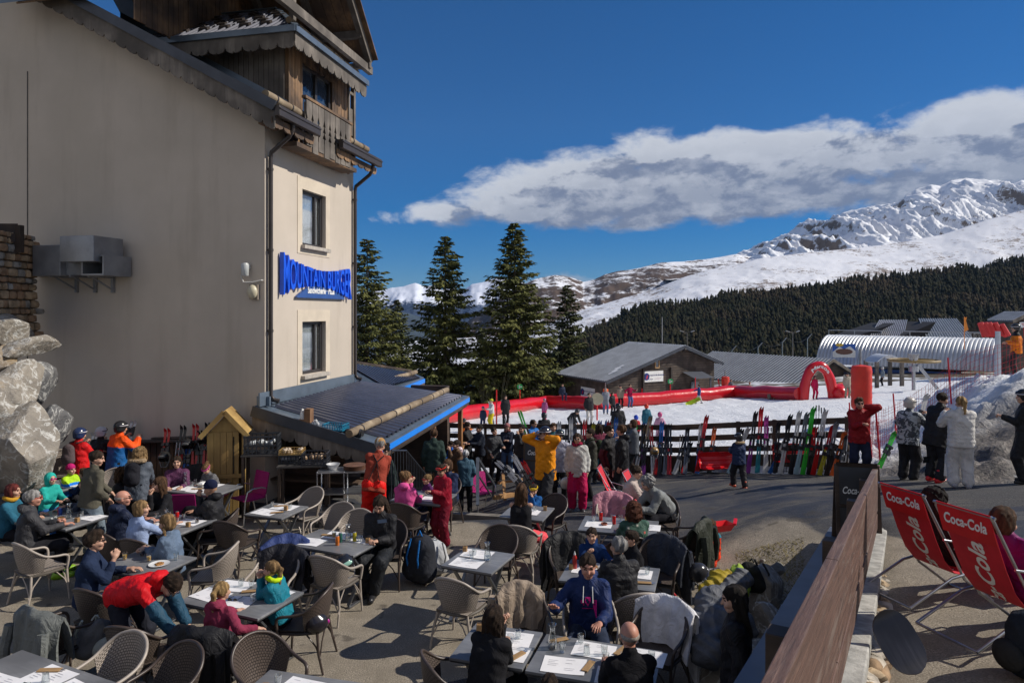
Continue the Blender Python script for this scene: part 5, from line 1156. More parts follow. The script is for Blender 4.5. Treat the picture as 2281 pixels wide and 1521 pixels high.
# T13
car('T13',.10,.05,'with red drink at the left table'); gl('T13',.32,.05,'at the right end of the left table'); can('T13',-.15,.1,(.03,.09,.4),'blue cola can','on the left table'); can('T13',-.22,.14,(.55,.01,.01),'red cola can','on the left table'); cube('T13',.40,-.05,'at the right end of the left table'); pm('T13',.38,.2,0,'at the right end of the left table',37); pc('T13',.1,-.26,-5,'at the near edge of the left table')
# T14
gl('T14',.0,.05,'in front of the braided girl','beer'); put(proto('plate',mk_plate),onT('T14',.22,.0),'white plate with leftovers in front of the braided girl','plates'); gl('T14',-.25,.18,'beside the curly man\'s raised hand','cola'); gl('T14',-.35,.0,'with pale drink beside the curly man','beer')
# T15
pm('T15',.15,.0,0,'between the children by the rocks',38); pm('T15',.42,.1,0,'at the right end of the children table',39); gl('T15',.0,.1,'with lemonade on the children table','beer'); gl('T15',-.15,.05,'on the children table'); gl('T15',.12,.16,'at the back of the children table')
# T16
pm('T16',-.02,.14,-6,'on the bottom edge table',41); gl('T16',-.25,.14,'on the bottom edge table'); pc('T16',.18,.08,62,'on the bottom edge table'); cube('T16',-.3,.02,'on the bottom edge table')
for key,L in {'T4':((-.4,.1),(-.3,.05),(.1,.25)),'T7':((-.2,.28),(.1,-.02)),'T9':((.0,.22),(.3,.05),(-.4,.1)),'T13':((-.05,.2),(.0,-.1),(.22,.18)),'T12':((-.35,.1),(.15,.0),(.1,.2)),'T14':((-.1,.2),(.3,.2)),'T15':((.25,.2),(-.25,.15)),'T8':((.0,.05),(.15,.25)),'T17':((.0,.1),(-.2,.0)),'T10':((-.1,.2),(.1,.1))}.items():
    for k,(u,v) in enumerate(L): gl(key,u,v,'among the others on the '+{'T4':'girls table','T7':'right front table','T9':'cola can table','T13':'left table of the dark hoodie man','T12':'beanie teenager table','T14':'braided girl table','T15':'children table','T8':'family table','T17':'pink hoodie table','T10':'black strappy top table'}[key])
put(proto('plate',mk_plate),onT('T12',-.12,.2),'white plate between the wine glasses','plates'); put(proto('plate',mk_plate),onT('T13',-.02,.0),'white plate in front of the dark hoodie man','plates'); put(proto('plate',mk_plate),onT('T15',-.05,-.1),'white plate on the children table','plates'); put(proto('plate',mk_plate),onT('T9',.35,-.1),'white plate beside the green sweater','plates')
# sunglasses and things on T4
o=empty('sunglasses',onT('T4',.0,-.14)+Vector((0,0,.006)),R(-10),'black sunglasses lying on the near placemat of the girls table','sunglasses'); mb=MB()
for sx in(-1,1): mb.ball((sx*.034,0,.012),(.027,.004,.02),10,6); mb.bar((sx*.062,0,.02),(sx*.055,.12,.006),.004,.005)
mb.box((0,0,.018),(.02,.004,.004)); mb.build('frame',plast((.02,.02,.02),.15),o)
# ---- chairs without / with occupants (x, y, heading)
CH=[(-2.35,9.0,68,'taupe','taupe wicker chair holding a helmet bag, back to the viewer, below the can table'),(-.62,8.25,64,'taupe','empty taupe wicker chair back to the viewer, below the centre table'),(-.22,9.75,-105,'dark','dark wicker chair facing the viewer behind the centre table'),(.12,10.25,75,'taupe','taupe wicker chair under the woman in the black strappy top'),(-4.25,10.45,75,'dark','empty dark wicker chair in front of the small square table'),(-3.62,11.95,-125,'taupe','empty taupe wicker chair behind the small square table'),(-4.62,10.75,190,'dark','dark wicker chair under the teenager in the navy beanie'),(-4.0,9.2,185,'taupe','taupe wicker chair under the braided girl'),(-3.05,8.75,-95,'taupe','taupe wicker chair with black jacket behind the girls table'),(-2.35,7.8,178,'dark','dark wicker chair under the girl in the teal jacket'),(-2.32,6.45,-40,'dark','empty dark wicker chair at the bottom between two tables'),(-3.78,6.42,-112,'taupe','empty taupe wicker chair behind the bottom left table, left of the pair'),(-3.15,6.22,-118,'dark','empty dark wicker chair behind the bottom left table, right of the pair'),(-4.85,7.35,66,'dark','dark wicker chair draped with a grey coat'),(-6.55,9.45,60,'taupe','taupe wicker chair under the man in the dark hoodie with lime ski boots'),(-3.0,6.95,78,'taupe','taupe wicker chair with black puffer jacket under the mauve ponytail girl'),(-3.85,7.05,80,'dark','dark wicker chair below the bending man in red'),(-2.45,10.55,-100,'taupe','taupe wicker chair behind the can table, beside the phone user'),(-2.85,10.95,-112,'taupe','second taupe wicker chair behind the can table, farther left'),(-1.85,10.05,-95,'dark','dark wicker chair under the phone user'),(1.70,11.4,-95,'taupe','taupe wicker chair with pink patterned scarf behind the cola can table'),(2.45,11.2,-100,'dark','empty dark wicker chair at the right of the pink scarf chair'),(2.55,10.1,150,'dark','dark wicker chair with dark green coat, tilted, right of the cola can table'),(1.95,9.15,-115,'dark','dark wicker chair under the dark-haired boy of the family'),(.80,9.25,-80,'dark','dark wicker chair with black coat under the boy with the fork'),(1.42,7.85,98,'taupe','taupe wicker chair under the man in the black puffer jacket'),(1.52,7.15,-125,'dark','dark wicker chair draped with a white jacket'),(.12,7.5,-80,'dark','dark wicker chair draped with beige and black coats'),(.62,11.5,-130,'dark','dark wicker chair behind the child with yellow goggles'),(1.62,9.75,95,'dark','dark wicker chair under the woman in the green flowered sweater'),(.85,7.45,-92,'taupe','taupe wicker chair under the man in the navy hoodie'),(-.55,6.3,20,'dark','dark wicker chair under the dark-haired woman in black'),(1.0,5.75,92,'dark','dark wicker chair under the bald man in black'),(-4.75,7.95,70,'dark','dark wicker chair under the curly man in the navy sweater'),(-5.75,9.95,60,'dark','dark wicker chair under the bald man in the navy jacket'),(-5.2,9.65,75,'dark','dark wicker chair under the blonde in the light blue sweater'),(-7.75,9.7,40,'taupe','taupe wicker chair at the left edge with a dark blue coat'),(-1.75,11.4,70,'dark','dark wicker chair under the woman in the pink hoodie'),(-1.25,12.6,-110,'dark','dark wicker chair beyond the pink hoodie woman'),(-7.9,13.4,-90,'taupe','pale wicker armchair stack beside the rocks, lower')]
for X,D,h,k,l in CH: chair(X,D,h,k,l)
for j in range(3): chair(-9.0,13.55,-60,'taupe',('bottom','middle','top')[j]+' pale chair of the stack beside the rock wall',z=.0+.11*j+.12)
chair(-5.05,13.1,232,'pink','magenta woven chair standing alone right of the beanie teenager, beside the sentry box'); chair(-6.35,13.45,-95,'pink','magenta woven chair behind the table, left of the polka dot child'); chair(-5.8,13.3,-90,'pink','magenta woven chair under the polka dot child'); chair(-5.65,11.9,95,'pink','magenta woven chair in front of the table, beside the beanie teenager'); chair(-.75,17.3,-60,'pink','magenta woven chair beyond the metal handrail near the bar',z=g(-.75,17.3))
# ================================================================ PEOPLE
SKIN={}
def skinm(tone='fair'):
    c={'fair':(.52,.30,.21),'tan':(.42,.23,.15),'dark':(.26,.14,.09),'red':(.50,.24,.17)}[tone]
    return mat('skin '+tone,c,.5,.08,14,.1,60,spec=.4)
def hairm(c): return mat('hair %s'%(c,),c,.72,.4,3,1.0,34,stretch=(8,8,1),spec=.18,bdist=.012)
HC={'black':(.018,.014,.012),'dark':(.035,.022,.015),'brown':(.085,.045,.024),'blond':(.36,.23,.10),'lightbrown':(.17,.095,.045),'grey':(.28,.27,.26),'red':(.12,.025,.022),'auburn':(.09,.032,.018),'white':(.55,.55,.56),'dblond':(.24,.15,.07)}
# head template: origin at head centre, x forward, units metres (adult)
def head_mesh(h):
    s=Sdf()
    s.ell((-.008,0,.022),(.098,.076,.090),k=.02); s.ell((.022,0,-.035),(.070,.060,.075),k=.03); s.ell((.052,0,-.088),(.032,.034,.024),k=.03)
    s.cap((.085,0,.02),(.108,0,-.025),.008,.014,k=.014); s.cap((.083,.03,.028),(.083,-.03,.028),.013,.013,k=.012)
    s.ell((.066,.042,-.030),(.03,.024,.024),k=.02).ell((.066,-.042,-.030),(.03,.024,.024),k=.02)
    s.cap((.086,.014,-.058),(.086,-.014,-.058),.010,.010,k=.008); s.cap((.082,.011,-.069),(.082,-.011,-.069),.010,.010,k=.008)
    for y in(.032,-.032): s.ell((.098,y,.008),(.016,.018,.012),k=.012,op=-1)
    for y in(.075,-.075): s.ell((-.010,y,-.005),(.018,.010,.030),k=.008)
    V,F=s.mesh(h); return V,F
def head_mats(V,F):   # 0 skin 1 brow 2 eye 3 lip
    c=V[F].mean(1); mi=np.zeros(len(F),int); x,y,z=c.T; ay=abs(y)
    mi[(x>.07)&(ay>.014)&(ay<.052)&(abs(z-.033)<.0055)]=1
    mi[(x>.065)&(abs(ay-.032)<.014)&(abs(z-.008)<.0065)]=2
    mi[(x>.078)&(ay<.024)&(abs(z+.0635)<.0085)]=3
    return mi
_ht={}
def head_t(h):
    if h not in _ht: V,F=head_mesh(h); _ht[h]=(V,F,head_mats(V,F))
    return _ht[h]
# hand template: origin wrist, x along fingers, z = back of the hand, y toward thumb
def hand_mesh(h,pose):
    s=Sdf(); s.ell((.045,0,0),(.048,.038,.014),k=.012); s.cap((-.02,0,0),(.02,0,0),.024,.026,k=.02)
    curl={'relax':(.35,.5),'grip':(1.2,1.3),'flat':(.05,.1)}[pose]
    for i,(y,L,r) in enumerate(((.029,.068,.0092),(.010,.076,.0095),(-.010,.070,.0090),(-.028,.056,.0080))):
        p=np.array([.085-.004*abs(i-1.3),y,0.]); a=0; sp=(y*.9)
        for j,(f,aj) in enumerate(((.45,curl[0]*(.7+.15*i)),(.30,curl[1]*.9),(.25,curl[1]*.6))):
            a+=aj; q=p+np.array([math.cos(a)*L*f,sp*L*f*4*max(0,math.cos(a)),-math.sin(a)*L*f]); s.cap(p,q,r*(1-.08*j),r*(.93-.08*j),k=.004); p=q
    p=(.02,.028,-.004);q=(.052,.058,-.012);r_=(.078,.060 if pose!='grip' else .04,-.022); s.cap(p,q,.014,.011,k=.012); s.cap(q,r_,.011,.009,k=.005)
    return s.mesh(h)
_hd={}
def hand_t(h,pose):
    if (h,pose) not in _hd: _hd[(h,pose)]=hand_mesh(h,pose)
    return _hd[(h,pose)]
def hair_mesh(style,h):
    s=Sdf(); curly=style in('curly','curlylong')
    s.ell((-.016,0,.034),(.107,.087,.096),k=.02)
    if style=='short': pass
    elif style=='messy': s.ell((.03,0,.10),(.06,.07,.035),k=.03); s.ell((-.05,0,.02),(.07,.085,.08),k=.02)
    elif style in('long','longback'):
        s.ell((-.05,0,-.03),(.07,.095,.11),k=.04)
        for y in(.07,-.07,.03,-.03): s.cap((-.05,y,-.02),(-.075-.01*abs(y),y*1.15,-.30),.035,.028,k=.03)
        for y in(.078,-.078): s.cap((.0,y,.0),(-.01,y*1.2,-.24),.025,.022,k=.02)
    elif style=='bob': s.ell((-.03,0,-.03),(.085,.105,.095),k=.03); 
    elif style=='pony':
        s.cap((-.10,0,.03),(-.135,0,.01),.03,.032,k=.02); s.cap((-.135,0,.01),(-.13,.01,-.20),.034,.018,k=.02)
    elif style=='bun': s.ell((-.10,0,.09),(.045,.045,.045),k=.015)
    elif style in('curly','curlylong'):
        s.ell((-.03,0,.02),(.115,.115,.115),k=.03)
        if style=='curlylong': s.ell((-.05,0,-.07),(.10,.125,.12),k=.04)
    elif style=='braid':
        s.ell((-.04,0,-.02),(.075,.09,.10),k=.03)
        for j in range(6): s.ell((.01-.004*j,.085+.006*j,-.06-.05*j),(.024,.022,.034),k=.008)
    # clear the face
    if style!='none':
        s.ell((.108,0,-.035),(.078,.070,.103),k=.010,op=-1)
        if style in('short','pony','bun','messy'): s.ell((.03,0,-.13),(.12,.13,.085),k=.02,op=-1); 
        if style=='short': s.ell((.02,.09,-.05),(.05,.03,.05),k=.01,op=-1).ell((.02,-.09,-.05),(.05,.03,.05),k=.01,op=-1)
    amp=.014 if curly else .008; fr=75 if curly else 45
    def nz(x,y,z):
        if curly: return amp*(np.sin(x*fr+2*np.sin(y*50))*np.sin(y*fr+z*30)+np.sin(z*fr+3*np.sin(x*60)))*.5
        return amp*(np.sin(x*fr*.6+y*fr*2+1.5*np.sin(z*14))*.6+.5*np.sin(x*90+3*np.sin(y*40))*np.sin(z*60+y*70))
    return s.mesh(h,nz)
_hr={}
def hair_t(st,h):
    if (st,h) not in _hr: _hr[(st,h)]=hair_mesh(st,h)
    return _hr[(st,h)]
def v3(*a): return Vector(a)
def ik(a,t,l1,l2,hint):
    d=t-a; L=min(d.length,(l1+l2)*.999); L=max(L,abs(l1-l2)*1.05+.01); d=d.normalized(); c=(l1*l1+L*L-l2*l2)/(2*l1*L); c=max(-1,min(1,c)); s=math.sqrt(1-c*c)
    h=hint-d*hint.dot(d); h=h.normalized() if h.length>1e-5 else d.orthogonal(); k=a+d*(l1*c)+h*(l1*s); return k,a+d*L
ARM={'down':(.03,.24,-.50,'relax'),'table':(.40,.14,-.20,'relax'),'table2':(.34,.02,-.16,'grip'),'phone':(.28,.07,-.22,'grip'),'mouth':(.22,.03,.09,'grip'),'head':(.08,.20,.20,'grip'),'brow':(.13,.09,.17,'flat'),
     'hip':(-.02,.26,-.42,'relax'),'fwd':(.48,.14,-.12,'flat'),'pocket':(.12,.20,-.42,'relax'),'reach':(.50,.02,-.26,'relax'),'lap':(.25,.10,-.38,'relax'),'ski':(.28,.22,.0,'grip'),'low':(.42,.10,-.50,'relax'),'back':(-.15,.2,-.4,'relax'),'gest':(.36,.36,-.08,'flat'),'side':(.15,.48,-.22,'relax'),'fork':(.30,.10,.03,'grip'),'pole':(.25,.28,-.25,'grip')}
def person(X,D,h,head,label,top=(.03,.03,.04),leg=(.02,.02,.025),pose='stand',z=None,H=None,L='down',Rr='down',hair='short',hc='dark',skin='fair',lean=0,roll=0,yaw=0,nod=0,
           th=.018,sleeve=.93,fit=0,block=None,sblock=None,hat=None,hatc=None,shoe=(.02,.02,.022),boot=0,glasses=None,scarf=None,hood=0,pack=None,puff=0,skirt=0,feet=None,wide=0,det=None,group=None,bare=False,sl=None,xl=0,furhood=None,print_=None):
    kid=h<1.45; s=h/1.75; z0=g(X,D) if z is None else z
    root=empty('person',(X,D,z0),R(head),label,'child' if kid else 'person',group)
    far=D>30; mid=D>16
    hb=.03 if far else (.022 if mid else .018); hh=.014 if far else (.009 if mid else .0065)
    if D<9 : hb=.0145
    # ---- skeleton
    hs_=1.0+ (.25*(1.45-h)/.5 if kid else 0)     # children have larger heads
    if pose=='sit': P=v3(.0,0,.545/s); lean=lean or 6
    elif pose=='ground': P=v3(0,0,.10/s)
    elif pose=='deck': P=v3(0,0,.40/s)
    elif pose=='bend': P=v3(-.12,0,.90)
    elif pose=='kneel': P=v3(0,0,.55)
    else: P=v3(0,0,.92)
    if pose=='sit' and H: P.z=H/s
    t=Matrix.Rotation(R(lean),3,'Y')@v3(0,0,1); t=Matrix.Rotation(R(roll),3,'X')@t; fw=Matrix.Rotation(R(lean),3,'Y')@v3(1,0,0); yv=Matrix.Rotation(R(roll),3,'X')@v3(0,1,0)
    N=P+t*.52; ch=P+t*.33
    sw=.158 if not kid else .142
    if fit: sw*=.93
    SL=N-t*.075+yv*sw; SR=N-t*.075-yv*sw
    ud=(t*.6+v3(0,0,1)*.4).normalized() if pose!='bend' else (t*.75+v3(0,0,1)*.25).normalized()
    Hc=N+ud*(.140*(1+ (hs_-1)*.5))+v3(1,0,0)*.022
    if pose=='bend': Hc=N+t*.15+fw*.02
    arms=[]
    for sgn,key,S_ in ((1,L,SL),(-1,Rr,SR)):
        a=ARM[key] if isinstance(key,str) else key
        tgt=S_+v3(a[0],sgn*(a[1]-.18),0)+v3(0,0,a[2]) if isinstance(key,str) else v3(a[0],a[1],a[2])
        hint=v3(-.35,sgn*.28,-.6)
        if key in('head','brow'): hint=v3(.1,sgn*1,.0)
        if key=='side': hint=v3(-1,sgn*.2,-.1)
        E_,W=ik(S_,tgt,.275,.25,hint); arms.append((S_,E_,W,a[3] if len(a)>3 else 'relax',sgn))
    HL=P+yv*.09+v3(0,0,-.02); HR=P-yv*.09+v3(0,0,-.02); legs=[]
    if feet is None:
        feet={'stand':((.02,.11),(-.02,-.11)),'walk':((.26,.09),(-.28,-.09)),'bend':((.0,.14),(-.05,-.14)),'sit':((.42,.13),(.38,-.13)),'ground':((.50,.20),(.45,-.15)),'deck':((.55,.12),(.6,-.12)),'kneel':((-.3,.12),(.25,-.12))}[pose]
    for sgn,f,Hh in((1,feet[0],HL),(-1,feet[1],HR)):
        az_=.085 if len(f)<3 else f[2]; A=v3(f[0],f[1],az_); hint=v3(1,sgn*.15,.25 if pose not in('ground',) else 1.0)
        K,A=ik(Hh,A,.43,.42,hint); legs.append((Hh,K,A,sgn))
    w_=1.0
    # ---- body (one continuous surface: trunk, limbs, neck) + head + hands
    s1=Sdf(); tr=.082 if not fit else .072
    for sg in(1,-1): s1.cap(P+yv*.045*sg,ch+yv*.055*sg,.075,.082,k=.05); s1.cap(ch+yv*.055*sg,N-t*.13+yv*.08*sg,.08,.05,k=.05)
    s1.cap(N-t*.07,Hc-ud*.06,.050,.050,k=.02)
    for S_,E_,W,_,sg in arms: s1.cap(N-t*.10,S_-t*.005,.042,.038,k=.03); s1.cap(S_,E_,.040,.034,k=.02); s1.cap(E_,W,.037,.026,k=.02)
    for Hh,K,A,sg in legs: s1.cap(Hh,K,.082,.056,k=.04); s1.cap(K,A,.054,.036,k=.03)
    V,F=s1.mesh(hb*(1.25 if not bare else 1)); Vs=[V];Fs=[F];mi=[np.zeros(len(F),int)]; base=len(V)
    Rh=Matrix.Rotation(R(yaw),3,'Z')@Matrix.Rotation(R(nod+(lean*.75 if pose=='bend' else 0)),3,'Y')
    def place(V,Rm,c,sc=1): return (V*sc)@np.array(Rm).T+np.array(c)
    hv,hf,hm=head_t(hh); Vs.append(place(hv,Rh,Hc,hs_)); Fs.append(hf+base); mi.append(hm); base+=len(hv)
    for S_,E_,W,hp,sg in arms:
        d=(W-E_).normalized(); 
        if hp=='flat': d=(d+v3(.5,0,.5)).normalized() if (L=='gest' or Rr=='gest') else d
        up=v3(0,0,1)-d*d.z; up=up.normalized() if up.length>.1 else v3(1,0,0)-d*d.x; 
        if abs(d.z)>.85: up=v3(0,sg,0)-d*d.y*sg; up.normalize()
        up.normalize(); yy=up.cross(d); m=Matrix((d,yy,up)).transposed(); hvv,hff=hand_t(hh if not far else .012,hp)
        hv_=hvv.copy(); 
        th_side=1 if (yy.y*sg<0 or abs(d.z)>.85) else -1
        hv_[:,1]*=th_side; hff2=hff if th_side>0 else hff[:,::-1]
        Vs.append(place(hv_,m,W,1.0)); Fs.append(hff2+base); mi.append(np.zeros(len(hff),int)); base+=len(hv_)
    V=np.concatenate(Vs)*s; me=mkmesh('body',V,np.concatenate(Fs),[skinm(skin),hairm(HC.get(hc,(.05,.03,.02))),plast((.02,.015,.012),.2),mat('lips',(.40,.15,.12),.4)],np.concatenate(mi),180); link('body',me,root)
    # ---- clothing
    sd=(X*13.7+D*7.3+h*31)%10
    def wr(a,f): 
        return lambda x,y,z: a*(np.sin(x*f+3*np.sin(z*f*.5+sd)+sd)*np.sin(y*f*.9+2*np.sin(x*f*.6))+1.1*(.5-np.abs(np.sin(z*f*.8+2.2*np.sin(y*f*.5+sd)+1.5*np.sin(x*f*.4)))))
    if not bare or True:
        s2=Sdf(); e=th
        hem=.02 if th>=.02 else .0
        if pose=='stand' or pose=='walk': lo=P-v3(0,0,.10+xl if th>=.02 else .03)
        else: lo=P-t*.02
        for sg in(1,-1): s2.cap(lo-t*.06+yv*.068*sg,ch+yv*.062*sg,.112+e,.098+e,k=.05); s2.cap(ch+yv*.062*sg,N-t*.12+yv*.085*sg,.096+e,.070+e*.8,k=.05)
        if not bare:
            s2.cap(N-t*.06,N+ud*.012,.062+e*.6,.052+e*.6,k=.03)
            for S_,E_,W,_,sg in arms:
                s2.cap(N-t*.085,S_,.055+e*.5,.048+e*.6,k=.05); slv=sl if sl is not None else sleeve
                if slv>.5: s2.cap(S_,E_,.048+e*.75,.042+e*.75,k=.03); s2.cap(E_,E_.lerp(W,(slv-.5)*2),.043+e*.75,.034+e*.6,k=.02)
                else: s2.cap(S_,S_.lerp(E_,slv*2),.054+e,.052+e,k=.04)
        if hood: s2.ell(N-fw*.085+t*.01,(.075,.10,.065),k=.03)
        if furhood: pass
        amp=(.0035 if th<.02 else .006)*(1 if not mid else .7)
        nz=wr(amp,42 if th<.02 else 33)
        if puff:
            nz0=nz
            nz=lambda x,y,z: nz0(x,y,z)*.5+.007*np.abs(np.sin(((x-P.x)*t.x+(y-P.y)*t.y+(z-P.z)*t.z)*math.pi/.075))*-1+.004
        hemc=(lo-t*.055) if (pose in('stand','walk')) else lo-t*.03
        V,F=s2.mesh(hb,nz,cuts=[(hemc,-t,.26)]); c=V[F].mean(1); q=(c-np.array(P))@np.array(t); mats=[top if isinstance(top,bpy.types.Material) else (shell if th>=.022 else fab)(top)]; mi=np.zeros(len(F),int)
        if block: mats.append(shell(block[0])); mi[(q>block[1])]=1
        if sblock:
            mats.append(shell(sblock)); k=len(mats)-1
            for S_,E_,W,_,sg in arms:
                a=np.array(S_.lerp(E_,.55));b=np.array(W); E2=np.array(E_)
                for u_,v_ in((a,E2),(E2,b)):
                    dd=v_-u_; tt=np.clip(((c-u_)@dd)/(dd@dd),0,1); dist=np.linalg.norm(c-u_-tt[:,None]*dd,axis=1); mi[(dist<.085+e)&(tt>0)]=k
        nm='top' if th<.022 else 'jacket'
        link(nm,mkmesh(nm,V*s,F,mats,mi,180),root)
        s3=Sdf(); e=.012+wide
        s3.ell(P-v3(0,0,.02),(.100+e*.3,.135+e*.3,.11),k=.03)
        s3.cap(P+yv*.055-v3(0,0,.04),P-yv*.055-v3(0,0,.04),.092+e*.3,.092+e*.3,k=.03)
        for Hh,K,A,sg in legs: s3.cap(Hh,K,.088+e,.066+e,k=.05); s3.cap(K,K.lerp(A,.90),.063+e,.050+e*1.3,k=.04)
        V,F=s3.mesh(hb,wr(.005,30)); link('trousers',mkmesh('trousers',V*s,F,[(shell if wide>.01 else fab)(leg)],None,180),root)
    # ---- shoes or ski boots
    for Hh,K,A,sg in legs:
        fd=v3(1,.12*sg,0).normalized() if pose!='ground' else v3(.55,.1*sg,.8).normalized(); s4=Sdf(); b_=1.0+.25*boot
        dn=v3(0,0,-1) if pose!='ground' else v3(.8,0,-.55)
        s4.cap(A+dn*.035-fd*.05,A+dn*.045+fd*.13*b_,.042*b_,.036*b_,k=.03)
        s4.cap(A+dn*.02,A-dn*(.10 if boot else .0)+(K-A)*.1,.045*b_,.050*b_,k=.03)
        V,F=s4.mesh(max(hb*.8,.012)); 
        if pose!='ground': V[:,2]=np.maximum(V[:,2],A.z-.083)
        link('ski_boot' if boot else 'shoe',mkmesh('shoe',V*s,F,[plast(shoe,.35 if boot else .6)],None,180),root)
    # ---- hair, headgear
    hm_=Matrix.Translation(Hc*s)@Rh.to_4x4()@Matrix.Scale(s*hs_,4)
    def hchild(nm,mb_or,m,smooth=180):
        if isinstance(mb_or,MB):
            me=mkmesh(nm,mb_or.v,mb_or.f,m,mb_or.mi,smooth)
        else: me=mkmesh(nm,mb_or[0],mb_or[1],m,None,180)
        o=link(nm,me,root); o.matrix_local=hm_; return o
    if hair!='bald' and not (hat in('helmet','beanie','hoodup') and hair=='short'):
        hv_,hf_=hair_t(hair,.016 if far else (.0105 if mid else .008)); hchild('hair',(hv_,hf_),hairm(HC.get(hc,(.05,.03,.02))))
    elif hair=='bald' and not hat:
        mb=MB(); 
        def rg(p): return 1
        ss=Sdf(); ss.ell((-.016,0,.012),(.0955,.0815,.050),k=.01); ss.ell((.08,0,.0),(.075,.12,.12),k=.01,op=-1); ss.ell((-.0,0,.085),(.12,.1,.05),k=.01,op=-1); hchild('hair',ss.mesh(.009),mat('cropped grey hair',(.30,.26,.23),.8,.2,40,.3))
    hcm=hatc or (.03,.03,.035)
    if hat=='helmet':
        ss=Sdf(); ss.ell((-.012,0,.045),(.130,.110,.112),k=.02); ss.ell((-.04,0,-.03),(.09,.105,.07),k=.03); ss.ell((.10,0,-.045),(.095,.085,.105),k=.008,op=-1); ss.ell((.0,0,-.14),(.2,.2,.085),k=.01,op=-1); o=hchild('helmet',ss.mesh(.016 if far else .010),plast(hcm,.22))
        if D<30:
            mb=MB(); n=18
            mb.tube([(.0+.125*math.cos(a),.112*math.sin(a),.058) for a in np.linspace(-math.pi,math.pi,n+1)[:-1]]+[(-.125,0,.058)],.009,6); hchild('goggle_strap',mb,fab((.5,.5,.55) if sum(hcm)<.5 else (.05,.05,.06)))
            ss=Sdf(); ss.ell((.095,0,.075),(.03,.078,.036),k=.01); hchild('goggles',ss.mesh(.009),plast(glasses if isinstance(glasses,tuple) else (.03,.03,.04),.12))
    elif hat=='beanie':
        ss=Sdf(); ss.ell((-.018,0,.052),(.112,.095,.098),k=.02); ss.ell((.03,0,-.075),(.2,.2,.10),k=.004,op=-1); hchild('beanie',ss.mesh(.009),fab(hcm))
    elif hat=='cap':
        ss=Sdf(); ss.ell((-.014,0,.048),(.106,.090,.084),k=.01); ss.ell((0,0,-.06),(.2,.2,.09),k=.004,op=-1); ss.ell((.125,0,.052),(.065,.062,.010),k=.02); hchild('cap',ss.mesh(.0085),fab(hcm))
    elif hat=='hoodup':
        ss=Sdf(); ss.ell((-.03,0,.02),(.120,.110,.125),k=.02); ss.ell((-.04,0,-.08),(.09,.10,.08),k=.03); ss.ell((.105,0,-.02),(.08,.07,.10),k=.015,op=-1); hchild('hood',ss.mesh(.010),fab(hcm))
    elif hat=='band':
        mb=MB(); mb.tube([(.0+.104*math.cos(a),.086*math.sin(a),.045) for a in np.linspace(-math.pi,math.pi,19)],.014,6); hchild('headband',mb,fab(hcm))
    if glasses and hat!='helmet' and D<30:
        gc=glasses if isinstance(glasses,tuple) else (.02,.02,.02); mb=MB()
        if glasses=='goggles' or (isinstance(glasses,tuple) and len(glasses)==4):
            ss=Sdf(); zz_=.075 if glasses!='goggles' else .01; ss.ell((.095,0,zz_ if len(gc)==4 else .01),(.03,.078,.036),k=.01); hchild('goggles',ss.mesh(.009),plast(gc[:3],.15)); mb.tube([(.104*math.cos(a),.088*math.sin(a),.07) for a in np.linspace(-math.pi,math.pi,19)],.011,6); hchild('goggle_strap',mb,fab(gc[:3]))
        else:
            for y in(.033,-.033): mb.ball((.108,y,.010),(.006,.025,.018),10,6)
            mb.tube([(.108,.02,.016),(.108,-.02,.016)],.003,4)
            for y in(.06,-.06): mb.tube([(.10,y*.95,.014),(.0,y*1.33,.012)],.003,4)
            hchild('sunglasses',mb,plast(gc,.12),60)
    if scarf:
        mb=MB(); mb.tube([N*s+Vector((.085*math.cos(a),.085*math.sin(a),.03+.02*math.sin(a*2)))*s for a in np.linspace(0,2*math.pi,15)],.036*s,8); mb.build('scarf',fab(scarf),root,smooth=180)
    if furhood:
        ss=Sdf()
        for k_ in range(12):
            a=-math.pi*.1+math.pi*1.2*k_/11; ss.ell(N-fw*.07+yv*.12*math.cos(a)+v3(-1,0,0)*.06*math.sin(a)+v3(0,0,.02),(.038,.038,.038),k=.02)
        V,F=ss.mesh(.010,lambda x,y,z:.008*np.sin(x*170)*np.sin(y*150+z*120)); link('fur_trim',mkmesh('fur_trim',V*s,F,mat('fur %s'%(furhood,),furhood,.95,.3,60,.8),None,180),root)
    if pack:
        ss=Sdf(); c=ch-fw*(.19+th); ss.cap(c-t*.14,c+t*.10,.10,.085,k=.03); ss.cap(c-t*.14+yv*.05,c+t*.08+yv*.05,.085,.075,k=.03).cap(c-t*.14-yv*.05,c+t*.08-yv*.05,.085,.075,k=.03); ss.ell(c-fw*.06-t*.08,(.06,.10,.09),k=.02)
        V,F=ss.mesh(.014); o=link('backpack_body',mkmesh('backpack',V*s,F,fab(pack),None,180),None); pk=empty('backpack',(X,D,z0),R(head),pack_label(label),'backpack'); o.parent=pk
        mb=MB()
        for sg in(1,-1): mb.tube([(N-fw*(.10+th)+yv*.09*sg)*s,(N+t*.02+yv*.10*sg+fw*.02)*s,(N-t*.10+yv*.11*sg+fw*(.13+th))*s,(P+t*.16+yv*.16*sg+fw*.03)*s,(P+t*.12+yv*.12*sg-fw*.12)*s],.016*s,6)
        mb.build('strap',fab(tuple(q*.6 for q in pack)),pk,smooth=180)
    return dict(root=root,s=s,P=P,N=N,t=t,ch=ch,arms=arms,legs=legs,Hc=Hc,fw=fw,yv=yv,X=X,D=D,z=z0,head=head)
def pack_label(l): return 'backpack worn by '+' '.join(l.split()[:10])
def wpos(p,v): # local skeleton point -> world
    return Matrix.Translation((p['X'],p['D'],p['z']))@Matrix.Rotation(R(p['head']),4,'Z')@(Vector(v)*p['s'])
BK=(.018,.018,.021); NV=(.018,.028,.075); DG=(.045,.046,.050)
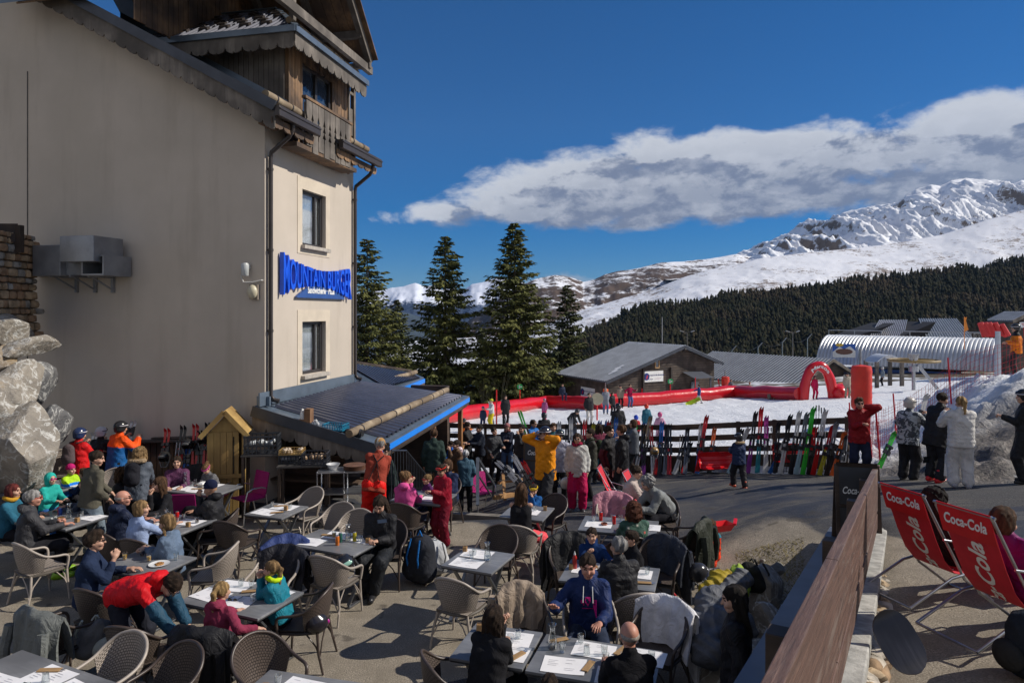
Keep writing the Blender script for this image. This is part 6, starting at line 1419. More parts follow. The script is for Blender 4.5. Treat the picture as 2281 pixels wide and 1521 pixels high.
def FD(px,py): # distance of a point on the ground seen at pixel (px,py), on the sloping drive
    D=12.
    for _ in range(40): D=.5*D+.5*FPX*(CAMZ-g(X_(px,D),D))/(py-HY)
    return D
def SP(px,pyhead,h,*a,**k):      # standing person by head-top pixel; ground found on the slope
    D=14.
    for _ in range(60): D=.6*D+.4*FPX*(CAMZ-g(X_(px,D),D)-h*.985)/(pyhead-HY)
    return person(X_(px,D),D,h,*a,**k)
def EP(px,D,h,*a,**k): return person(X_(px,D),D,h,*a,**k)
def SN(px,D,h,*a,**k): X=X_(px,D); return person(X,D,h,*a,z=float(snow_z(np.array(X),np.array(D))),**k)
def camo(t,b,tc):
    v=tc.outputs['Object']; n=t.noise(v,9,3,.6,.8); f=t.noise(v,26,3,.6); t.l.new(t.mix(t.sstep(t.m('ADD',n,t.m('MULTIPLY',f,.25)),.58,.64),(.40,.43,.46),(.045,.055,.07)),b.inputs['Base Color']); b.inputs['Roughness'].default_value=.6; bumpin(t,b,n,.4,.02)
CAMO=cmat('camouflage shell',camo)
# --- seated and standing diners, left block
person(-9.2,12.75,1.35,20,'child in a pink cap and grey jacket sitting at the left edge below the rocks',top=(.10,.11,.14),leg=(.05,.06,.1),pose='sit',L='table',Rr='table',hat='cap',hatc=(.55,.01,.12),hair='short',th=.022)
person(-8.15,12.0,1.4,-25,'child in a teal hoodie with hood up and pink sunglasses at the left tables',top=(.03,.42,.36),leg=(.03,.1,.3),pose='sit',L='table',Rr='table',hat='hoodup',hatc=(.03,.42,.36),glasses=(.5,.02,.2),th=.02)
person(-8.35,12.85,1.3,-20,'child in a neon yellow and blue jacket with pink hat behind the teal hoodie',top=(.01,.2,.75),block=((.45,.75,.02),.36),pose='sit',L='table',Rr='table',hat='beanie',hatc=(.5,.02,.15),th=.025)
person(-7.95,10.75,1.68,10,'woman with dark red hair and yellow scarf at the left edge',top=(.03,.13,.20),pose='sit',L='table',Rr='table',hair='bob',hc='red',scarf=(.5,.27,.03))
person(-7.2,10.1,1.82,38,'large man in a dark grey hoodie with lime green ski boots at the left',top=(.045,.045,.05),leg=(.02,.02,.024),pose='sit',L='table2',Rr='table',hair='short',hc='grey',hood=1,glasses=(.5,.02,.02),boot=1,shoe=(.22,.42,.02),th=.03,skin='red')
person(-8.05,12.9+.35,1.35,200,'dark-haired boy leaning on the children table beside the olive shirt',top=NV,pose='sit',lean=25,L='table',Rr='table',hair='messy',hc='dark') if False else None
person(-7.75,12.6,1.3,165,'dark-haired boy in navy leaning over the children table',top=NV,pose='sit',lean=24,L='table',Rr='table',hair='messy',hc='brown')
person(X_(200,11.0),11.0,1.80,62,'man in an olive grey shirt standing with his back turned among the left tables',top=(.105,.098,.075),leg=(.16,.2,.24),L='low',Rr='pocket',lean=8,yaw=-40,nod=12,hair='short',hc='dark',sleeve=.9)
person(-5.88,10.15,1.78,52,'bald man in a navy hooded jacket seen from behind at the beanie teenager table',top=(.014,.02,.045),pose='sit',L='table',Rr='table',hair='bald',hood=1,th=.03,skin='red',yaw=-25,glasses=True)
person(-5.38,9.75,1.68,55,'blonde bob woman in a light blue sweater reaching across the table',top=(.30,.38,.58),pose='sit',L='table',Rr='fwd',hair='bob',hc='dblond',yaw=-30,fit=1)
person(-5.75,11.25,1.7,-110,'young woman with long brown hair and black top facing left behind the wine glasses',top=BK,pose='sit',L='table',Rr='mouth',hair='longback',hc='brown',fit=1,yaw=-35,nod=8)
person(-4.55,9.15,1.68,178,'girl with a long braid in a blue grey jacket eating from a plate',top=(.12,.17,.25),leg=BK,pose='sit',L='table2',Rr='table2',hair='braid',hc='dblond',fit=1,th=.024,nod=10)
person(-4.72,10.85,1.72,172,'teenager in a navy beanie and black hoodie with hand on chin',top=BK,leg=BK,pose='sit',L='mouth',Rr='table',hat='beanie',hatc=(.015,.02,.05),hair='short',skin='tan',th=.024,nod=12,hood=1,shoe=(.3,.3,.32))
person(X_(303,11.8),11.8,1.70,95,'blonde woman in a grey parka with fur hood standing with her back turned',top=(.085,.10,.125),leg=BK,L='table',Rr='low',lean=12,yaw=20,hair='curlylong',hc='dblond',furhood=(.32,.23,.14),th=.034,pack=(.02,.02,.025))
person(-6.9,11.95,1.66,15,'woman with curly brown hair and dark glasses in a black jacket behind the olive shirt',top=BK,pose='sit',L='table',Rr='table',hair='curlylong',hc='brown',glasses=True,th=.03,skin='red')
person(-5.75,13.2,1.35,-110,'child in a black and white dotted jacket with pink headband bent over the table',top=(.14,.14,.15),pose='sit',lean=24,L='table2',Rr='table2',hat='band',hatc=(.5,.05,.25),hair='bun',hc='lightbrown',nod=40,th=.024)
person(-5.15,8.25,1.80,22,'curly dark-haired man in a navy sweater with glasses raising his hand',top=(.022,.034,.072),leg=(.02,.03,.06),pose='sit',L='table',Rr=(.30,-.06,.98,'grip'),hair='messy',hc='dark',glasses=True,yaw=6,sl=.85) 
person(-4.15,7.45,1.80,-18,'man bending over a chair in a red jacket with petrol blue sleeves',top=(.62,.008,.015),sblock=(.02,.07,.12),leg=(.022,.024,.034),pose='bend',lean=74,L='low',Rr='low',hair='short',hc='dark',th=.032,shoe=BK,boot=1,nod=10,glasses=True,hood=1)
person(-3.05,7.05,1.45,68,'girl with a blonde ponytail in a mauve red sweater seen from behind',top=(.23,.035,.07),pose='sit',L='table',Rr='side',hair='pony',hc='blond',hood=1,th=.02)
person(-2.62,7.75,1.42,172,'girl with ponytail in a teal jacket with neon collar resting her head on her hand',top=(.012,.18,.25),leg=BK,pose='sit',L='mouth',Rr='mouth',hair='pony',hc='dblond',scarf=(.6,.85,.02),th=.03,wide=.012,shoe=BK,boot=1,lean=12)
person(-1.9,9.95,1.80,-98,'person all in black ski wear looking down at a phone by the can table',top=BK,leg=(.016,.018,.022),pose='sit',L='phone',Rr='phone',hair='long',hc='dark',nod=32,th=.036,wide=.02,shoe=BK,boot=1,feet=((.42,.02),(.34,-.12)))
ph=empty('phone',PDz(851,1161,9.68),R(20),'dark phone held by the person in black ski wear','phone'); mb=MB(); mb.box((0,0,0),(.14,.07,.009),(R(35),0,0)); mb.build('case',plast((.015,.015,.02),.15),ph,bevel=.002); mb=MB(); mb.box((0,-.003,.0055),(.125,.06,.001),(R(35),0,0)); mb.build('screen',plast((.03,.04,.06),.05),ph)
p=person(-2.45,12.1,1.82,100,'man in bright red ski trousers, rust sweater and tan cap leaning over a table',top=(.30,.055,.035),leg=(.75,.012,.008),lean=24,L='low',Rr='low',roll=10,hat='cap',hatc=(.42,.24,.09),hair='short',hc='grey',th=.02,wide=.016,yaw=-25,nod=25)
sb=MB()
def sline(p,pts): return [wpos(p,q) for q in pts]
bk=lambda f,y,o=.118: p['P']+p['t']*f-p['fw']*o+p['yv']*y
for sg in(1,-1): sb.bar(wpos(p,bk(.0,.10*sg,.13)),wpos(p,bk(.34,.0,.135)),.035,.012,p['fw']); sb.bar(wpos(p,bk(.34,.0,.135)),wpos(p,bk(.47,.095*sg,.10)),.035,.012,p['fw'])
o=sb.build('braces',fab((.02,.02,.022)),None); o.parent=p['root']; o.matrix_parent_inverse=(Matrix.Translation((p['X'],p['D'],p['z']))@Matrix.Rotation(R(p['head']),4,'Z')).inverted()
person(X_(872,14.0),14.0,1.7,-150,'dark-haired worker in a charcoal shirt under the tip of the bar roof',top=(.035,.05,.05),leg=BK,L='table2',Rr='table2',hair='bun',hc='black',sl=.7,z=-.35,lean=12,nod=20)
person(X_(900,11.55),11.55,1.68,72,'woman in a bright pink hoodie seen from behind',top=(.62,.09,.28),leg=(.05,.06,.1),pose='sit',L='mouth',Rr='table',hair='bun',hc='lightbrown',hood=1,fit=1,yaw=-25,glasses=(.35,.02,.02))
person(X_(958,12.4),12.4,1.15,-150,'small girl with red glasses and white sleeves beside the dark red snowsuit',top=(.10,.03,.12),sblock=(.5,.5,.5),leg=(.02,.04,.12),pose='sit',H=.5,L='table',Rr='table',hair='bun',hc='dblond',glasses=(.6,.02,.03))
person(X_(986,11.65),11.65,1.44,-125,'boy standing in a dark red snowsuit with ski goggles on his head',top=(.27,.006,.022),leg=(.16,.006,.02),L='table2',Rr='down',hair='messy',hc='dark',glasses=(.5,.03,.02,1),th=.036,wide=.022,shoe=(.03,.05,.1),nod=15,skin='tan')
person(X_(1160,10.65),10.65,1.72,82,'woman in a black strappy top and coral ski trousers seen from behind',top=BK,leg=(.72,.075,.095),pose='sit',L='table2',Rr='mouth',hair='longback',hc='brown',fit=1,bare=True,th=.004,wide=.012,skin='fair',feet=((.40,.16),(.10,-.45)),shoe=BK)
person(X_(1190,11.75),11.75,1.2,-100,'child with yellow framed goggles opposite the woman in the black strappy top',top=(.02,.1,.3),pose='sit',H=.5,L='mouth',Rr='table',hair='messy',hc='dark',glasses=(.65,.42,.02,1),nod=20)
gs_=person(1.75,9.65,1.68,97,'woman with auburn curly hair in a dark green sweater with white flowers',top=(.045,.10,.075),pose='sit',L='table',Rr='table',hair='curlylong',hc='auburn',th=.022,lean=10)
person(X_(1318,8.95),8.95,1.42,-95,'boy in a dark blue top raising a fork to his mouth, facing the viewer',top=(.012,.035,.12),pose='sit',H=.56,L='gest',Rr='fork',hair='short',hc='dark',hood=1,yaw=-5)
person(X_(1383,8.0),8.0,1.80,98,'man in a black quilted jacket seen from behind at the family table',top=(.028,.028,.032),leg=(.05,.055,.045),pose='sit',L='table',Rr='table',hair='short',hc='grey',th=.032,puff=1,yaw=20)
person(X_(1418,8.85),8.85,1.40,-170,'dark-haired boy in black seen in profile at the right of the family table',top=BK,pose='sit',H=.54,L='table',Rr='table',hair='messy',hc='dark',yaw=0,nod=8)
pm_=person(X_(1310,7.5),7.5,1.86,-97,'man in a navy hoodie with pink lettering gesturing with his open hand',top=(.013,.028,.105),leg=(.03,.04,.07),pose='sit',L='table',Rr='gest',hair='short',hc='dark',hood=1,th=.026,skin='red',nod=8,yaw=4)
person(X_(1080,6.2),6.2,1.68,62,'woman with long dark hair in black leaning on the front table, from behind',top=BK,pose='sit',lean=16,L='mouth',Rr='table2',hair='long',hc='dark',fit=1,th=.02)
person(X_(1408,5.8),5.8,1.78,96,'bald man with grey cropped sides in a black shirt at the bottom of the picture',top=(.014,.014,.017),pose='sit',L='table',Rr='table',hair='bald',skin='red',th=.016)
person(X_(1222,5.35),5.35,1.30,80,'dark-haired child with a turquoise collar at the very bottom edge',top=(.02,.04,.07),pose='sit',L='table',Rr='table',hair='short',hc='dark',scarf=(.02,.45,.5))
person(X_(1640,5.9),5.9,1.68,160,'woman with long dark hair in black standing beside the coat pile',top=(.010,.010,.013),leg=BK,L='down',Rr='down',hair='long',hc='black',th=.026,yaw=10,nod=10,fit=1)
person(X_(1585,10.5),10.5,1.15,-125,'small boy in an orange and teal snow jacket sitting on the ground',top=(.78,.055,.01),block=((.02,.2,.3),.43),leg=(.75,.05,.01),pose='ground',L='lap',Rr='lap',hair='messy',hc='brown',th=.036,wide=.02,nod=30,hood=1)
person(X_(1490,11.4),11.4,1.75,-160,'grey-haired person in a grey jacket bowing over a table right of the beige sweater',top=(.20,.21,.21),pose='sit',lean=40,L='table',Rr='table',hair='curly',hc='grey',th=.034,nod=25)
person(X_(1392,12.1),12.1,1.68,-12,'woman with dark tied hair and sunglasses in a beige patterned cardigan',top=(.48,.40,.36),pose='sit',L='table2',Rr='table2',hair='bun',hc='dark',glasses=True,lean=18,fit=1,th=.022,nod=15)
# --- standing on the drive
EP(1215,13.6,1.80,-120,'man in a yellow orange ski jacket lifting both arms to his goggles',top=(.80,.28,.008),leg=(.03,.03,.034),L='brow',Rr='head',hat='helmet',hatc=(.02,.02,.03),th=.036,wide=.022,pose='walk',feet=((.30,.12),(-.12,-.10)),boot=1,shoe=(.06,.05,.05),xl=.06,skin='tan')
EP(1286,14.3,1.68,-95,'woman in a silver white ski jacket and raspberry trousers facing the viewer',top=(.50,.50,.48),leg=(.42,.006,.075),L='down',Rr='down',hair='bob',hc='dark',glasses=True,th=.036,wide=.022,boot=1,shoe=(.05,.05,.06),scarf=(.3,.02,.06))
EP(1247,15.6,1.74,-100,'man in a dark helmet with a pale lilac vest behind the yellow jacket',top=(.36,.36,.44),leg=BK,L='down',Rr='table',hat='helmet',hatc=(.02,.03,.03),th=.03,skin='dark')
EP(1316,16.0,1.72,-170,'person in a dark olive jacket with a small rucksack behind the silver jacket',top=(.05,.05,.04),leg=BK,L='mouth',Rr='table',hair='short',hc='dark',th=.03,pack=(.04,.05,.03))
EP(1355,15.0,1.80,-35,'young man in a black jacket with red sleeve panels and dark red trousers',top=(.02,.018,.02),sblock=(.10,.01,.015),leg=(.07,.012,.012),L='down',Rr='down',hair='messy',hc='dark',th=.026,wide=.012)
EP(1386,14.6,1.80,165,'young man in a black jacket with his back turned beside the dark red trousers',top=(.012,.012,.015),leg=BK,L='down',Rr='down',hair='short',hc='brown',th=.03,hood=1,skin='red',yaw=-25)
SP(1130,942,1.66,-95,'woman in a pink beanie and scarf holding a brown bag by the fence',top=(.02,.025,.05),leg=(.10,.16,.28),L='table2',Rr='table2',hat='beanie',hatc=(.35,.15,.15),hair='longback',hc='brown',scarf=(.2,.08,.08),glasses=True,th=.026)
SP(1187,933,1.78,-40,'man in a bright blue jacket carrying lime skis on his shoulder',top=(.012,.13,.42),leg=BK,L='ski',Rr='ski',hair='short',hc='dark',th=.03,glasses=True,skin='tan')
SP(1069,944,1.76,-150,'man in a dark navy jacket leaning on the fence, right of the pair',top=(.015,.02,.035),leg=BK,L='table',Rr='table',hair='short',hc='black',th=.03)
SP(1040,938,1.78,-20,'man in black looking at his hands, left of the navy jacket by the fence',top=(.02,.02,.022),leg=BK,L='table2',Rr='table2',hair='short',hc='dark',th=.03,nod=15)
EP(966,15.6,1.80,92,'man in a dark green sweatshirt standing with his back turned at the bar',z=-.41,top=(.035,.055,.048),leg=(.10,.10,.11),L='down',Rr='down',hair='short',hc='brown',th=.02,skin='red')
EP(1037,17.0,1.66,100,'grey-haired man in a steel blue jacket seen from behind beside the bar counter',top=(.045,.10,.15),leg=BK,L='table2',Rr='pocket',hair='short',hc='white',th=.026)
person(X_(1006,18.6),18.6,1.4,-160,'child in a bright blue jacket and sunglasses behind the bar counter',top=(.012,.10,.42),leg=BK,L='table',Rr='table',hair='messy',hc='dark',glasses=True,th=.03,z=g(X_(1006,18.6),18.6)+.35)
person(X_(1024,19.2),19.2,1.3,-150,'child with a white pink helmet behind the bar counter',top=(.03,.04,.06),leg=BK,L='table',Rr='table',hat='helmet',hatc=(.65,.5,.52),th=.03,z=g(X_(1024,19.2),19.2)+.2)
SP(1646,966,1.22,100,'small child in a navy coat with fur hood and helmet walking on the drive',top=(.02,.035,.09),leg=(.02,.02,.025),L='table',Rr='table',hat='helmet',hatc=(.03,.03,.035),furhood=(.42,.30,.17),th=.045,wide=.022,pose='walk',feet=((.16,.10),(-.22,-.10)),boot=1,shoe=(.55,.06,.01))
person(X_(1914,14.6),14.6,1.80,-105,'man in a dark red ski jacket shading his eyes with one hand',z=.42,top=(.26,.008,.012),leg=(.02,.025,.05),L='brow',Rr='table2',hair='messy',hc='brown',glasses=True,th=.036,wide=.01,skin='red')
person(X_(2022,14.3),14.3,1.80,35,'person in a white and black camouflage jacket and helmet at the snow bank',top=CAMO,leg=(.02,.02,.024),L='ski',Rr='ski',hat='helmet',hatc=(.55,.50,.45),th=.036,wide=.02,lean=8,z=g(8.2,14.0)-.1)
person(X_(2082,13.5),13.5,1.84,22,'man in a long black jacket bending over his skis by the snow bank',top=(.02,.019,.02),leg=(.02,.02,.024),L='ski',Rr='ski',hair='short',hc='dark',th=.04,wide=.02,lean=18,xl=.1,boot=1,shoe=(.60,.01,.01),nod=20,z=g(8.3,13.2)-.05)
person(X_(2141,12.35),12.35,1.70,70,'blonde woman all in white ski wear seen from behind',top=(.62,.60,.57),leg=(.60,.58,.56),L='ski',Rr='table2',hair='pony',hc='blond',th=.05,wide=.026,boot=1,shoe=(.30,.30,.32),yaw=15,nod=10,puff=1)
person(X_(2283,12.4),12.4,1.74,150,'person in black with magenta gloves cut by the right edge',top=BK,leg=BK,L='table2',Rr='down',hat='helmet',hatc=(.02,.02,.02),th=.036,wide=.02)
xx,dd=X_(2264,22.5),22.5; person(xx,dd,1.78,150,'skier in orange and black on top of the snow bank at the right edge',top=(.75,.20,.01),block=(BK,.42),leg=(.03,.03,.03),L='pole',Rr='pole',hat='helmet',hatc=(.03,.03,.03),th=.04,wide=.02,z=CAMZ-(840-HY)*dd/FPX)
person(X_(157+0,13.2) if False else X_(176,13.6),13.6,1.72,70,'child in a red jacket and navy helmet standing at the wall with a grey rucksack',top=(.62,.012,.015),leg=(.02,.02,.03),L='ski',Rr='table',hat='helmet',hatc=(.02,.035,.10),th=.036,pack=(.10,.075,.08),wide=.015)
person(X_(224,14.3),14.3,1.62,80,'skier in black with a white helmet between the red jacket and the orange hood',top=BK,leg=BK,L='ski',Rr='ski',hat='helmet',hatc=(.62,.62,.64),th=.036)
person(X_(258,13.9),13.9,1.80,62,'man in a royal blue jacket with orange shoulders and black helmet at the wall',top=(.012,.10,.30),block=((.85,.09,.008),.30),leg=BK,L='ski',Rr='ski',hat='helmet',hatc=(.02,.02,.022),th=.042,wide=.02,lean=8,xl=.06)
# --- deck chairs
person(4.44,6.84,1.70,20,'woman with dark curly hair in black reclining in the farther deck chair',top=BK,leg=(.55,.01,.012),pose='deck',lean=-28,H=.4,L='lap',Rr='lap',hair='curlylong',hc='black',th=.03,wide=.01)
person(4.31,5.76,1.68,18,'woman with brown bob hair in a magenta jacket reclining in the nearer deck chair',top=(.17,.006,.10),leg=(.03,.035,.06),pose='deck',lean=-24,H=.4,L='phone',Rr='phone',hair='bob',hc='brown',th=.042,nod=15)
# --- on the snow
def sx(v): return v
SN(1095,38,1.72,-150,'woman in white top and yellow trousers by the red tube on the left',top=(.6,.6,.6),leg=(.62,.50,.03),L='table',Rr='pole',hat='beanie',hatc=(.5,.5,.05),wide=.01)
SN(1076,38,1.3,-100,'child in navy beside the yellow trousers on the snow',top=(.02,.03,.07),leg=NV,hat='helmet',hatc=(.1,.12,.2),th=.03)
SN(1033,30,1.5,10,'crouching skier in an orange jacket beyond the bar roof',top=(.7,.15,.01),leg=BK,pose='kneel',hat='helmet',th=.03,L='table',Rr='table')
SN(1126,40,1.8,-80,'person in a long black coat standing by the red tube on the left',top=BK,leg=BK,hair='bob',th=.04,xl=.15)
SN(1213,41,1.35,-120,'child in a pink patterned suit on the snow near the tube corner',top=(.40,.10,.25),leg=(.5,.02,.12),hat='helmet',hatc=(.3,.1,.2),th=.03)
SN(1275,31,1.6,-60,'skier in black with lime gloves crouching on the snow behind the fence',top=BK,leg=BK,pose='bend',lean=50,hat='helmet',th=.03,L='low',Rr='low')
SN(1312,36,1.74,-70,'man in black jacket and white trousers on the snow left of the round sign',top=BK,leg=(.5,.48,.46),hair='short',th=.036)
SN(1349,44,1.72,-90,'person in a long light grey coat right of the round sign',top=(.25,.27,.31),leg=(.1,.16,.28),hair='bob',hc='grey',th=.05,xl=.18)
SN(1364,43,1.5,-60,'girl in dark clothes between the grey coat and the beige jacket',top=BK,leg=BK,hair='long',hc='dark',th=.03)
SN(1382,50,1.72,-80,'person in a beige jacket beside the red tube',top=(.28,.24,.18),leg=BK,hat='beanie',th=.03)
SN(1403,50,1.76,-60,'man in a maroon sweater and jeans beside the red tube',top=(.26,.01,.05),leg=(.06,.12,.28),hair='short',th=.02,L='gest',Rr='side')
SN(1470,25.8,1.25,80,'child in a pale pink snowsuit and pink helmet behind the fence',top=(.55,.30,.42),leg=(.55,.30,.42),hat='helmet',hatc=(.5,.06,.2),th=.036,wide=.02,L='pole',Rr='pole')
SN(1417,25.5,1.15,90,'child with a round blue helmet and red jacket behind the fence',top=(.5,.01,.02),leg=BK,hat='helmet',hatc=(.01,.06,.5),th=.03)
SN(1440,28,1.4,100,'child with an orange helmet and teal jacket behind the fence',top=(.02,.12,.18),leg=(.02,.05,.2),hat='helmet',hatc=(.62,.04,.01),th=.03)
SN(1377,25.2,1.7,95,'person in a black padded jacket and black helmet leaning on the fence',top=BK,leg=BK,hat='helmet',hatc=(.015,.015,.018),th=.04)
SN(1212,24.2,1.6,95,'person in black with a dark helmet behind the fence near the blue jacket',top=BK,leg=BK,hat='helmet',hatc=(.02,.025,.03),th=.036)
SN(1557,50,1.45,170,'child in a blue jacket pulling a lime sledge on the snow',top=(.02,.06,.2),leg=(.5,.5,.52),hair='short',th=.03,pose='walk',L='reach',Rr='back')
SN(1628,56,1.5,-90,'child in bright blue trousers at the far corner of the red tube',top=(.15,.18,.2),leg=(.01,.12,.5),hair='short',hc='brown')
SN(1670,54,1.2,-80,'child in red trousers beside the right arm of the tube',top=(.3,.28,.25),leg=(.55,.01,.01),hair='bob',hc='dblond')
SN(1717,50,1.5,-100,'person in beige sitting on the snow by the tube',top=(.25,.2,.16),leg=(.2,.18,.15),pose='ground',hair='short',th=.03)
SN(1815,47,1.65,-80,'skier in a magenta red suit in front of the inflatable arch',top=(.55,.01,.08),leg=(.55,.01,.08),hat='helmet',hatc=(.1,.02,.04),th=.036)
SN(1887,46,1.75,-90,'person in a beige jacket standing by the orange pad right of the arch',top=(.35,.3,.24),leg=(.3,.28,.22),hat='beanie',th=.03)
SN(1966,60,1.7,170,'skier in grey blue near the lift wheel',top=(.2,.25,.3),leg=BK,hat='helmet',hatc=(.5,.5,.52),th=.03)
o=person(X_(1252,53),53,1.75,-70,'person in navy sitting on the red tube',top=(.02,.03,.06),leg=(.03,.04,.08),pose='sit',H=.5,hair='short',th=.03,z=float(snow_z(np.array(X_(1252,53)),np.array(53.)))+.75)

EP(1100,20.6,1.74,-60,'man in a charcoal jacket by the fence, left of the pink beanie',top=(.04,.042,.048),leg=BK,L='table',Rr='pocket',hair='short',hc='dark',th=.03)
EP(1163,19.6,1.76,-120,'bare-headed man in a dark jacket right of the pink beanie by the fence',top=(.03,.03,.035),leg=NV,L='mouth',Rr='down',hair='short',hc='black',th=.03,skin='tan')
EP(1412,18.6,1.70,170,'person in a grey jacket at the fence right of the two black jackets',top=(.12,.13,.15),leg=BK,L='table',Rr='table',hair='bob',hc='brown',th=.03)
EP(1232,18.9,1.72,-80,'person in a teal jacket at the fence behind the lilac vest',top=(.02,.12,.14),leg=BK,L='table',Rr='down',hair='messy',hc='brown',th=.03)
EP(1334,18.4,1.66,100,'woman in a wine red jacket at the fence behind the silver jacket',top=(.16,.02,.05),leg=BK,L='table2',Rr='table2',hair='long',hc='dark',th=.03)
EP(1018,17.6,1.70,-150,'man in a brown fleece at the bar, right of the green sweatshirt',top=(.12,.07,.04),leg=BK,L='mouth',Rr='table',hair='short',hc='dark',th=.025,z=-.95)
person(-9.3,11.9,1.72,-5,'man in a light grey pullover at the far left edge of the children table',top=(.22,.22,.23),pose='sit',L='table',Rr='mouth',hair='short',hc='brown',th=.022)
person(-6.35,12.95,1.66,-70,'woman in a plum cardigan behind the magenta chair table, left end',top=(.10,.03,.08),pose='sit',L='table',Rr='table',hair='bob',hc='dark',th=.022)
person(-7.0,11.35,1.62,195,'woman with a dark bun facing left at the left table behind the bald man',top=(.05,.06,.09),pose='sit',L='table',Rr='table',hair='bun',hc='dark',th=.024)
person(-1.15,12.55,1.6,-115,'woman in a navy cardigan behind the table of the pink hoodie',top=NV,pose='sit',L='table2',Rr='table2',hair='bob',hc='brown',th=.022)
# ================================================================ FENCE, SKIS
FP=[(985,22.8,941),(1080,22.0,943),(1330,20.6,944),(1510,19.6,945),(1575,19.3,942),(1700,18.2,936),(1800,17.1,931),(1892,16.0,928)]
FQ=[PDz(a,c,b) for a,b,c in FP]
def fpt(px):
    for i in range(len(FP)-1):
        if px<=FP[i+1][0] or i==len(FP)-2:
            t=(px-FP[i][0])/(FP[i+1][0]-FP[i][0]); return FQ[i].lerp(FQ[i+1],t)
fn_=empty('snow_fence',(0,0,0),0,'long dark brown three-rail timber fence between the drive and the snow garden','fence')
for dz in (-.09,-.42,-.74):
    for i in range(len(FQ)-1): mb=MB(); mb.bar(FQ[i]+Vector((0,0,dz)),FQ[i+1]+Vector((0,0,dz)),.05,.15); mb.build('rail',M_DARKW,fn_)
for px in range(1000,1895,81): p=fpt(px); mb=MB(); mb.box((p.x,p.y+.07,p.z-.72),(.09,.09,1.42)); mb.build('post',M_DARKW,fn_)
for i in range(len(FQ)-1): mb=MB(); mb.bar(FQ[i]+Vector((0,.1,-1.18)),FQ[i+1]+Vector((0,.1,-1.18)),.14,.50); mb.build('base_board',M_DARKW,fn_)
def skipair(b,t,c1,c2,label,group='skis leaning on the fence',wd=.058,boots=True,poles=False):
    b=Vector(b);t=Vector(t); d=t-b; L=d.length; z=d.normalized(); yv=z.cross(Vector((0,1,0))) 
    yv=Vector((0,-1,0))-z*z.dot(Vector((0,-1,0))); yv.normalize(); xv=yv.cross(z)
    M=Matrix((xv,yv,z)).transposed().to_4x4(); M.translation=b
    r=bpy.data.objects.new('pair_of_skis',None); r.empty_display_size=.1; C.collection.objects.link(r); r.matrix_world=M; tag(r,label,'skis',group)
    for k,s in enumerate((-1,1)):
        mb=MB(); n=10
        def f(u,v,s=s): 
            w_=wd*(1.15-.45*math.sin(math.pi*min(1,max(0,v*1.0))))*(1 if v<.93 else math.sqrt(max(0.02,1-((v-.93)/.07)**2))) ; x=s*.034+(u-.5)*w_
            return (x, s*.012*0+.012+(.09*((v-.90)/.10)**2 if v>.9 else 0)+.02*math.sin(math.pi*v)+(.016 if s>0 else -.004), v*L)
        mb.sheet(f,2,22,.011)
        # two-tone: upper half other colour
        mb.mi=[1 if (mb.v[fc[0]].z>L*.52) else 0 for fc in mb.f]
        o=mb.build('ski',[plast(c1,.3),plast(c2,.3)],r,smooth=30)
        mb=MB(); y0=.05; mb.box((s*.045,y0,L*.42),(.07,.05,.09)); mb.box((s*.045,y0+.01,L*.58),(.065,.06,.06)); mb.box((s*.045,y0-.015,L*.50),(.05,.02,.22)); mb.build('binding',plast((.04,.04,.045),.3),o)
    return r
def polepair(b,t,c,label,group='ski poles leaning on the fence'):
    b=Vector(b);t=Vector(t); r=empty('ski_poles',tuple(b),0,label,'ski poles',group); d=t-b
    for s in(0,1):
        o=Vector((.07*s,0,0)); mb=MB(); mb.tube([o,o+d],[.006,.009],6); q=mb.build('pole',plast(c,.3),r,smooth=60)
        mb=MB(); mb.tube([o+d,o+d*1.09],[.016,.015],7); mb.build('grip',plast((.02,.02,.02)),q); mb=MB(); mb.lathe([(.0005,0),(.035,.004),(.0005,.01)],8,o+d*.06); mb.build('basket',plast((.02,.02,.02)),q)
RED=(.52,.012,.015);BLK=(.018,.018,.02);WHT=(.62,.62,.62);BLU=(.02,.12,.42);GRN=(.05,.55,.05);TEA=(.02,.22,.27);GRY=(.16,.18,.22);PUR=(.22,.03,.25);YEL=(.5,.45,.04);ORG=(.65,.12,.02);LB=(.35,.5,.6)
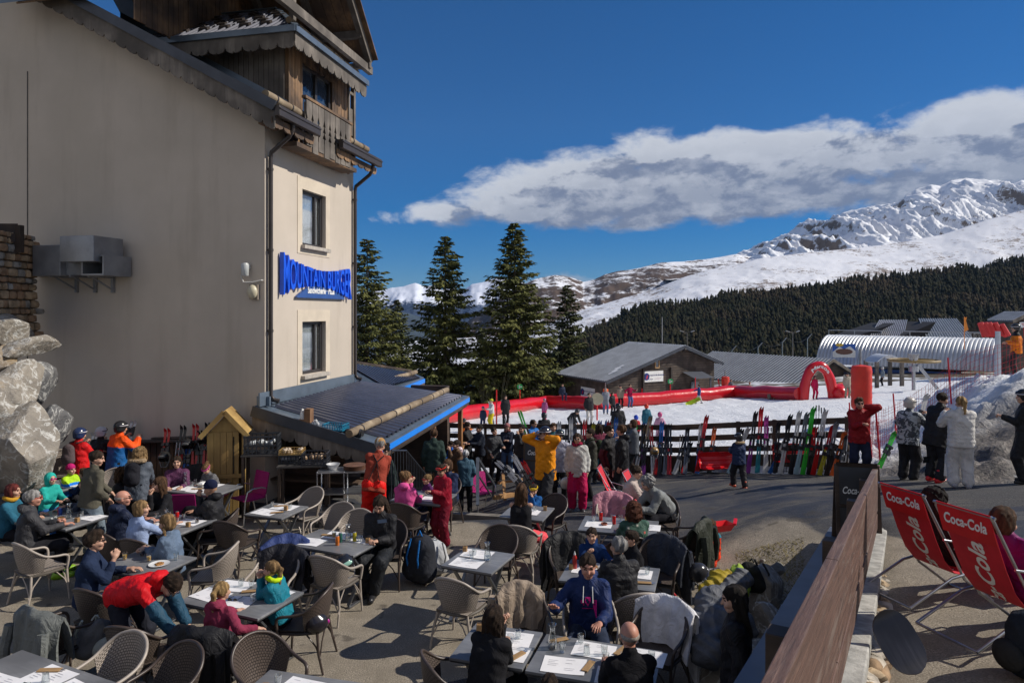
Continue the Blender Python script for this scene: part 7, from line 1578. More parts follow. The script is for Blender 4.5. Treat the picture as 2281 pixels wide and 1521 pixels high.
SK=[(1406,1041,1420,958,RED,BLK,'red and black'),(1413,1043,1437,950,WHT,(.2,.13,.07),'white and brown'),(1428,1043,1449,925,BLK,(.22,.17,.11),'black and bronze'),(1459,1041,1472,960,RED,BLK,'red-tailed black'),(1501,1047,1528,970,WHT,BLK,'black and white low'),(1520,1046,1538,985,RED,BLK,'short black and red'),(1551,1046,1574,924,RED,RED,'tall bright red'),(1622,1054,1668,950,LB,WHT,'pale blue, behind the small child,'),
(1665,1052,1683,915,PUR,BLK,'black with purple tails'),(1686,1054,1695,906,TEA,RED,'red and teal'),(1704,1050,1706,926,WHT,(.45,.05,.3),'white and pink'),(1714,1054,1748,980,BLU,WHT,'white and blue low'),(1737,1058,1760,922,WHT,BLK,'white with black tips'),(1760,1043,1780,914,BLK,WHT,'black and silver'),(1772,1055,1797,917,LB,GRY,'slate blue'),(1787,1056,1811,905,GRN,GRN,'tall bright green'),(1810,1055,1838,911,RED,WHT,'white and red patterned'),(1824,1053,1855,945,YEL,RED,'yellow and red'),(1852,1045,1881,960,ORG,ORG,'orange red'),(1871,1046,1885,970,WHT,BLK,'rightmost white and black'),
(1390,1040,1400,955,WHT,GRY,'white and grey'),(1369,1038,1372,930,BLK,BLU,'black and blue'),(1345,1030,1352,935,BLU,BLU,'blue'),(1330,1028,1336,936,TEA,BLU,'teal blue'),(1312,1020,1319,940,BLK,BLK,'plain black'),(1299,1010,1303,934,RED,RED,'red slim'),(1270,1005,1272,930,BLK,WHT,'black and white slim'),(1640,1050,1652,955,GRY,BLK,'grey and black'),(1800,1050,1815,950,BLK,RED,'black and red'),(1840,1050,1862,940,BLK,GRY,'black and grey'),(1480,1040,1486,948,GRY,BLK,'grey'),(1726,1050,1733,940,BLK,BLK,'short matt black')]+[(1240+k*19+(k%3)*3,[1003,1010,1022][min(2,k//4)]+k%2*3,1246+k*19-(k%4)*2,[938,944,950][k%3],[BLK,RED,WHT,GRY,BLK,TEA,BLK,RED,LB,BLK,PUR,WHT,BLK,RED][k],[WHT,BLK,GRY,BLK,YEL,BLK,RED,WHT,BLK,GRN,BLK,RED,BLU,BLK][k],'%s in the left half of the row'%(['black and white','red','white','grey','black and yellow','teal','black and red','red and white','pale blue','black and lime','purple','white and red','black and royal blue','dark red'][k])) for k in range(14)]+[(1525+k*27,1046,1531+k*27+k%3*3,952-k%2*6,[GRY,BLU,BLK][k%3],[BLK,WHT,ORG][k%3],'slim %s'%(['slate black','blue and white','black and orange'][k])) for k in range(3)]
for k,(bx,by,tx,ty,c1,c2,nm) in enumerate(SK):
    f=fpt(tx); Dt=f.y-.07; Db=fpt(bx).y-.50-.0; b=PDz(bx,by,Db); b.z=g(b.x,b.y)+.01; t=PDz(tx,ty,Dt); skipair(b,t,c1,c2,nm+' skis leaning on the fence')
for k,(bx,tx,ty) in enumerate(((1710,1712,960),(1745,1750,955),(1835,1830,920),(1815,1818,915),(1510,1515,975),(1434,1470,952),(1880,1890,955))):
    f=fpt(tx); b=PDz(bx,1040,fpt(bx).y-.45); b.z=g(b.x,b.y); polepair(b,PDz(tx,ty,f.y-.06),BLK if k%2 else (.5,.5,.52),('leftmost','second','third','fourth','fifth','sixth','rightmost')[k]+' pair of ski poles propped on the fence')
for k,(bx,by,tx,ty,c1,c2,nm) in enumerate(((398,1050,411,948,RED,BLK,'black and red'),(414,1055,422,992,BLU,BLU,'blue'),(434,1040,438,945,RED,RED,'plain red'),(458,1040,466,942,RED,BLK,'red tipped black'),(368,1040,375,955,BLK,RED,'black with red tips'),(286,985,300,940,WHT,WHT,'wide white'),(211,1030,213,965,(.1,.05,.06),WHT,'white topped'),(446,1045,449,960,BLK,BLK,'all black'))):
    D=14.4 if bx>300 else 14.75; skipair(PDz(bx,by,D-.15),PDz(tx,ty,D+.12),c1,c2,nm+' pair of skis propped on the shaded building wall','skis propped on the building wall')
polepair(PDz(386,1048,14.1),PDz(394,985,14.3),(.55,.55,.58),'white ski poles against the shaded building wall',None)
for k,(bx,by,tx,ty,c,nm) in enumerate(((1150,1070,1110,1030,WHT,'white'),(1195,1105,1144,1015,BLK,'black and silver'),(1206,1102,1166,1030,RED,'orange red'),(1175,1100,1130,1040,GRY,'grey'),(1188,1110,1150,1060,BLU,'dark blue'))):
    skipair(PDz(bx,by,16.4),PDz(tx,ty,16.6+.4),c,WHT if k!=2 else RED,nm+' pair of skis leaning on the wooden rack beside the bar','skis on the rack beside the bar')
mb=MB(); a=PDz(1100,1108,16.6);b=PDz(1210,1090,17.6); mb.bar(a,b,.10,.10); mb.bar(PDz(1110,1075,17),PDz(1200,1062,18),.06,.06); mb.bar(PDz(1125,1112,16.4),PDz(1120,1050,17.2),.07,.07); mb.bar(PDz(1190,1100,17.2),PDz(1190,1050,17.8),.07,.07); tag(mb.build('ski_rack',M_WARM),'low wooden ski rack on the drive beside the bar','rack')
skipair(PDz(1957,1040,15.2),PDz(1992,962,15.4),GRN,GRN,'lime green pair of skis stuck in the snow bank beside the red jacket man',None)
skipair(PDz(1190,1012,19.5),PDz(1157,915,19.9),YEL,GRN,'lime yellow pair of skis carried over the shoulder of the blue jacket',None)
skipair(PDz(2035,975,14.4),PDz(2063,878,14.6),BLK,WHT,'black and white pair of skis held by the camouflage jacket',None)
skipair(PDz(2108,1060,13.3),PDz(2108,920,13.5),WHT,RED,'white pair of skis held between the black jacket and the white suit',None)
skipair(PDz(2055,1035,13.6)+Vector((0,0,.1)),PDz(2112,1012,13.8),BLK,GRN,'black and green skis lying on the snow bank behind the red boots',None)
for px,D in ((1617,56.5),(1606,57),(1100,38.5),(1127,40.5)): b=PDz(px,900,D); b.z=float(snow_z(np.array(b.x),np.array(D))); skipair(b,b+Vector((-.25,0,1.5)),BLK,RED if px>1600 else WHT,'skis stuck upright in the snow near the tube, at '+{1617:'its far corner, right one',1606:'its far corner, left one',1100:'the yellow trousers',1127:'the long black coat'}[px],'skis standing in the snow')
# sledges and shovel
def sledge(p,label,rx,ry,rz,L=1.0,c=(.60,.008,.015)):
    o=empty('plastic_sledge',tuple(p),0,label,'sledge'); o.rotation_euler=(R(rx),R(ry),R(rz))
    def f(u,v): x=(u-.5)*L;y=(v-.5)*.48; e=max(abs(u-.5)*2,0)**6; q=max(abs(v-.5)*2,0)**5; return (x,y*(1-.15*e),.02+.10*max(e*.9,q)+.010*math.sin(v*math.pi*7))
    mb=MB(); mb.sheet(f,20,22,.008); mb.build('tray',plast(c,.3),o,smooth=40); mb=MB(); mb.box((L*.2,.22,.13),(.14,.02,.03)); mb.box((L*.2,-.22,.13),(.14,.02,.03)); mb.build('handle',plast((.5,.02,.02)),o)
b=fpt(1592); p=PDz(1592,1030,b.y-.45); p.z=g(p.x,p.y)+.32; sledge(p,'red ribbed plastic sledge standing against the fence',62,0,8,1.0)
b=fpt(1765); p=PDz(1765,1010,b.y+.15); sledge(p,'second red sledge behind the skis on the fence',70,0,0,1.1)
b=PDz(1545,903,49); b.z=float(snow_z(np.array(b.x),np.array(49.)))+.1; sledge(b,'lime sledge dragged on the snow by the blue jacket child',20,-25,0,1.1,(.5,.65,.02))
so_=empty('toy_shovel',PDz(1606,1172,10.9),R(20),'red plastic toy shovel tub beside the boy in the orange suit','toy'); mb=MB(); mb.add([(-.13,-.08,-.06),(.13,-.08,-.06),(.13,.08,-.06),(-.13,.08,-.06),(-.19,-.12,.05),(.19,-.12,.05),(.19,.12,.05),(-.19,.12,.05)],[(3,2,1,0),(0,1,5,4),(1,2,6,5),(2,3,7,6),(3,0,4,7)]); mb.bar((-.17,-.12,.05),(-.17,.12,.05),.03,.015); mb.bar((.17,-.12,.05),(.30,.02,.08),.05,.03); mb.build('tub',plast((.7,.01,.02)),so_)
# ================================================================ RED INFLATABLE TUBE BARRIER AND ARCH
M_TUBE=mat('glossy red inflatable',(.60,.006,.014),.28,.08,.8,.25,2.5,spec=.6,bdist=.08)
def gz_(X,D): return float(snow_z(np.array(float(X)),np.array(float(D))))
def tubepath(name,pts,r,label,par=None):
    P=[]
    for i in range(len(pts)-1):
        (a,Da),(b,Db)=pts[i],pts[i+1]; n=14
        for k in range(n+(i==len(pts)-2)): t=k/n; D=1/((1-t)/Da+t/Db); px=a+(b-a)*t; X=X_(px,D); P.append(Vector((X,D,gz_(X,D)+r*.95)))
    mb=MB(); rr=[r*(1-.10*(1 if k%7==0 else 0)*0+.012*math.sin(k*1.9)) for k in range(len(P))]; mb.tube(P,rr,18); return mb,P
rt=empty('inflatable_barrier',(0,0,0),0,'long glossy red inflatable tube barrier around the beginners snow garden','barrier')
for nm,pts,r in (('tube',[(960,43.5),(1218,57)],.50),('tube',[(1218,57),(1352,49)],.50),('tube',[(1338,50.5),(1640,55.5)],.50),('tube',[(1638,55.5),(1782,47)],.47),('tube',[(1858,47.5),(1915,48)],.45)):
    mb,P=tubepath(nm,pts,r,''); o=mb.build(nm,M_TUBE,rt,smooth=60)
ar=empty('inflatable_arch',(0,0,0),0,'red inflatable arch with white lettering at the end of the tube barrier','arch')
q0=PDz(1790,900,47); q0.z=gz_(q0.x,47); P=[]
for k in range(25):
    a=math.pi*k/24; P.append(q0+Vector((0.85-0.85*math.cos(a)+ (.3*(k/24)),0,(2.35)*math.sin(a)**.8 if 0<k<24 else 0)))
mb=MB(); mb.tube(P,[.33+.02*math.sin(k) for k in range(25)],16); mb.build('arch_tube',M_TUBE,ar,smooth=60)
mb=MB(); mb.ball(q0+Vector((2.35,-.2,.50)),(.55,.55,.52),16,10); mb.build('arch_foot',M_TUBE,ar,smooth=60)
co,F=text_mesh('Marcos',.42,.0,.012)
def archpt(t,off): a=math.pi*(.30+.42*t); return q0+Vector((0.85-0.85*math.cos(a)+.3*(.3+.42*t),-.345,2.35*math.sin(a)**.8))+Vector((-math.cos(a),0,math.sin(a)))*off
mx=co[:,0].max(); mb=MB(); mb.add([archpt(p[0]/mx,(p[1]-.14)*.8) for p in co],F); mb.build('arch_lettering',M_WHITE,ar)
# pads and poles
def pad(px,D,y0,y1,w_,c,label):
    a=PDz(px,y1,D); b=PDz(px,y0,D); r=empty('crash_pad',tuple(a),0,label,'crash pad'); h=b.z-a.z; mb=MB(); mb.lathe([(w_*.8,0),(w_,h*.06)]+[(w_*(1+.02*math.sin(k*2.4)),h*(.1+.8*k/12)) for k in range(13)]+[(w_*.92,h*.97),(.001,h)],18); mb.build('pad',mat('pad %s'%(c,),c,.5,.1,2,.5,9),r,smooth=50); mb=MB(); mb.cyl((0,.1,h*.9),(0,.1,h*1.35),.05,8); mb.build('pole',metal((.3,.3,.3)),r)
pad(1919,27,812,912,.38,(.60,.025,.008),'big red crash pad on a pole behind the man in the dark red jacket'); pad(1616,62,838,872,.35,(.6,.03,.01),'slim red crash pad on a pole at the corner of the ski school chalet'); pad(1881,57,852,900,.55,(.72,.16,.01),'orange crash pad right of the inflatable arch'); pad(1349,56,865,900,.22,(.72,.10,.01),'small orange pad under the round sign')
def sign(px,D,y0,y1,r_,c,label,glyph=False,pole=(.6,.01,.01)):
    a=PDz(px,y1,D); z=gz_(a.x,D) if D<62 else float(ground_z(a.x,D)); b=PDz(px,y0,D); r=empty('round_sign',(a.x,D,z),0,label,'sign'); mb=MB(); mb.cyl((0,0,0),(0,0,b.z-z+r_),.045,8); mb.build('pole',plast(pole),r); mb=MB(); mb.cyl((0,-.06,b.z-z),(0,-.10,b.z-z),r_,24); d=mb.build('disc',mat('disc %s'%(c,),c,.5,.1,6,0),r)
    if glyph: mb=MB(); [mb.ball((r_*.4*math.cos(k*2.1),-.105,b.z-z+r_*.4*math.sin(k*2.1)),(r_*.22,.01,r_*.22),8,5) for k in range(3)]; mb.box((0,-.105,b.z-z-.02),(r_*.5,.01,r_*.2)); mb.build('emblem',M_WHITE,d)
sign(1158,58,861,900,.24,(.03,.42,.10),'round green piste sign with white emblem on a red pole at the left',True); sign(1493,60,849,890,.24,(.03,.42,.12),'round green sign in front of the ski school gable',True); sign(1330,40,888,945,.36,(.45,.40,.27),'large beige round disc on a red pole on the snow')
def poleobj(px,D,y0,y1,r_,c,label,name='marker_pole'):
    a=PDz(px,y1,D);b=PDz(px,y0,D); mb=MB(); mb.tube([a,b],[r_,r_*.7],7); o=mb.build(name,plast(c)); tag(o,label,'pole')
poleobj(1106,40,868,960,.05,(.6,.01,.01),'red marker pole with grey pad near the yellow trousers'); poleobj(1430,60,865,888,.05,(.6,.01,.01),'short red marker pole in front of the ski school wall'); poleobj(1549,60,840,872,.05,(.6,.01,.01),'leaning red marker pole beside the porch of the ski school'); poleobj(1475,68,706,800,.05,(.4,.4,.4),'thin flagpole rising behind the ski school roof','flagpole')
# ================================================================ CHALETS
M_BARN=woodm('dark stained boards',(.17,.13,.10),(.07,.052,.042),(.4,.4,9),.85,1.6); M_RIB=mat('bright roof rib',(.5,.53,.58),.3,.1,1,0,metal=.4); M_RSHEET=mat('grey blue roof sheet',(.09,.10,.125),.5,.10,.6,.03,8,metal=.15)
def ribroof(mb,P,n,rib=.08,wd=.055):
    P=[Vector(p) for p in P]; mb.add(P+[p-Vector((0,0,.12)) for p in P],[(0,1,2,3),(7,6,5,4),(0,4,5,1),(1,5,6,2),(2,6,7,3),(3,7,4,0)])
    mb.cm=1
    for k in range(n+1): u=k/n; mb.bar(P[0].lerp(P[1],u)+Vector((0,0,rib*.5)),P[3].lerp(P[2],u)+Vector((0,0,rib*.5)),wd,rib)
def chalet(O,ex,ey,t0,tp,t1,z0,zp,z1,L,zb,label,name='ski_school_chalet',ov=.6,n=26):
    r=empty(name,(O[0],O[1],0),math.atan2(ex[1],ex[0]),label,'chalet')   # local x along gable, local y along the ridge away
    w0,w1=t0+ov,t1-ov; sl0=(zp-z0)/(tp-t0); sl1=(zp-z1)/(t1-tp)
    mb=MB(); mb.prism([(w0,.6,zb),(w1,.6,zb),(w1,.6,z1+sl1*ov-.15),(tp,.6,zp-.15),(w0,.6,z0+sl0*ov-.15)],(0,L-1.2,0)); mb.build('boarded_wall',M_BARN,r)
    mb=MB()
    k=zb+.2
    while k<zp-.3:
        a=max(w0,t0+(k-z0)/sl0+.2) if k>z0 else w0; b=min(w1,t1-(k-z1)/sl1-.2) if k>z1 else w1
        if b>a: mb.box(((a+b)/2,.585,k),(b-a,.03,.025))
        k+=.22
    mb.build('board_joints',mat('dark joints',(.02,.016,.013)),r)
    mb=MB(); ribroof(mb,[(tp,0,zp),(tp,L,zp),(t0,L,z0),(t0,0,z0)],n); mb.build('roof_left',[M_RSHEET,M_RIB],r); mb=MB(); ribroof(mb,[(tp,0,zp),(tp,L,zp),(t1,L,z1),(t1,0,z1)],n); mb.build('roof_right',[M_RSHEET,M_RIB],r)
    mb=MB(); mb.bar((tp,-.02,zp-.10),(t0,-.02,z0-.10),.05,.30); mb.bar((tp,-.02,zp-.10),(t1,-.02,z1-.10),.05,.30); mb.build('barge_board',M_DZINC if 'school' in label else M_GREYW,r)
    return r
ex=(.887,.461)
c1=chalet((8,58),ex,None,0,8.7,13.4,-1.9,.94,-.77,8.3,-5.2,'dark ski school chalet with ribbed grey roof and two white signs')
def board(parent,x,z,w_,h,lines,y=.55,rot=0,xx=None):
    mb=MB(); mb.box((0,0,0),(w_,.05,h)); o=mb.build('sign_board',M_WHITE,parent); o.location=(x,y,z); o.rotation_euler=(0,0,rot)
    mb=MB(); mb.lathe([(h*.34,0),(h*.34,.01),(h*.26,.01),(h*.26,0)],16); [mb.v.__setitem__(i,Vector((v.x-w_*.38,-.03-v.z,v.y))) for i,v in enumerate(mb.v)]; mb.box((-w_*.40,-.035,.02),(h*.16,.01,h*.4),(0,.4,0)); mb.build('emblem',plast((.02,.05,.25)),o)
    mb=MB(); mb.box((-w_*.355,-.035,-.04),(h*.13,.012,h*.36),(0,.4,0)); mb.build('emblem_stripe',plast((.6,.03,.03)),o)
    mb=MB(); mb.box((-w_*.16,-.03,-h*.26),(w_*.24,.008,.05)); mb.build('small_print_line',plast((.03,.04,.15)),o); mb=MB(); mb.box((w_*.22,-.03,-h*.22),(w_*.34,.008,.03)); mb.build('small_print_line',plast((.5,.3,.4)),o)
    for t,yy,s_,c in lines:
        co,F=text_mesh(t,s_,0,.006); mb=MB(); mb.add([(-w_*.27+p[0],-.032,yy+p[1]) for p in co],F); mb.build('lettering',plast(c,.5),o)
LN=[('ECOLE DU SKI FRANCAIS',.06,.155,(.02,.03,.15))]
board(c1,5.55,-1.75,2.15,.95,LN); board(c1,.55,-3.25,2.2,.9,LN,3.6,R(-90))
def cw(par,x,z,w_,h,fc=(.45,.27,.12)):
    mb=MB(); [mb.box(c,d) for c,d in (((x-w_/2,.56,z),(.09,.1,h)),((x+w_/2,.56,z),(.09,.1,h)),((x,.56,z+h/2),(w_+.09,.1,.09)),((x,.56,z-h/2),(w_+.09,.1,.09)))]; o=mb.build('window_frame',mat('pine frame %s'%(fc,),fc,.7),par); mb=MB(); mb.box((x,.57,z),(w_,.03,h)); mb.build('window_pane',M_GLASSD,o)
cw(c1,5.95,-.62,.42,.75)
mb=MB(); [mb.box((x,.5,-2.6),(.16,.2,3.2)) for x in (4.35,7.5)]; mb.bar((8.7,.3,.45),(8.7,-.1,.65),.15,.15); mb.build('timber_post',mat('black brown post',(.03,.022,.018)),c1)
mb=MB(); mb.add([(8.9,.55,-1.5),(11.2,.55,-1.5),(11.4,-.9,-2.0),(9.1,-.9,-2.0)],[(0,1,2,3)]); mb.box((9.3,-.7,-3.4),(.12,.12,2.8)); mb.box((11.1,-.7,-3.4),(.12,.12,2.8)); mb.box((10.3,.5,-3.5),(.9,.1,2.1)); mb.build('porch',M_RSHEET,c1)
mb=MB(); 
for k in range(3): x=1.2+.55*k; mb.add([(x*1,1.2+.3*k,-1.9+x*.326+.07),(x+1.0,1.2+.3*k,-1.9+(x+1)*.326+.07),(x+1.05,1.5+.3*k,-1.9+(x+1.05)*.326+.07),(x+.05,1.5+.3*k,-1.9+(x+.05)*.326+.07)],[(0,1,2,3)])
mb.build('roof_snow_streak',mat('old snow',(.75,.77,.8)),c1)
d=Vector((.853,.52)); c2=chalet((27.9,66.9),d,None,0,5.95,9.25,-3.4,-.84,-2.27,16.0,-5.8,'long low dark chalet with grey ribbed roof behind the inflatable arch',name='chalet',n=40)
mb=MB(); [mb.box((2.2+k*.45,.55,-3.9),(.06,.06,1.6)) for k in range(5)]; mb.build('shutter_slats',M_GREYW,c2)
mb=MB(); mb.box((4.2,.5,-4.4),(2.0,.1,2.4)); mb.build('barn_door',mat('dark barn door',(.045,.038,.032)),c2)
# lift station: white ribbed barrel roof
ls=empty('lift_station',(0,0,0),0,'lift station with long white ribbed barrel roof on a blue base','lift station')
A=Vector((X_(1846,80),80,0)); Bq=Vector((X_(2236,69),69,0)); dd=(Bq-A); Ls=dd.length; dn=dd.normalized(); sd=Vector((-dn.y,dn.x,0)); 
def barrel(u,v,rib=0): a=math.pi*(v*.86+.07); rr=4.6+rib; return A+dn*(u*Ls)-sd*(rr*math.cos(a)*-1)*1.0+Vector((0,0,-2.6+3.8*math.sin(a)*(rr/4.6)))
M_WR=mat('white coated sheet',(.62,.64,.67),.35,.08,.8,.03,8,metal=.1)
def bf(u,v): k=(u*46)%1; return barrel(u,v,.16*(1 if k<.35 else 0))
mb=MB(); mb.sheet(bf,138,22,.06); mb.build('barrel_roof',M_WR,ls,smooth=30)
mb=MB(); mb.prism([barrel(0,k/20)-dn*.02 for k in range(21)],dn*.12); mb.build('end_wall',M_WR,ls)
mb=MB(); c=A+dn*Ls/2-sd*3.9; mb.bar(A-sd*4.2+Vector((0,0,-2.9)),Bq-sd*4.2+Vector((0,0,-2.9)),.3,1.7); mb.build('blue_base',mat('station blue',(.012,.07,.25),.5),ls)
mb=MB(); mb.tube([A+Vector((0,0,1.9)),Bq+Vector((0,0,1.9))],.05,6); [mb.tube([A+dn*Ls*k/6+Vector((0,0,1.2)),A+dn*Ls*k/6+Vector((0,0,1.95))],.04,5) for k in range(7)]; mb.build('rooftop_rail',metal((.4,.42,.44)),ls)
def panel(px0,px1,y0,y1,D):
    a=PDz(px0,y1,D);b=PDz(px1,y0,D); r=empty('picture_panel',((a.x+b.x)/2,D,(a.z+b.z)/2),R(-20),'painted panel with sun, blue sky and brown hill on the barrel roof end','panel'); w_=b.x-a.x;h=b.z-a.z; mb=MB(); mb.box((0,0,0),(w_,.1,h)); o=mb.build('board',plast((.02,.12,.5)),r)
    mb=MB(); mb.prism([(-w_*.5,-.06,-h*.1),(-w_*.2,-.06,h*.3),(0,-.06,h*.1),(w_*.25,-.06,h*.35),(w_*.5,-.06,0),(w_*.5,-.06,-h*.5),(-w_*.5,-.06,-h*.5)],(0,-.02,0)); mb.build('white_peaks',M_WHITE,o); mb=MB(); mb.ball((0,-.09,-.1),(w_*.38,.02,h*.22),16,8); mb.build('brown_hill',plast((.16,.07,.05)),o); mb=MB(); mb.ball((-w_*.2,-.09,h*.42),(w_*.18,.02,h*.12),12,6); mb.build('sun_disc',plast((.75,.5,.05)),o)
panel(1857,1903,766,796,73.5)
cp=empty('arched_canopy',(0,0,0),0,'small arched canopy on wooden posts in front of the lift station','canopy'); mb=MB(); q=PDz(1968,812,58)
mb.sheet(lambda u,v:(q.x-1.15+2.3*u,q.y-1+2*v,q.z+.85*math.sin(math.pi*(.08+.84*u))),14,2,.06); mb.build('roof',M_WR,cp,smooth=50); mb=MB(); [mb.box((q.x+sx*1.05,q.y+sy*.9,q.z-1.3),(.25,.25,3.2)) for sx in(-1,1) for sy in(-1,1)]; mb.build('post',M_GREYW,cp)
bw=empty('ski_lift_terminal',(0,0,0),0,'horizontal bull wheel of the drag lift on a steel stand','lift wheel'); q=PDz(2035,803,50); mb=MB(); n=32
mb.tube([q+Vector((1.65*math.cos(2*math.pi*k/n),1.65*math.sin(2*math.pi*k/n),.03*0)) for k in range(n+1)],.09,8); [mb.tube([q,q+Vector((1.65*math.cos(2*math.pi*k/6),1.65*math.sin(2*math.pi*k/6),0))],.05,6) for k in range(6)]; mb.build('wheel',mat('ochre steel',(.25,.17,.06),.5),bw,smooth=60); mb=MB(); mb.cyl(q-Vector((0,0,3)),q,.12,10); mb.cyl(q,q+Vector((0,0,.5)),.25,12,.4); mb.bar(q+Vector((.3,0,-.3)),q+Vector((2.2,0,-2.6)),.18,.18); mb.cyl(q-Vector((0,0,.8)),q-Vector((0,0,.4)),.35,12); mb.build('stand',metal((.35,.36,.38)),bw)
poleobj(2223,34,738,905,.17,(.42,.45,.49),'thick grey steel pylon at the right in front of the lift station','pylon')
for px0,px1,yr,ye,D,c,lab,gb in ((1905,2012,713,750,120,(.12,.10,.11),'brown metal roofed building behind the lift station',8),(2012,2165,710,752,118,(.19,.22,.26),'grey blue metal roofed building behind the lift station',9)):
    a=PDz(px0-20,ye,D); b=PDz(px0+55 if px0<2000 else px0+35,yr,D+6); w_=X_(px1,D)-a.x; r=empty('mountain_building',(0,0,0),0,lab,'building'); mb=MB(); P=[b,Vector((b.x+w_*.5,b.y,b.z)),Vector((a.x+w_,D,a.z)),Vector((a.x+w_*.42,D,a.z))]; ribroof(mb,[P[0],P[1],P[2],P[3]],16,.12,.1); mb.build('roof',[mat('sheet %s'%(c,),c,.4,.1,.5,0,metal=.3),M_RIB],r); mb=MB(); mb.prism([(a.x-.5,D+1,a.z-6),(a.x+w_,D+1,a.z-6),(a.x+w_,D+1,a.z-.2),(a.x+w_*.44,D+1,a.z-.1),(b.x,D+1,b.z-.5),(a.x-.5,D+1,a.z-.8)],(0,8,0)); mb.build('wall',mat('near black cladding',(.025,.022,.022)),r)
r=chalet((X_(2256,60),60),(.98,.2),None,0,1.9,4.2,CAMZ-(714-HY)*60/FPX,CAMZ-(695-HY)*60/FPX,CAMZ-(722-HY)*60/FPX,2.5,-2.5,'small dark hut with pale ribbed roof at the right edge above the snow bank',name='hut',ov=.25,n=12); mb=MB(); mb.box((1.9,.5,2.85),(1.25,.06,.5)); o=mb.build('sign_board',M_WHITE,r); mb=MB(); mb.box((1.9,.46,2.95),(.9,.02,.06)); mb.box((1.9,.46,2.8),(.7,.02,.05)); mb.build('sign_lines',plast((.5,.02,.05)),o)
for k,(px,h) in enumerate(((2196,1.0),(2206,1.0),(2215,1.0),(2228,1.0),(2243,1.0))):
    q=PDz(px,748,42); mb=MB(); mb.tube([q,q+Vector((-.35,0,.8 if k!=4 else .7))],[.22,.16],10); tag(mb.build('safety_mattress',mat('mattress red',(.5,.02,.02),.6,.1,3,.3,6)),('first','second','third','fourth','fifth')[k]+' leaning red safety mattress from the left, below the small hut','mattress','red safety mattresses on the snow bank')
q=PDz(2148,740,40); mb=MB(); mb.add([q,q+Vector((.25,0,.15)),q+Vector((.1,0,.7)),q+Vector((.18,.02,.9)),q+Vector((0,.02,.85))],[(0,1,2),(0,2,4),(2,3,4)]); mb.tube([q+Vector((0,0,-1)),q+Vector((0,0,.9))],.02,5); tag(mb.build('orange_flag',plast((.7,.22,.02))),'small orange flag in front of the distant roofs','flag')
# street lamps, catenary posts
def lamp(px,D,yt,lab):
    a=PDz(px,yt,D); z=float(ground_z(a.x,D)); r=empty('street_lamp',(a.x,D,z),0,lab,'street lamp'); h=a.z-z; mb=MB(); mb.tube([(0,0,0),(0,0,h)],[.10,.06],8); mb.tube([(-.7,0,h+.15),(0,0,h),(.7,0,h+.15)],.04,6); mb.build('pole',metal((.25,.22,.2)),r)
    for s in(-1,1): mb=MB(); mb.box((s*.8,0,h+.2),(.55,.3,.10),(0,-s*.3,0)); mb.build('lamp_head',plast((.5,.5,.5)),r,bevel=.03)
lamp(1531,100,741,'twin-headed street lamp behind the ski school roof'); lamp(1766,105,741,'twin-headed street lamp behind the long low chalet')
pv=None
for k,(px,yt) in enumerate(((1565,790),(1640,770),(1698,763),(1752,752),(1808,744))):
    D=98; a=PDz(px,yt,D); z=float(ground_z(a.x,D)); mb=MB(); mb.tube([(a.x-.6,D,z),(a.x-.6,D,a.z-.7),a],.06,6); tag(mb.build('net_post',metal((.4,.42,.42))),('leftmost','second','middle','fourth','rightmost')[k]+' bent net post behind the chalet roofs','post','bent net posts behind the roofs')
    if pv: mb=MB(); mb.tube([pv.lerp(a,i/8)-Vector((0,0,.9*math.sin(math.pi*i/8))) for i in range(9)],.03,4); tag(mb.build('net_cable',metal((.2,.2,.2))),('first','second','third','fourth')[k-1]+' sagging cable from the left between the bent posts','cable','cables between the bent posts')
    pv=a
# red safety net
def net(P,h,lab,nx,nz):
    r=empty('safety_net',(0,0,0),0,lab,'net'); mb=MB(); Q=[Vector(p) for p in P]
    def at(u): k=u*(len(Q)-1); i=min(int(k),len(Q)-2); return Q[i].lerp(Q[i+1],k-i)
    for j in range(nz+1):
        for i in range(nx): a=at(i/nx);b=at((i+1)/nx); sg=lambda u:.08*math.sin(u*9+j); mb.bar(a+Vector((0,0,h*j/nz+sg(i/nx)*j/nz)),b+Vector((0,0,h*j/nz+sg((i+1)/nx)*j/nz)),.006,.006)
    for i in range(nx+1): a=at(i/nx); mb.bar(a,a+Vector((.04*math.sin(i),0,h)),.006,.006,(0,1,0))
    mb.build('mesh',mat('red net cord',(.5,.02,.03),.7),r)
    for u in (0,.33,.66,1): a=at(u); mb=MB(); mb.tube([a-Vector((0,0,.2)),a+Vector((-.12,0,h+.25))],.022,6); mb.build('net_pole',plast((.55,.01,.02)),r)
net([(X_(px,D),D,gz_(X_(px,D),D)) for px,D in ((1900,22),(1970,21),(2060,20.5),(2155,20.2),(2290,20.5))],1.15,'red safety net on red poles along the crest of the snow bank',64,8)
net([(X_(px,D),D,gz_(X_(px,D),D)) for px,D in ((1900,21.5),(1935,18.5),(1962,16.6))],.9,'torn red net hanging beside the snow bank, behind the dark red jacket',24,6)
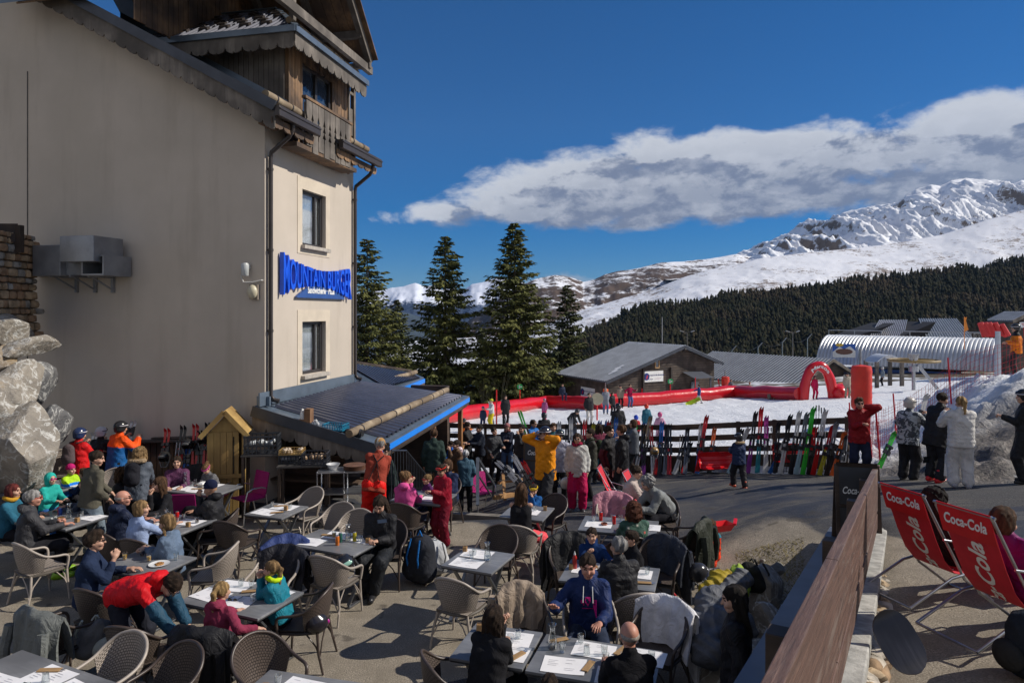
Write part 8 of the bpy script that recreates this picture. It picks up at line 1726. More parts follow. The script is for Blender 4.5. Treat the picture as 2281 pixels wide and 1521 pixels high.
# parked cars beyond the tube on the left
def carp():
    r=empty('parked_car',(0,0,-60),0,'x','car'); mb=MB(); pr=[(-2.1,.35),(-2.1,.8),(-1.9,.95),(-1.35,1.0),(-.75,1.42),(.7,1.45),(1.35,1.05),(2.0,.95),(2.12,.6),(2.05,.35)]
    mb.prism([(x,-.85,z) for x,z in pr],(0,1.7,0)); mb.build('car_body',None or mat('silver car paint',(.32,.34,.38),.25,.05,1,0,metal=.5),r,bevel=.07)
    mb=MB(); mb.prism([(-1.25,-.87,1.0),(-.72,-.87,1.36),(.65,-.87,1.38),(1.2,-.87,1.03)],(0,1.74,0)); mb.build('side_window',M_GLASSD,r)
    for x in(-1.3,1.3):
        for y in(-.86,.86): mb=MB(); mb.cyl((x,y-.1,.33),(x,y+.1,.33),.33,16); w_=mb.build('wheel',plast((.02,.02,.02),.8),r); mb=MB(); mb.cyl((x,y-.12,.33),(x,y+.12,.33),.18,12); mb.build('rim',M_ALU,w_)
    return r
cpz=carp()
for k,(px,D,rz,lab,c) in enumerate(((1075,72,10,'silver parked car with pale roof left of the spruces foot, beyond the red tube',None),(1195,78,-20,'dark blue parked car left of the ski school chalet',(.03,.05,.12)),(1110,84,0,'white parked car half hidden below the central spruces',(.6,.6,.6)),(1235,80,30,'red parked car beside the left end of the ski school chalet',(.35,.02,.03)),(1160,86,15,'grey parked car below the tallest spruce',(.15,.17,.2)),(1210,88,0,'second white parked car left of the ski school chalet',(.55,.56,.58)),(1062,80,-15,'blue parked car beside the annex roof',(.05,.2,.45)))):
    o=cpz if k==0 else copy_tree(cpz); X=X_(px,D); o.location=(X,D,CAMZ-(890-HY)*D/FPX if D<75 else CAMZ-(884-HY)*D/FPX); o.rotation_euler=(0,0,R(rz)); o['label']=lab; o['group']='cars parked beyond the red tube'
    if c:
        b=[q for q in o.children if q.name.startswith('car_body')][0]; b.data=b.data.copy(); b.data.materials[0]=mat('car paint %s'%(c,),c,.25,.05,1,0,metal=.3)
sfz=gridsheet('car_park_snow',np.arange(-12,14,.8),np.arange(62,96,1.0),lambda X,D:CAMZ-(890-HY)*72/FPX-.02+0*X+(fbm(X*.5,D*.5,0,4)-.5)*.5-(D-72)*.03,cmat('patchy snow and tarmac',lambda t,b,tc:(t.l.new(t.mix(t.sstep(t.noise(tc.outputs['Object'],.5,5,.7),.48,.58),(.05,.045,.04),(.7,.72,.76)),b.inputs['Base Color']))))
# ================================================================ DECK CHAIRS
M_SL=mat('red canvas',(.56,.012,.03),.7,.08,5,.15,40); M_TUBEM=metal((.42,.43,.46),.28)
def deckp(txt=True):
    r=empty('deck_chair',(0,0,-60),0,'x','deck chair')
    pth=[(-.52,1.10),(-.40,.88),(-.28,.66),(-.15,.46),(.0,.33),(.18,.31),(.40,.40)]
    def sl(u,v): k=v*(len(pth)-1); i=min(int(k),len(pth)-2); f=k-i; return (pth[i][0]*(1-f)+pth[i+1][0]*f,(u-.5)*.46,pth[i][1]*(1-f)+pth[i+1][1]*f)
    mb=MB(); mb.sheet(sl,4,24,.005); o=mb.build('canvas_sling',M_SL,r,smooth=50)
    co,F=text_mesh('Coca-Cola',.40,0,.010); mx=co[:,0].max()
    def onsl(x,y): p=Vector(sl(.5-y,x)); q=Vector(sl(.5-y,min(1,x+.01))); d=(q-p).normalized(); n=Vector((d.z,0,-d.x)); n=n if n.x<0 or n.z<0 else -n; return p+n*.006
    mb=MB(); mb.add([onsl(.90-.72*(p[0]+.25*p[1])/(mx+.05),(-(p[1]-.14))*1.15) for p in co],F); mb.build('canvas_lettering',M_WHITE,o)
    mb=MB(); mb.sheet(lambda u,v:(-.545-.005*math.sin(v*3)+.13*v*.9,(u-.5)*.50,1.125-.26*v),4,6,.006); h=mb.build('headrest_flap',mat('bright red canvas',(.60,.004,.012),.6,.08,5,.1),r,smooth=60)
    co2,F2=text_mesh('Coca-Cola',.13,0,.004); m2=co2[:,0].max(); mb=MB(); mb.add([(-.545+.13*.9*(1-(p[1]+.09)/.26)-.010,.21-.42*(p[0]+.3*p[1])/(m2+.03),1.125-.26*(1-(p[1]+.09)/.26)) for p in co2],F2); mb.build('flap_lettering',M_WHITE,h)
    for s in(-1,1):
        mb=MB(); mb.tube([(-.54,.25*s,1.12),(-.52,.265*s,1.08),(.10,.265*s,.28),(.58,.265*s,-.0+.02)],.014,8); mb.build('long_rail',M_TUBEM,r,smooth=60)
        mb=MB(); mb.tube([(-.62,.285*s,.02),(-.10,.285*s,.30),(.43,.285*s,.42)],.014,8); mb.build('cross_rail',M_TUBEM,r,smooth=60)
        mb=MB(); mb.tube([(-.24,.275*s,.68),(-.05,.285*s,.66),(.18,.285*s,.63),(.24,.285*s,.56),(.14,.285*s,.38)],.012,8); mb.build('armrest',M_TUBEM,r,smooth=60)
    mb=MB(); [mb.tube([(x,-.285,z),(x,.285,z)],.013,8) for x,z in((-.53,1.11),(.58,.02),(-.62,.02),(.42,.41))]; mb.build('crossbars',M_TUBEM,r,smooth=60); return r
dk1=deckp()
def deck(px,D,h,lab,sc=.94): 
    o=dk1 if not used.get('deck') else copy_tree(dk1); used['deck']=1; X={0:4.05,1:4.12}.get(px) or X_(px,D); o.location=(X,D,g(X,D)+.035); o.rotation_euler=(0,R(6),R(h)); o.scale=(sc,)*3; o['label']=lab; o['group']='red canvas deck chairs'
deck(0,5.69,18,'nearest red cola deck chair, with the woman in magenta, right of the wall'); deck(1,6.7,18,'second red cola deck chair, half hidden behind the railing, with the woman in black'); deck(1368,13.4,-18,'red and white deck chair seen edge-on on the drive, left of the beige cardigan',.72); deck(1425,12.9,-28,'red deck chair tipped on the drive beside the beige cardigan',.68)
def stool(px,D,lab,c=(.60,.01,.02)):
    X=X_(px,D); r=empty('side_table',(X,D,g(X,D)),R(25),lab,'side table'); mb=MB(); mb.box((0,0,.40),(.42,.42,.035)); mb.build('top',plast(c),r,bevel=.01)
    for sx in(-1,1):
        for sy in(-1,1): mb=MB(); mb.box((sx*.17,sy*.17,.19),(.06,.06,.385)); mb.build('leg',plast(c),r)
stool(2290,6.7,'low red plastic table beside the magenta jacket'); 
sbd=empty('snowboard',wp(5.6,.45,0).xy.to_3d()+Vector((0,0,.72)),0,'dark striped snowboard lying behind the stone wall below the deck chair','snowboard')
mb=MB(); mb.sheet(lambda u,v:((u-.5)*.30*math.sqrt(max(.02,1-(abs(v-.5)*2)**3)),(v-.5)*.44,.02*(abs(v-.5)*2)**6),8,24,.012); o=mb.build('board',woodm('dark striped board',(.07,.07,.085),(.015,.015,.02),(30,1.2,1),.3,1.2,.05),sbd,smooth=50); sbd.rotation_euler=(R(60),R(-18),R(8)); sbd.location=PDz(2003,1428,5.0)
# ================================================================ BOARDS
def aboard(px,D,rz,h,w_,lab,txt=.2):
    X=X_(px,D); r=empty('menu_board',(X,D,g(X,D)),R(rz),lab,'sign board')
    for s in(-1,1):
        mb=MB(); k=.16*s
        for x in(-w_/2,w_/2): mb.bar((x,k*1.6,0),(x,0,h),.05,.03,(0,1,0))
        mb.bar((-w_/2,0,h),(w_/2,0,h),.04,.05); mb.bar((-w_/2,k*.55,h*.66),(w_/2,k*.55,h*.66),.035,.04); mb.bar((-w_/2,k*1.4,.14),(w_/2,k*1.4,.14),.035,.05); o=mb.build('frame',M_DARKW,r)
        mb=MB(); mb.bar((0,k*1.5,.06),(0,k*.02,h-.02),w_-.03,.012,(0,1,0)); mb.build('chalkboard',mat('chalkboard',(.035,.037,.042),.6,.15,3,0),o)
    co,F=text_mesh('Coca-Cola',.2,0,.004); m=co[:,0].max(); sc=(w_*.78)/(m+.04); mb=MB()
    mb.add([(-w_*.38+(p[0]+.28*p[1])*sc,-.16*.30*(1-((h*.76+p[1]*sc*1.5)-h*.70)/(h*.3))-.028,h*.76+p[1]*sc*1.5) for p in co],F); mb.build('chalk_lettering',M_WHITE,r)
aboard(1908,9.5,-14,1.62,.52,'tall dark chalkboard with white cola lettering at the far end of the railing'); aboard(1196,17.2,-8,1.35,.62,'chalkboard with cola lettering behind the yellow jacket')
# ================================================================ SENTRY BOX, CRATES, TROLLEY
sb_=empty('sentry_box',(X_(508,13.7),13.7,0),R(12),'pale wooden sentry box with gabled roof standing at the building wall','wooden box'); M_PINE=woodm('fresh pine boards',(.62,.42,.14),(.36,.22,.07),(7,7,.6),.7,1.6)
mb=MB()
for k in range(5): mb.box((-.26+.115*k,-.30,.82),(.108,.022,1.64))
for k in range(5): mb.box((.32,-.24+.12*k,.80),(.022,.112,1.6)); mb.box((-.32,-.24+.12*k,.80),(.022,.112,1.6))
mb.box((0,.30,.8),(.62,.02,1.6)); mb.prism([(-.31,-.29,1.62),(.31,-.29,1.62),(0,-.29,1.98)],(0,.02,0)); mb.box((0,-.325,.78),(.70,.03,.08)); mb.build('boards',M_PINE,sb_)
mb=MB()
for s in(-1,1):
    for k in range(4): t=k/4; a=Vector((s*(.42-.105*k),0,1.60+.115*k+.0)); b=Vector((s*(.42-.105*(k+1)),0,1.60+.115*(k+1))); mb.bar(Vector((a.x,-.40,a.z)).lerp(Vector((b.x,-.40,b.z)),.5),Vector((a.x,.36,a.z)).lerp(Vector((b.x,.36,b.z)),.5),.16,.02,Vector((s*.115,0,.105)))
mb.build('gable_roof',M_PINE,sb_); mb=MB(); mb.bar((-.44,-.41,1.56),(0,-.41,2.05),.02,.09); mb.bar((.44,-.41,1.56),(0,-.41,2.05),.02,.09); mb.build('barge_board',M_PINE,sb_); mb=MB(); mb.box((.16,-.316,1.15),(.02,.012,.8)); mb.box((.33,.0,1.05),(.012,.25,.4)); mb.build('opening',plast((.02,.015,.01),.9),sb_)
def crate(p,d,c,lab,rz=0,fill=None,name='plastic_crate'):
    r=empty(name,p,R(rz),lab,'crate'); mb=MB(); L,W_,H_=d; mb.box((0,0,.01),(L,W_,.02))
    for s in(-1,1):
        for k in range(9): x=-L/2+L*k/8; mb.box((x,s*W_/2,H_/2),(L*.035,.012,H_))
        for k in range(6): y=-W_/2+W_*k/5; mb.box((s*L/2,y,H_/2),(.012,W_*.05,H_))
        for z in (.25,.5,.97): mb.box((0,s*W_/2,H_*z),(L,.014,H_*(.06 if z<.9 else .1))); mb.box((s*L/2,0,H_*z),(.014,W_,H_*(.06 if z<.9 else .1)))
    mb.build('shell',plast(c,.45) if name!='wooden_crate' else M_PINE,r)
    if fill: mb=MB(); [mb.ball((rng.uniform(-L*.4,L*.4),rng.uniform(-W_*.38,W_*.38),H_*.6),(.04,.04,.05),8,5) for k in range(14)]; o=mb.build('contents',plast(fill,.2),r,smooth=50); o['kind']='stuff'
cz=PDz(585,1008,13.5); crate(cz,(.62,.42,.36),(.03,.033,.04),'black plastic crate of glasses on the left side table beside the sentry box',10,(.4,.42,.44)); p=PDz(651,1030,13.2); crate(p,(.42,.34,.17),(.03,.033,.04),'grey crate under the wooden tray below the bar roof',5,(.3,.3,.3)); crate(p+Vector((0,0,.175)),(.42,.34,.09),(0,0,0),'shallow wooden tray of corks on top of the grey crate',5,(.5,.4,.3),'wooden_crate'); crate(PDz(704,1032,13.1),(.46,.36,.22),(.035,.037,.045),'dark crate right of the wooden tray below the bar roof',5,(.3,.2,.12))
def stand(px,D,zt,L,W_,lab): X=X_(px,D); r=empty('work_table',(X,D,0),R(8),lab,'table'); mb=MB(); mb.box((0,0,zt-.015),(L,W_,.03)); mb.build('tabletop',mat('worn dark top',(.05,.045,.042)),r); mb=MB(); [mb.box((sx*L*.45,sy*W_*.42,(zt-.03-.3)/2),(.05,.05,zt-.03+.3)) for sx in(-1,1) for sy in(-1,1)]; mb.build('legs',M_DARKW,r)
stand(587,13.5,cz.z,.75,.5,'tall dark side table carrying the black glass crate'); stand(678,13.1,p.z,.95,.45,'dark work table carrying two crates below the bar roof')
tr=empty('metal_trolley',(X_(770,12.9),12.9,0),R(5),'wheeled metal trolley with trays and a bowl below the bar roof tip','trolley'); zt=1.02
for z in(.30,.62,zt): mb=MB(); mb.box((0,0,z),(1.0,.45,.025)); mb.build('tray',M_ALU,tr)
for x in(-.49,0.0,.49):
    for y in(-.21,.21): mb=MB(); mb.cyl((x,y,.08),(x,y,zt+.02),.013,6); mb.build('post',M_ALU,tr); mb=MB(); mb.cyl((x-.0,y-.015,.045),(x,y+.015,.045),.045,10); mb.build('caster',plast((.03,.03,.03)),tr)
o=empty('steel_bowl',(X_(742,12.9),12.9,zt+.015),0,'white bowl on the trolley below the bar roof','bowl'); mb=MB(); mb.lathe([(.06,0),(.13,.10),(.125,.10),(.055,.01),(.0005,.01)],14); mb.build('bowl',plast((.55,.55,.55)),o,smooth=50)
for j in range(5): mb=MB(); mb.lathe([(.20,0),(.21,.012),(.0005,.014)],20); o=mb.build('serving_tray',mat('brown tray',(.16,.08,.05),.5)); o.location=(X_(790,12.9),12.9,zt+.02+.017*j); tag(o,'round brown serving tray in the stack on the trolley','tray','stacked brown serving trays')
mb=MB(); a=PDz(285,985,14.95); b=PDz(468,980,14.55)
for k in range(14): q=a.lerp(b,(k+.5)/14); mb.box((q.x,q.y,(q.z-.1)/2+.0),(.125,.03,q.z+.1),(0,0,-.2))
o=mb.build('board_front',M_CLAD,None); r=empty('low_bench_wall',(0,0,0),0,'low weathered board wall with a plank top along the shaded gable behind the skis','board wall'); o.parent=r; mb=MB(); mb.bar(a+Vector((0,0,.02)),b+Vector((0,0,.02)),.30,.04); mb.bar(a.lerp(b,.3)+Vector((0,.05,.07)),b+Vector((-.2,.05,.07)),.14,.035); mb.build('plank_top',M_GREYW,r)
# things on the bar roof
def RP(u,v): return BC+BU*lerp2(u,v).x+BV*lerp2(u,v).y+Vector((0,0,lerp2(u,v).z))
q=PDz(748,957,14.1); crate(q+Vector((0,0,.0)),(.44,.30,.13),(.01,.20,.34),'turquoise blue plastic crate lying on the bar roof',-12)
q=PDz(682,940,14.0); o=empty('wooden_caddy',q,R(-10),'small brown wooden caddy holding a white cloth on the bar roof','caddy'); mb=MB(); mb.box((.06,0,.14),(.13,.16,.28)); mb.box((-.07,0,.03),(.14,.16,.06)); mb.build('box',woodm('caddy wood',(.36,.2,.1),(.2,.1,.05),(6,6,1),.7,2),o); mb=MB(); mb.ball((-.07,-.02,.14),(.05,.05,.13),10,8,lambda p:.8+.4*rng.random()); mb.build('cloth',M_WHITE,o,smooth=60)
q=PDz(789,966,14.0); o=empty('portable_speaker',q,R(-14),'black cylindrical portable speaker on the edge of the bar roof','speaker'); mb=MB(); mb.cyl((-.17,0,.02),(.17,0,.02),.085,18); mb.build('cylinder',fab((.04,.042,.05)),o,bevel=.02); mb=MB(); mb.cyl((-.19,0,.02),(-.17,0,.02),.07,16); mb.cyl((.17,0,.02),(.19,0,.02),.07,16); mb.build('end_cap',plast((.02,.02,.02)),o); mb=MB(); mb.box((0,-.086,.02),(.03,.006,.02)); mb.build('badge',plast((.6,.02,.02)),o)
for k,(px,py) in enumerate(((700,942),(708,946),(704,940))): put(proto('cup',mk_bottle((.6,.6,.6),.06,'paper_cup')),PDz(px,py,14.0),('left','right','rear')[k]+' small white cup beside the caddy on the bar roof','white cups on the bar roof')
# ================================================================ COATS, BAGS, HELMETS, ROCKS
def drape(X,D,h,c,lab,cat='coat',puff=0,name='draped_coat',lo=.16,w_=.70,block=None,zo=0):
    r=bpy.data.objects.new(name,None); C.collection.objects.link(r); r.location=(X,D,g(X,D)+zo); r.rotation_euler=(0,0,R(h)); tag(r,lab,cat); sd=X*3+D
    path=[(-.15,.47),(-.195,.66),(-.240,.85),(-.30,.935),(-.355,.88),(-.37,.66),(-.375,.45),(-.38,lo)]
    def f(u,v):
        k=v*(len(path)-1); i=min(int(k),len(path)-2); q=k-i; x=path[i][0]*(1-q)+path[i+1][0]*q; z=path[i][1]*(1-q)+path[i+1][1]*q; a=(u-.5)*2
        x+=.10*abs(a)**2+.022*math.sin(u*11+sd+v*4)*v+.012*math.sin(u*23+sd*2-v*6)+.010*math.sin(v*17+u*9+sd); z-=.10*abs(a)**2.5+.02*math.sin(u*7+sd)*v
        return (x-(.012*abs(math.sin(v*22)) if puff else 0),a*w_/2*(1-.10*(1-v)),z)
    mb=MB(); mb.sheet(f,30,34,.028 if not puff else .05); mb.build('fabric',shell(c),r,smooth=70)
    mb=MB(); mb.tube([(-.36,.27,.74),(-.40,.30,.5),(-.38,.31,.24)],[.055,.05,.042],8); mb.tube([(-.36,-.27,.74),(-.40,-.31,.5),(-.38,-.30,.26)],[.055,.05,.042],8); mb.build('sleeve',shell(c),r,smooth=80)
drape(-4.85,7.35,66,(.15,.16,.155),'grey coat hanging over the back of a dark chair at the lower left'); drape(-3.0,6.95,78,BK,'black quilted jacket hanging on the chair of the mauve ponytail girl',puff=1); drape(-3.02,8.72,-95,(.02,.02,.026),'black jacket slumped over a taupe chair behind the girls table',lo=.45); drape(1.52,7.15,-125,(.66,.66,.70),'white jacket thrown over the chair at the right front table'); drape(.12,7.5,-80,(.30,.235,.18),'beige jacket over the dark chair left of the navy hoodie',w_=.55); drape(.80,9.25,-80,(.02,.02,.022),'black coat on the chair behind the boy with the fork'); drape(1.95,9.15,-130,(.04,.045,.06),'dark blue grey coat on the chair of the dark-haired boy'); drape(2.55,10.1,150,(.035,.04,.03),'dark olive coat on the tilted chair at the right of the cola can table',w_=.7); drape(1.70,11.4,-95,(.50,.22,.28),'pink patterned scarf bunched on the chair behind the cola can table',cat='scarf',lo=.6); drape(-7.75,9.7,40,(.02,.03,.06),'dark blue coat on the chair at the left edge'); drape(-3.05,9.3,-60,(.03,.05,.16),'navy and orange children jacket bundled below the can table',lo=.5,zo=-.05)
drape(-6.35,13.45,-95,BK,'black coat over the magenta chair behind the polka dot table'); drape(-5.2,11.7,60,BK,'furry black coat on the floor between the beanie teenager and the table',puff=1,lo=.3,zo=-.2)
def bag(X,D,c,c2,lab,h=.48,rz=0,name='rucksack',z=None):
    r=empty(name,(X,D,g(X,D) if z is None else z),R(rz),lab,'backpack'); s=Sdf(); s.cap((0,0,h*.3),(0,.0,h*.75),h*.30,h*.24,k=.05); s.cap((.06,.1,h*.3),(.03,.08,h*.7),h*.25,h*.2,k=.05).cap((.06,-.1,h*.3),(.03,-.08,h*.7),h*.25,h*.2,k=.05); V,F=s.mesh(.014,lambda x,y,z_:.006*np.sin(x*40+z_*33)*np.sin(y*38)); V[:,2]=np.maximum(V[:,2],.0); link('bag_body',mkmesh('bag',V,F,fab(c),None,180),r)
    s=Sdf(); s.ell((-.14,0,h*.35),(.08,.13,.11),k=.02); link('front_pocket',mkmesh('pocket',*s.mesh(.013),fab(c2),None,180),r); mb=MB(); mb.tube([(.16,.08,h*.95),(.24,.1,h*.6),(.18,.09,h*.2)],.014,6); mb.tube([(.16,-.08,h*.95),(.24,-.1,h*.6),(.18,-.09,h*.2)],.014,6); mb.tube([(.05,.04,h*.98),(.05,0,h*1.08),(.05,-.04,h*.98)],.010,6); mb.build('strap',fab(c2),r,smooth=80)
bag(X_(940,10.1),10.1,(.03,.032,.04),(.02,.15,.45),'large dark rucksack with blue base beside the phone user',.72,-120); bag(X_(965,10.4),10.4,(.45,.46,.48),(.3,.3,.3),'pale rucksack leaning behind the dark rucksack',.55,-60); bag(X_(218,7.4),7.4,(.13,.13,.135),(.4,.42,.38),'grey rucksack with white goggles hanging beside the grey coat',.42,150,z=.25); bag(X_(1668,8.9),8.9,(.03,.03,.03),(.05,.05,.05),'black bag lying on the stones behind the coat pile',.4,20,z=.35); bag(X_(2288,5.0),5.0,(.02,.025,.035),(.03,.03,.03),'dark rucksack at the right edge below the magenta jacket',.5,0); bag(X_(470,6.6),6.6,(.05,.02,.12),(.02,.02,.02),'purple and black bag under the mauve girl chair',.36,0)
def helm(p,c,gc,lab,rx=0,rz=0):
    r=empty('ski_helmet',tuple(p),R(rz),lab,'helmet'); r.rotation_euler=(R(rx),0,R(rz)); s=Sdf(); s.ell((0,0,.12),(.135,.115,.115),k=.02); s.ell((-.03,0,.06),(.1,.108,.08),k=.03); s.ell((0,0,.02),(.09,.08,.08),k=.01,op=-1); s.ell((.12,0,.02),(.1,.09,.09),k=.01,op=-1); link('shell',mkmesh('h',*s.mesh(.009),plast(c,.2),None,180),r); s=Sdf(); s.ell((.11,0,.14),(.03,.08,.035),k=.01); link('goggles',mkmesh('g',*s.mesh(.009),plast(gc,.15),None,180),r); mb=MB(); mb.tube([(0,.1,.03),(.03,.06,-.08),(.03,-.05,-.09),(0,-.1,.03)],.007,5); mb.build('strap',fab((.3,.3,.32)),r,smooth=80)
helm(PDz(700,1362,7.7),(.02,.018,.022),(.5,.02,.3),'black helmet with magenta goggles hanging on the teal girl chair',150,40); helm(PDz(775,1262,9.1)+Vector((0,0,-.05)),(.02,.022,.03),(.30,.55,.45),'black helmet with mint goggles on the taupe chair below the can table',20,-60); helm(PDz(1553,1290,9.2),(.035,.035,.04),(.3,.3,.32),'grey helmet on the ground behind the black coats',10,30); helm(PDz(1262,1085,14.6),(.60,.58,.52),(.3,.3,.3),'cream helmet dangling from the silver jacket woman hand',20,0); helm(PDz(1341,1068,14.4),(.02,.02,.02),(.1,.1,.1),'black helmet carried by the man with red sleeve panels',20,0); helm(PDz(418,1002,14.2),(.02,.02,.022),(.1,.1,.1),'black helmet hung on skis at the building wall, left one',0,-90); helm(PDz(452,990,14.2),(.02,.02,.02),(.15,.1,.1),'black helmet hung on skis at the building wall, right one',0,-90); helm(PDz(1458,1014,19.0),(.4,.25,.1),(.1,.1,.1),'golden brown helmet on the fence base below the pink child',0,-90); helm(PDz(366,1030,14.0),(.02,.02,.02),(.1,.1,.1),'black helmet low on the poles at the building wall',0,-90)
# coat pile over rocks by the railing wall
boulder((X_(1690,9.0),9.0,.28),(.42,.38,.42),41,M_ROCK,'pale grey rock beside the coat pile near the railing',.3,name='rock',cat='rock',group='rocks beside the railing wall'); boulder((X_(1720,8.1),8.1,.18),(.36,.3,.4),42,M_ROCK,'tall grey rock between the standing woman and the railing',.2,name='rock',cat='rock',group='rocks beside the railing wall'); boulder((X_(1655,7.3),7.3,.18),(.45,.4,.5),43,M_ROCK,'rock covered by the grey coat',name='rock',cat='rock',group='rocks beside the railing wall'); boulder((X_(1725,9.9),9.9,.2),(.42,.16,.22),44,mat('flat slate',(.16,.15,.13),.9,.3,4,.5),'flat slanted slab on the dry grass strip',.6,name='rock',cat='rock',group='rocks beside the railing wall')
for k,(px,D,s_) in enumerate(((1740,9.0,.10),(1680,9.7,.07),(1600,6.9,.06),(1560,6.5,.05),(1762,8.2,.09),(1700,10.2,.05))): boulder((X_(px,D),D,g(X_(px,D),D)+s_*.3),(s_,s_*.8,s_*.6),50+k,M_ROCK,('largest pale','small','third small','tiny','fifth','farthest')[k]+' loose stone on the ground near the railing wall',name='stone',cat='stone',group='loose stones near the railing wall',sub=10)
def pile(name,P,c,lab,cat='coat'):
    s=Sdf(); [s.cap(a,b,ra,rb,k=.12) for a,b,ra,rb in P]; V,F=s.mesh(.018,lambda x,y,z:.020*np.sin(x*17+3*np.sin(z*8+y*5))*np.sin(y*15+z*11)+.022*np.abs(np.sin(x*24+z*19+2*np.sin(y*9)))-.01,cuts=[((0,0,.02),(0,0,-1),0)]); o=link(name,mkmesh(name,V,F,shell(c),None,180)); tag(o,lab,cat); return o
def G3(px,py,D): return tuple(PDz(px,py,D))
pile('grey_coat',[(G3(1575,1340,7.9),G3(1600,1400,7.5),.16,.26),(G3(1600,1330,8.0),G3(1640,1400,7.6),.15,.22),(G3(1560,1400,7.5),G3(1575,1450,7.1),.2,.18),(G3(1620,1320,8.2),G3(1655,1290,8.5),.14,.13)],(.11,.115,.13),'big grey ski coat heaped over the rocks beside the standing woman'); pile('mustard_coat',[(G3(1618,1276,8.5),G3(1596,1292,8.4),.07,.085),(G3(1596,1292,8.4),G3(1578,1312,8.25),.085,.08),(G3(1578,1312,8.25),G3(1556,1336,8.1),.08,.05),(G3(1600,1300,8.3),G3(1612,1318,8.2),.07,.05)],(.34,.25,.02),'mustard yellow coat lying on top of the grey coat'); pile('lime_trim_jacket',[(G3(1640,1275,8.7),G3(1655,1310,8.4),.10,.09)],(.30,.42,.05),'grey and lime children jacket on the pile, right of the mustard coat')
p=PDz(1591,1262,9.4); r=empty('shopping_bag',(p.x,p.y,g(p.x,p.y)),R(20),'blue and white striped shopping bag in front of the boy in orange','bag'); mb=MB(); mb.sheet(lambda u,v:(.17*math.cos(2*math.pi*u)*(1+.1*math.sin(v*3)),.10*math.sin(2*math.pi*u),.32*v+.02*math.sin(u*30)*v),28,8,.004)
def strp(t,b,tc): wv=t.node('ShaderNodeTexWave'); t.l.new(tc.outputs['UV'],wv.inputs[0]); wv.inputs['Scale'].default_value=6; wv.inputs['Distortion'].default_value=1; t.l.new(t.mix(t.sstep(wv.outputs[1],.45,.55),(.6,.62,.66),(.04,.08,.30)),b.inputs['Base Color'])
mb.build('bag_body',cmat('striped bag',strp),r,smooth=80); mb=MB(); mb.tube([(-.1,0,.31),(-.08,0,.42),(.08,0,.42),(.1,0,.31)],.008,6); mb.build('handle',fab((.5,.5,.55)),r)
def shoeobj(px,py,D,c,lab): s=Sdf(); s.cap((-.09,0,.05),(.09,0,.04),.045,.038,k=.03).cap((-.09,0,.05),(-.08,0,.11),.042,.04,k=.03); V,F=s.mesh(.011); V[:,2]=np.maximum(V[:,2],0.008); o=link('child_shoe',mkmesh('shoe',V,F,plast(c,.5),None,180)); p=PDz(px,py,D); o.location=(p.x,p.y,g(p.x,p.y)); o.rotation_euler=(0,0,rng.random()*6); tag(o,lab,'shoe')
shoeobj(1505,1312,9.6,(.6,.01,.03),'red child shoe on the ground, left of the pile'); shoeobj(1525,1308,9.9,(.55,.01,.05),'second red and white child shoe behind the first')
o=empty('dry_grass',(0,0,0)); bpy.data.objects.remove(o)
V=[];F=[]
for k in range(2600):
    px=rng.uniform(1640,1790); D=rng.uniform(8.2,10.6); X=X_(px,D)
    if X>wallX(D)-.75: continue
    z=g(X,D); a=rng.random()*6.28; h=rng.uniform(.015,.045); b=len(V); V+=[(X-.006,D,z),(X+.006,D,z),(X+.05*math.cos(a),D+.05*math.sin(a),z+h)]; F.append((b,b+1,b+2))
tag(link('dry_grass',mkmesh('dry_grass',V,F,mat('dry grass',(.20,.16,.05),.9,.4,3,0,second=(.09,.08,.03)))),'dry yellow grass strip beside the railing wall',kind='stuff')
# prints on clothes: lettering and flowers wrapped onto the fabric
from mathutils.bvhtree import BVHTree
def wrapon(p,part,pts2d,F,m,name,sgn=1,hh=.33,lift=.004):
    """pts2d: (side, up) metres on chest (sgn=1) or back (sgn=-1)"""
    bpy.context.view_layer.update(); ob=[c for c in p['root'].children if c.name.startswith(part)][0]; me=ob.data; bv=BVHTree.FromPolygons([v.co for v in me.vertices],[tuple(q.vertices) for q in me.polygons]); s=p['s']; out=[]
    for a,b in pts2d:
        o=(p['P']+p['t']*(hh)+p['yv']*a+p['t']*b+p['fw']*sgn*.6)*s; h=bv.ray_cast(o,-p['fw']*sgn); q=h[0] if h[0] else (p['P']+p['t']*(hh+b)+p['yv']*a+p['fw']*sgn*.13)*s; out.append(q+p['fw']*sgn*lift)
    mb=MB(); mb.add(out,F); mb.build(name,m,p['root'])
M_PRT=fab((.55,.02,.20))
for ch,x0 in(('E',.088),('P',-.036)):
    co,F=text_mesh(ch,.075,0,.003); wrapon(pm_,'jacket',[(x0-c[0],c[1]-.02) for c in co],F,M_PRT,'chest_letter')
wrapon(pm_,'jacket',[(.025,.06),(-.025,.06),(-.028,.02),(0,-.03),(.028,.02)],[(0,1,2,3,4)],M_PRT,'chest_shield',lift=.006)
wrapon(pm_,'jacket',[(.012,.045),(-.012,.045),(-.012,.0),(.012,.0)],[(0,1,2,3)],fab((.02,.03,.1)),'shield_mark',lift=.008); wrapon(pm_,'jacket',[(.06,-.05),(-.06,-.05),(-.06,-.058),(.06,-.058)],[(0,1,2,3)],M_PRT,'chest_line')
for sg in(1,-1): mb=MB(); mb.tube([(pm_['N']+pm_['fw']*.10+pm_['yv']*.045*sg-pm_['t']*.03)*pm_['s'],(pm_['N']+pm_['fw']*.165+pm_['yv']*.05*sg-pm_['t']*.17)*pm_['s']],.0045,5); mb.build('drawstring',M_WHITE,pm_['root'])
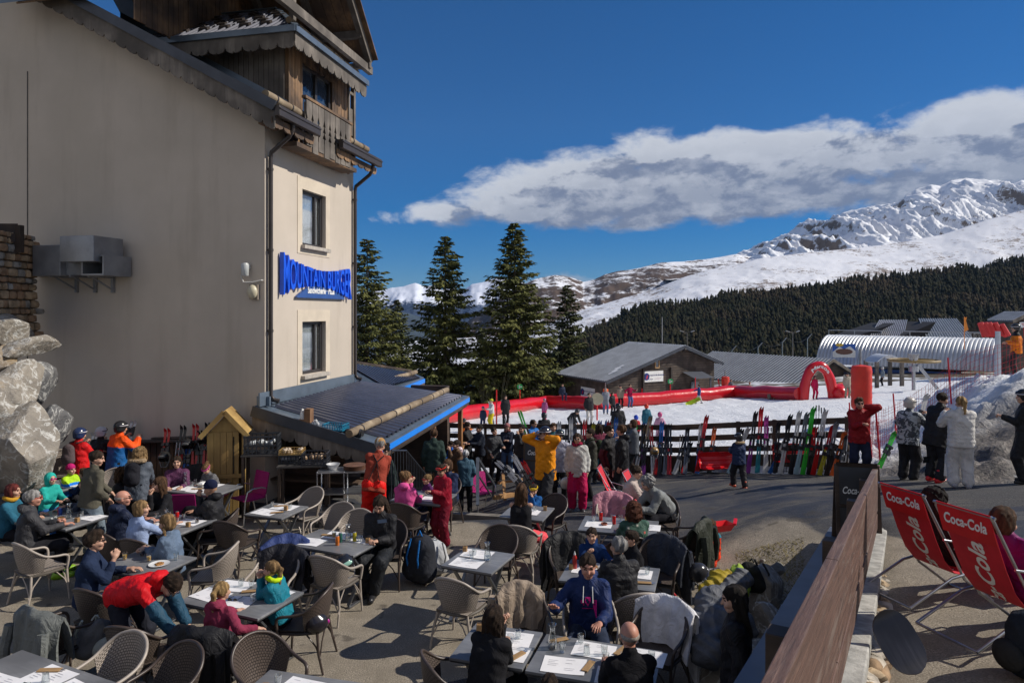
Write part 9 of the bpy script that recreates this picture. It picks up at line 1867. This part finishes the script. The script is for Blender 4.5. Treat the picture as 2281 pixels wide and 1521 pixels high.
def flower(cx,cy,r,n=8):
    P=[(cx,cy)]; F=[]
    for k in range(n*2): a=math.pi*k/n; q=r if k%2==0 else r*.3; P.append((cx+q*math.cos(a),cy+q*math.sin(a)))
    return P,[(0,1+k,1+(k+1)%(n*2)) for k in range(n*2)]
for cx,cy,r_,cc in((.03,.04,.03,(.6,.6,.55)),(-.06,-.06,.035,(.5,.12,.08)),(.12,.12,.03,(.6,.58,.5)),(-.12,.05,.028,(.55,.12,.1)),(.10,-.05,.028,(.5,.15,.1)),(-.02,.15,.03,(.6,.58,.5)),(-.09,-.16,.04,(.55,.55,.5))):
    P,F=flower(cx,cy,r_); wrapon(gs_,'jacket',P,F,fab(cc),'knitted_flower',-1,.30)
def split_loose(bases):
    cache={}
    for o in [o for o in bpy.data.objects if o.type=='MESH' and o.name.split('.')[0] in bases]:
        me=o.data
        if me.name not in cache:
            n=len(me.vertices); p=list(range(n))
            def fd(a):
                while p[a]!=a: p[a]=p[p[a]]; a=p[a]
                return a
            for e in me.edges: a,b=fd(e.vertices[0]),fd(e.vertices[1]); p[a]=b
            gr={}
            for f in me.polygons: gr.setdefault(fd(f.vertices[0]),[]).append(f)
            out=[]
            if 1<len(gr)<=90:
                for fs in gr.values():
                    ids=sorted({v for f in fs for v in f.vertices}); mp={v:i for i,v in enumerate(ids)}
                    out.append(mkmesh(me.name,[me.vertices[v].co[:] for v in ids],[[mp[v] for v in f.vertices] for f in fs],list(me.materials),[f.material_index for f in fs],40))
            cache[me.name]=out
        L=cache[me.name]
        if L:
            o.data=L[0]
            for m in L[1:]:
                c=o.copy(); c.data=m; C.collection.objects.link(c)
                for ch in (): pass
split_loose({'snow_stop','log_strap','snow_guard','sleeve','legs','post','pipe_clip','rafter','roof_beam','step_flashing','shutter_slats','timber_post','brace','armrest','end_cap','crossbars','handle','roof_snow_streak','eaves_beam','front_pocket','dormer_front','apron_cladding','opening'})
# ================================================================ HAZE
hz=MB(); hz.box((600,5600,900),(14000,12400,4600)); hzo=hz.build('haze',None or bpy.data.materials.new('haze air')); tag(hzo,'thin blue haze of the valley air',kind='stuff')
hm=hzo.data.materials[0]; hm.use_nodes=True; hm.node_tree.nodes.clear(); pv_=hm.node_tree.nodes.new('ShaderNodeVolumePrincipled'); ou=hm.node_tree.nodes.new('ShaderNodeOutputMaterial'); pv_.inputs['Color'].default_value=(.35,.58,1,1); pv_.inputs['Density'].default_value=.000022; hm.node_tree.links.new(pv_.outputs[0],ou.inputs['Volume'])
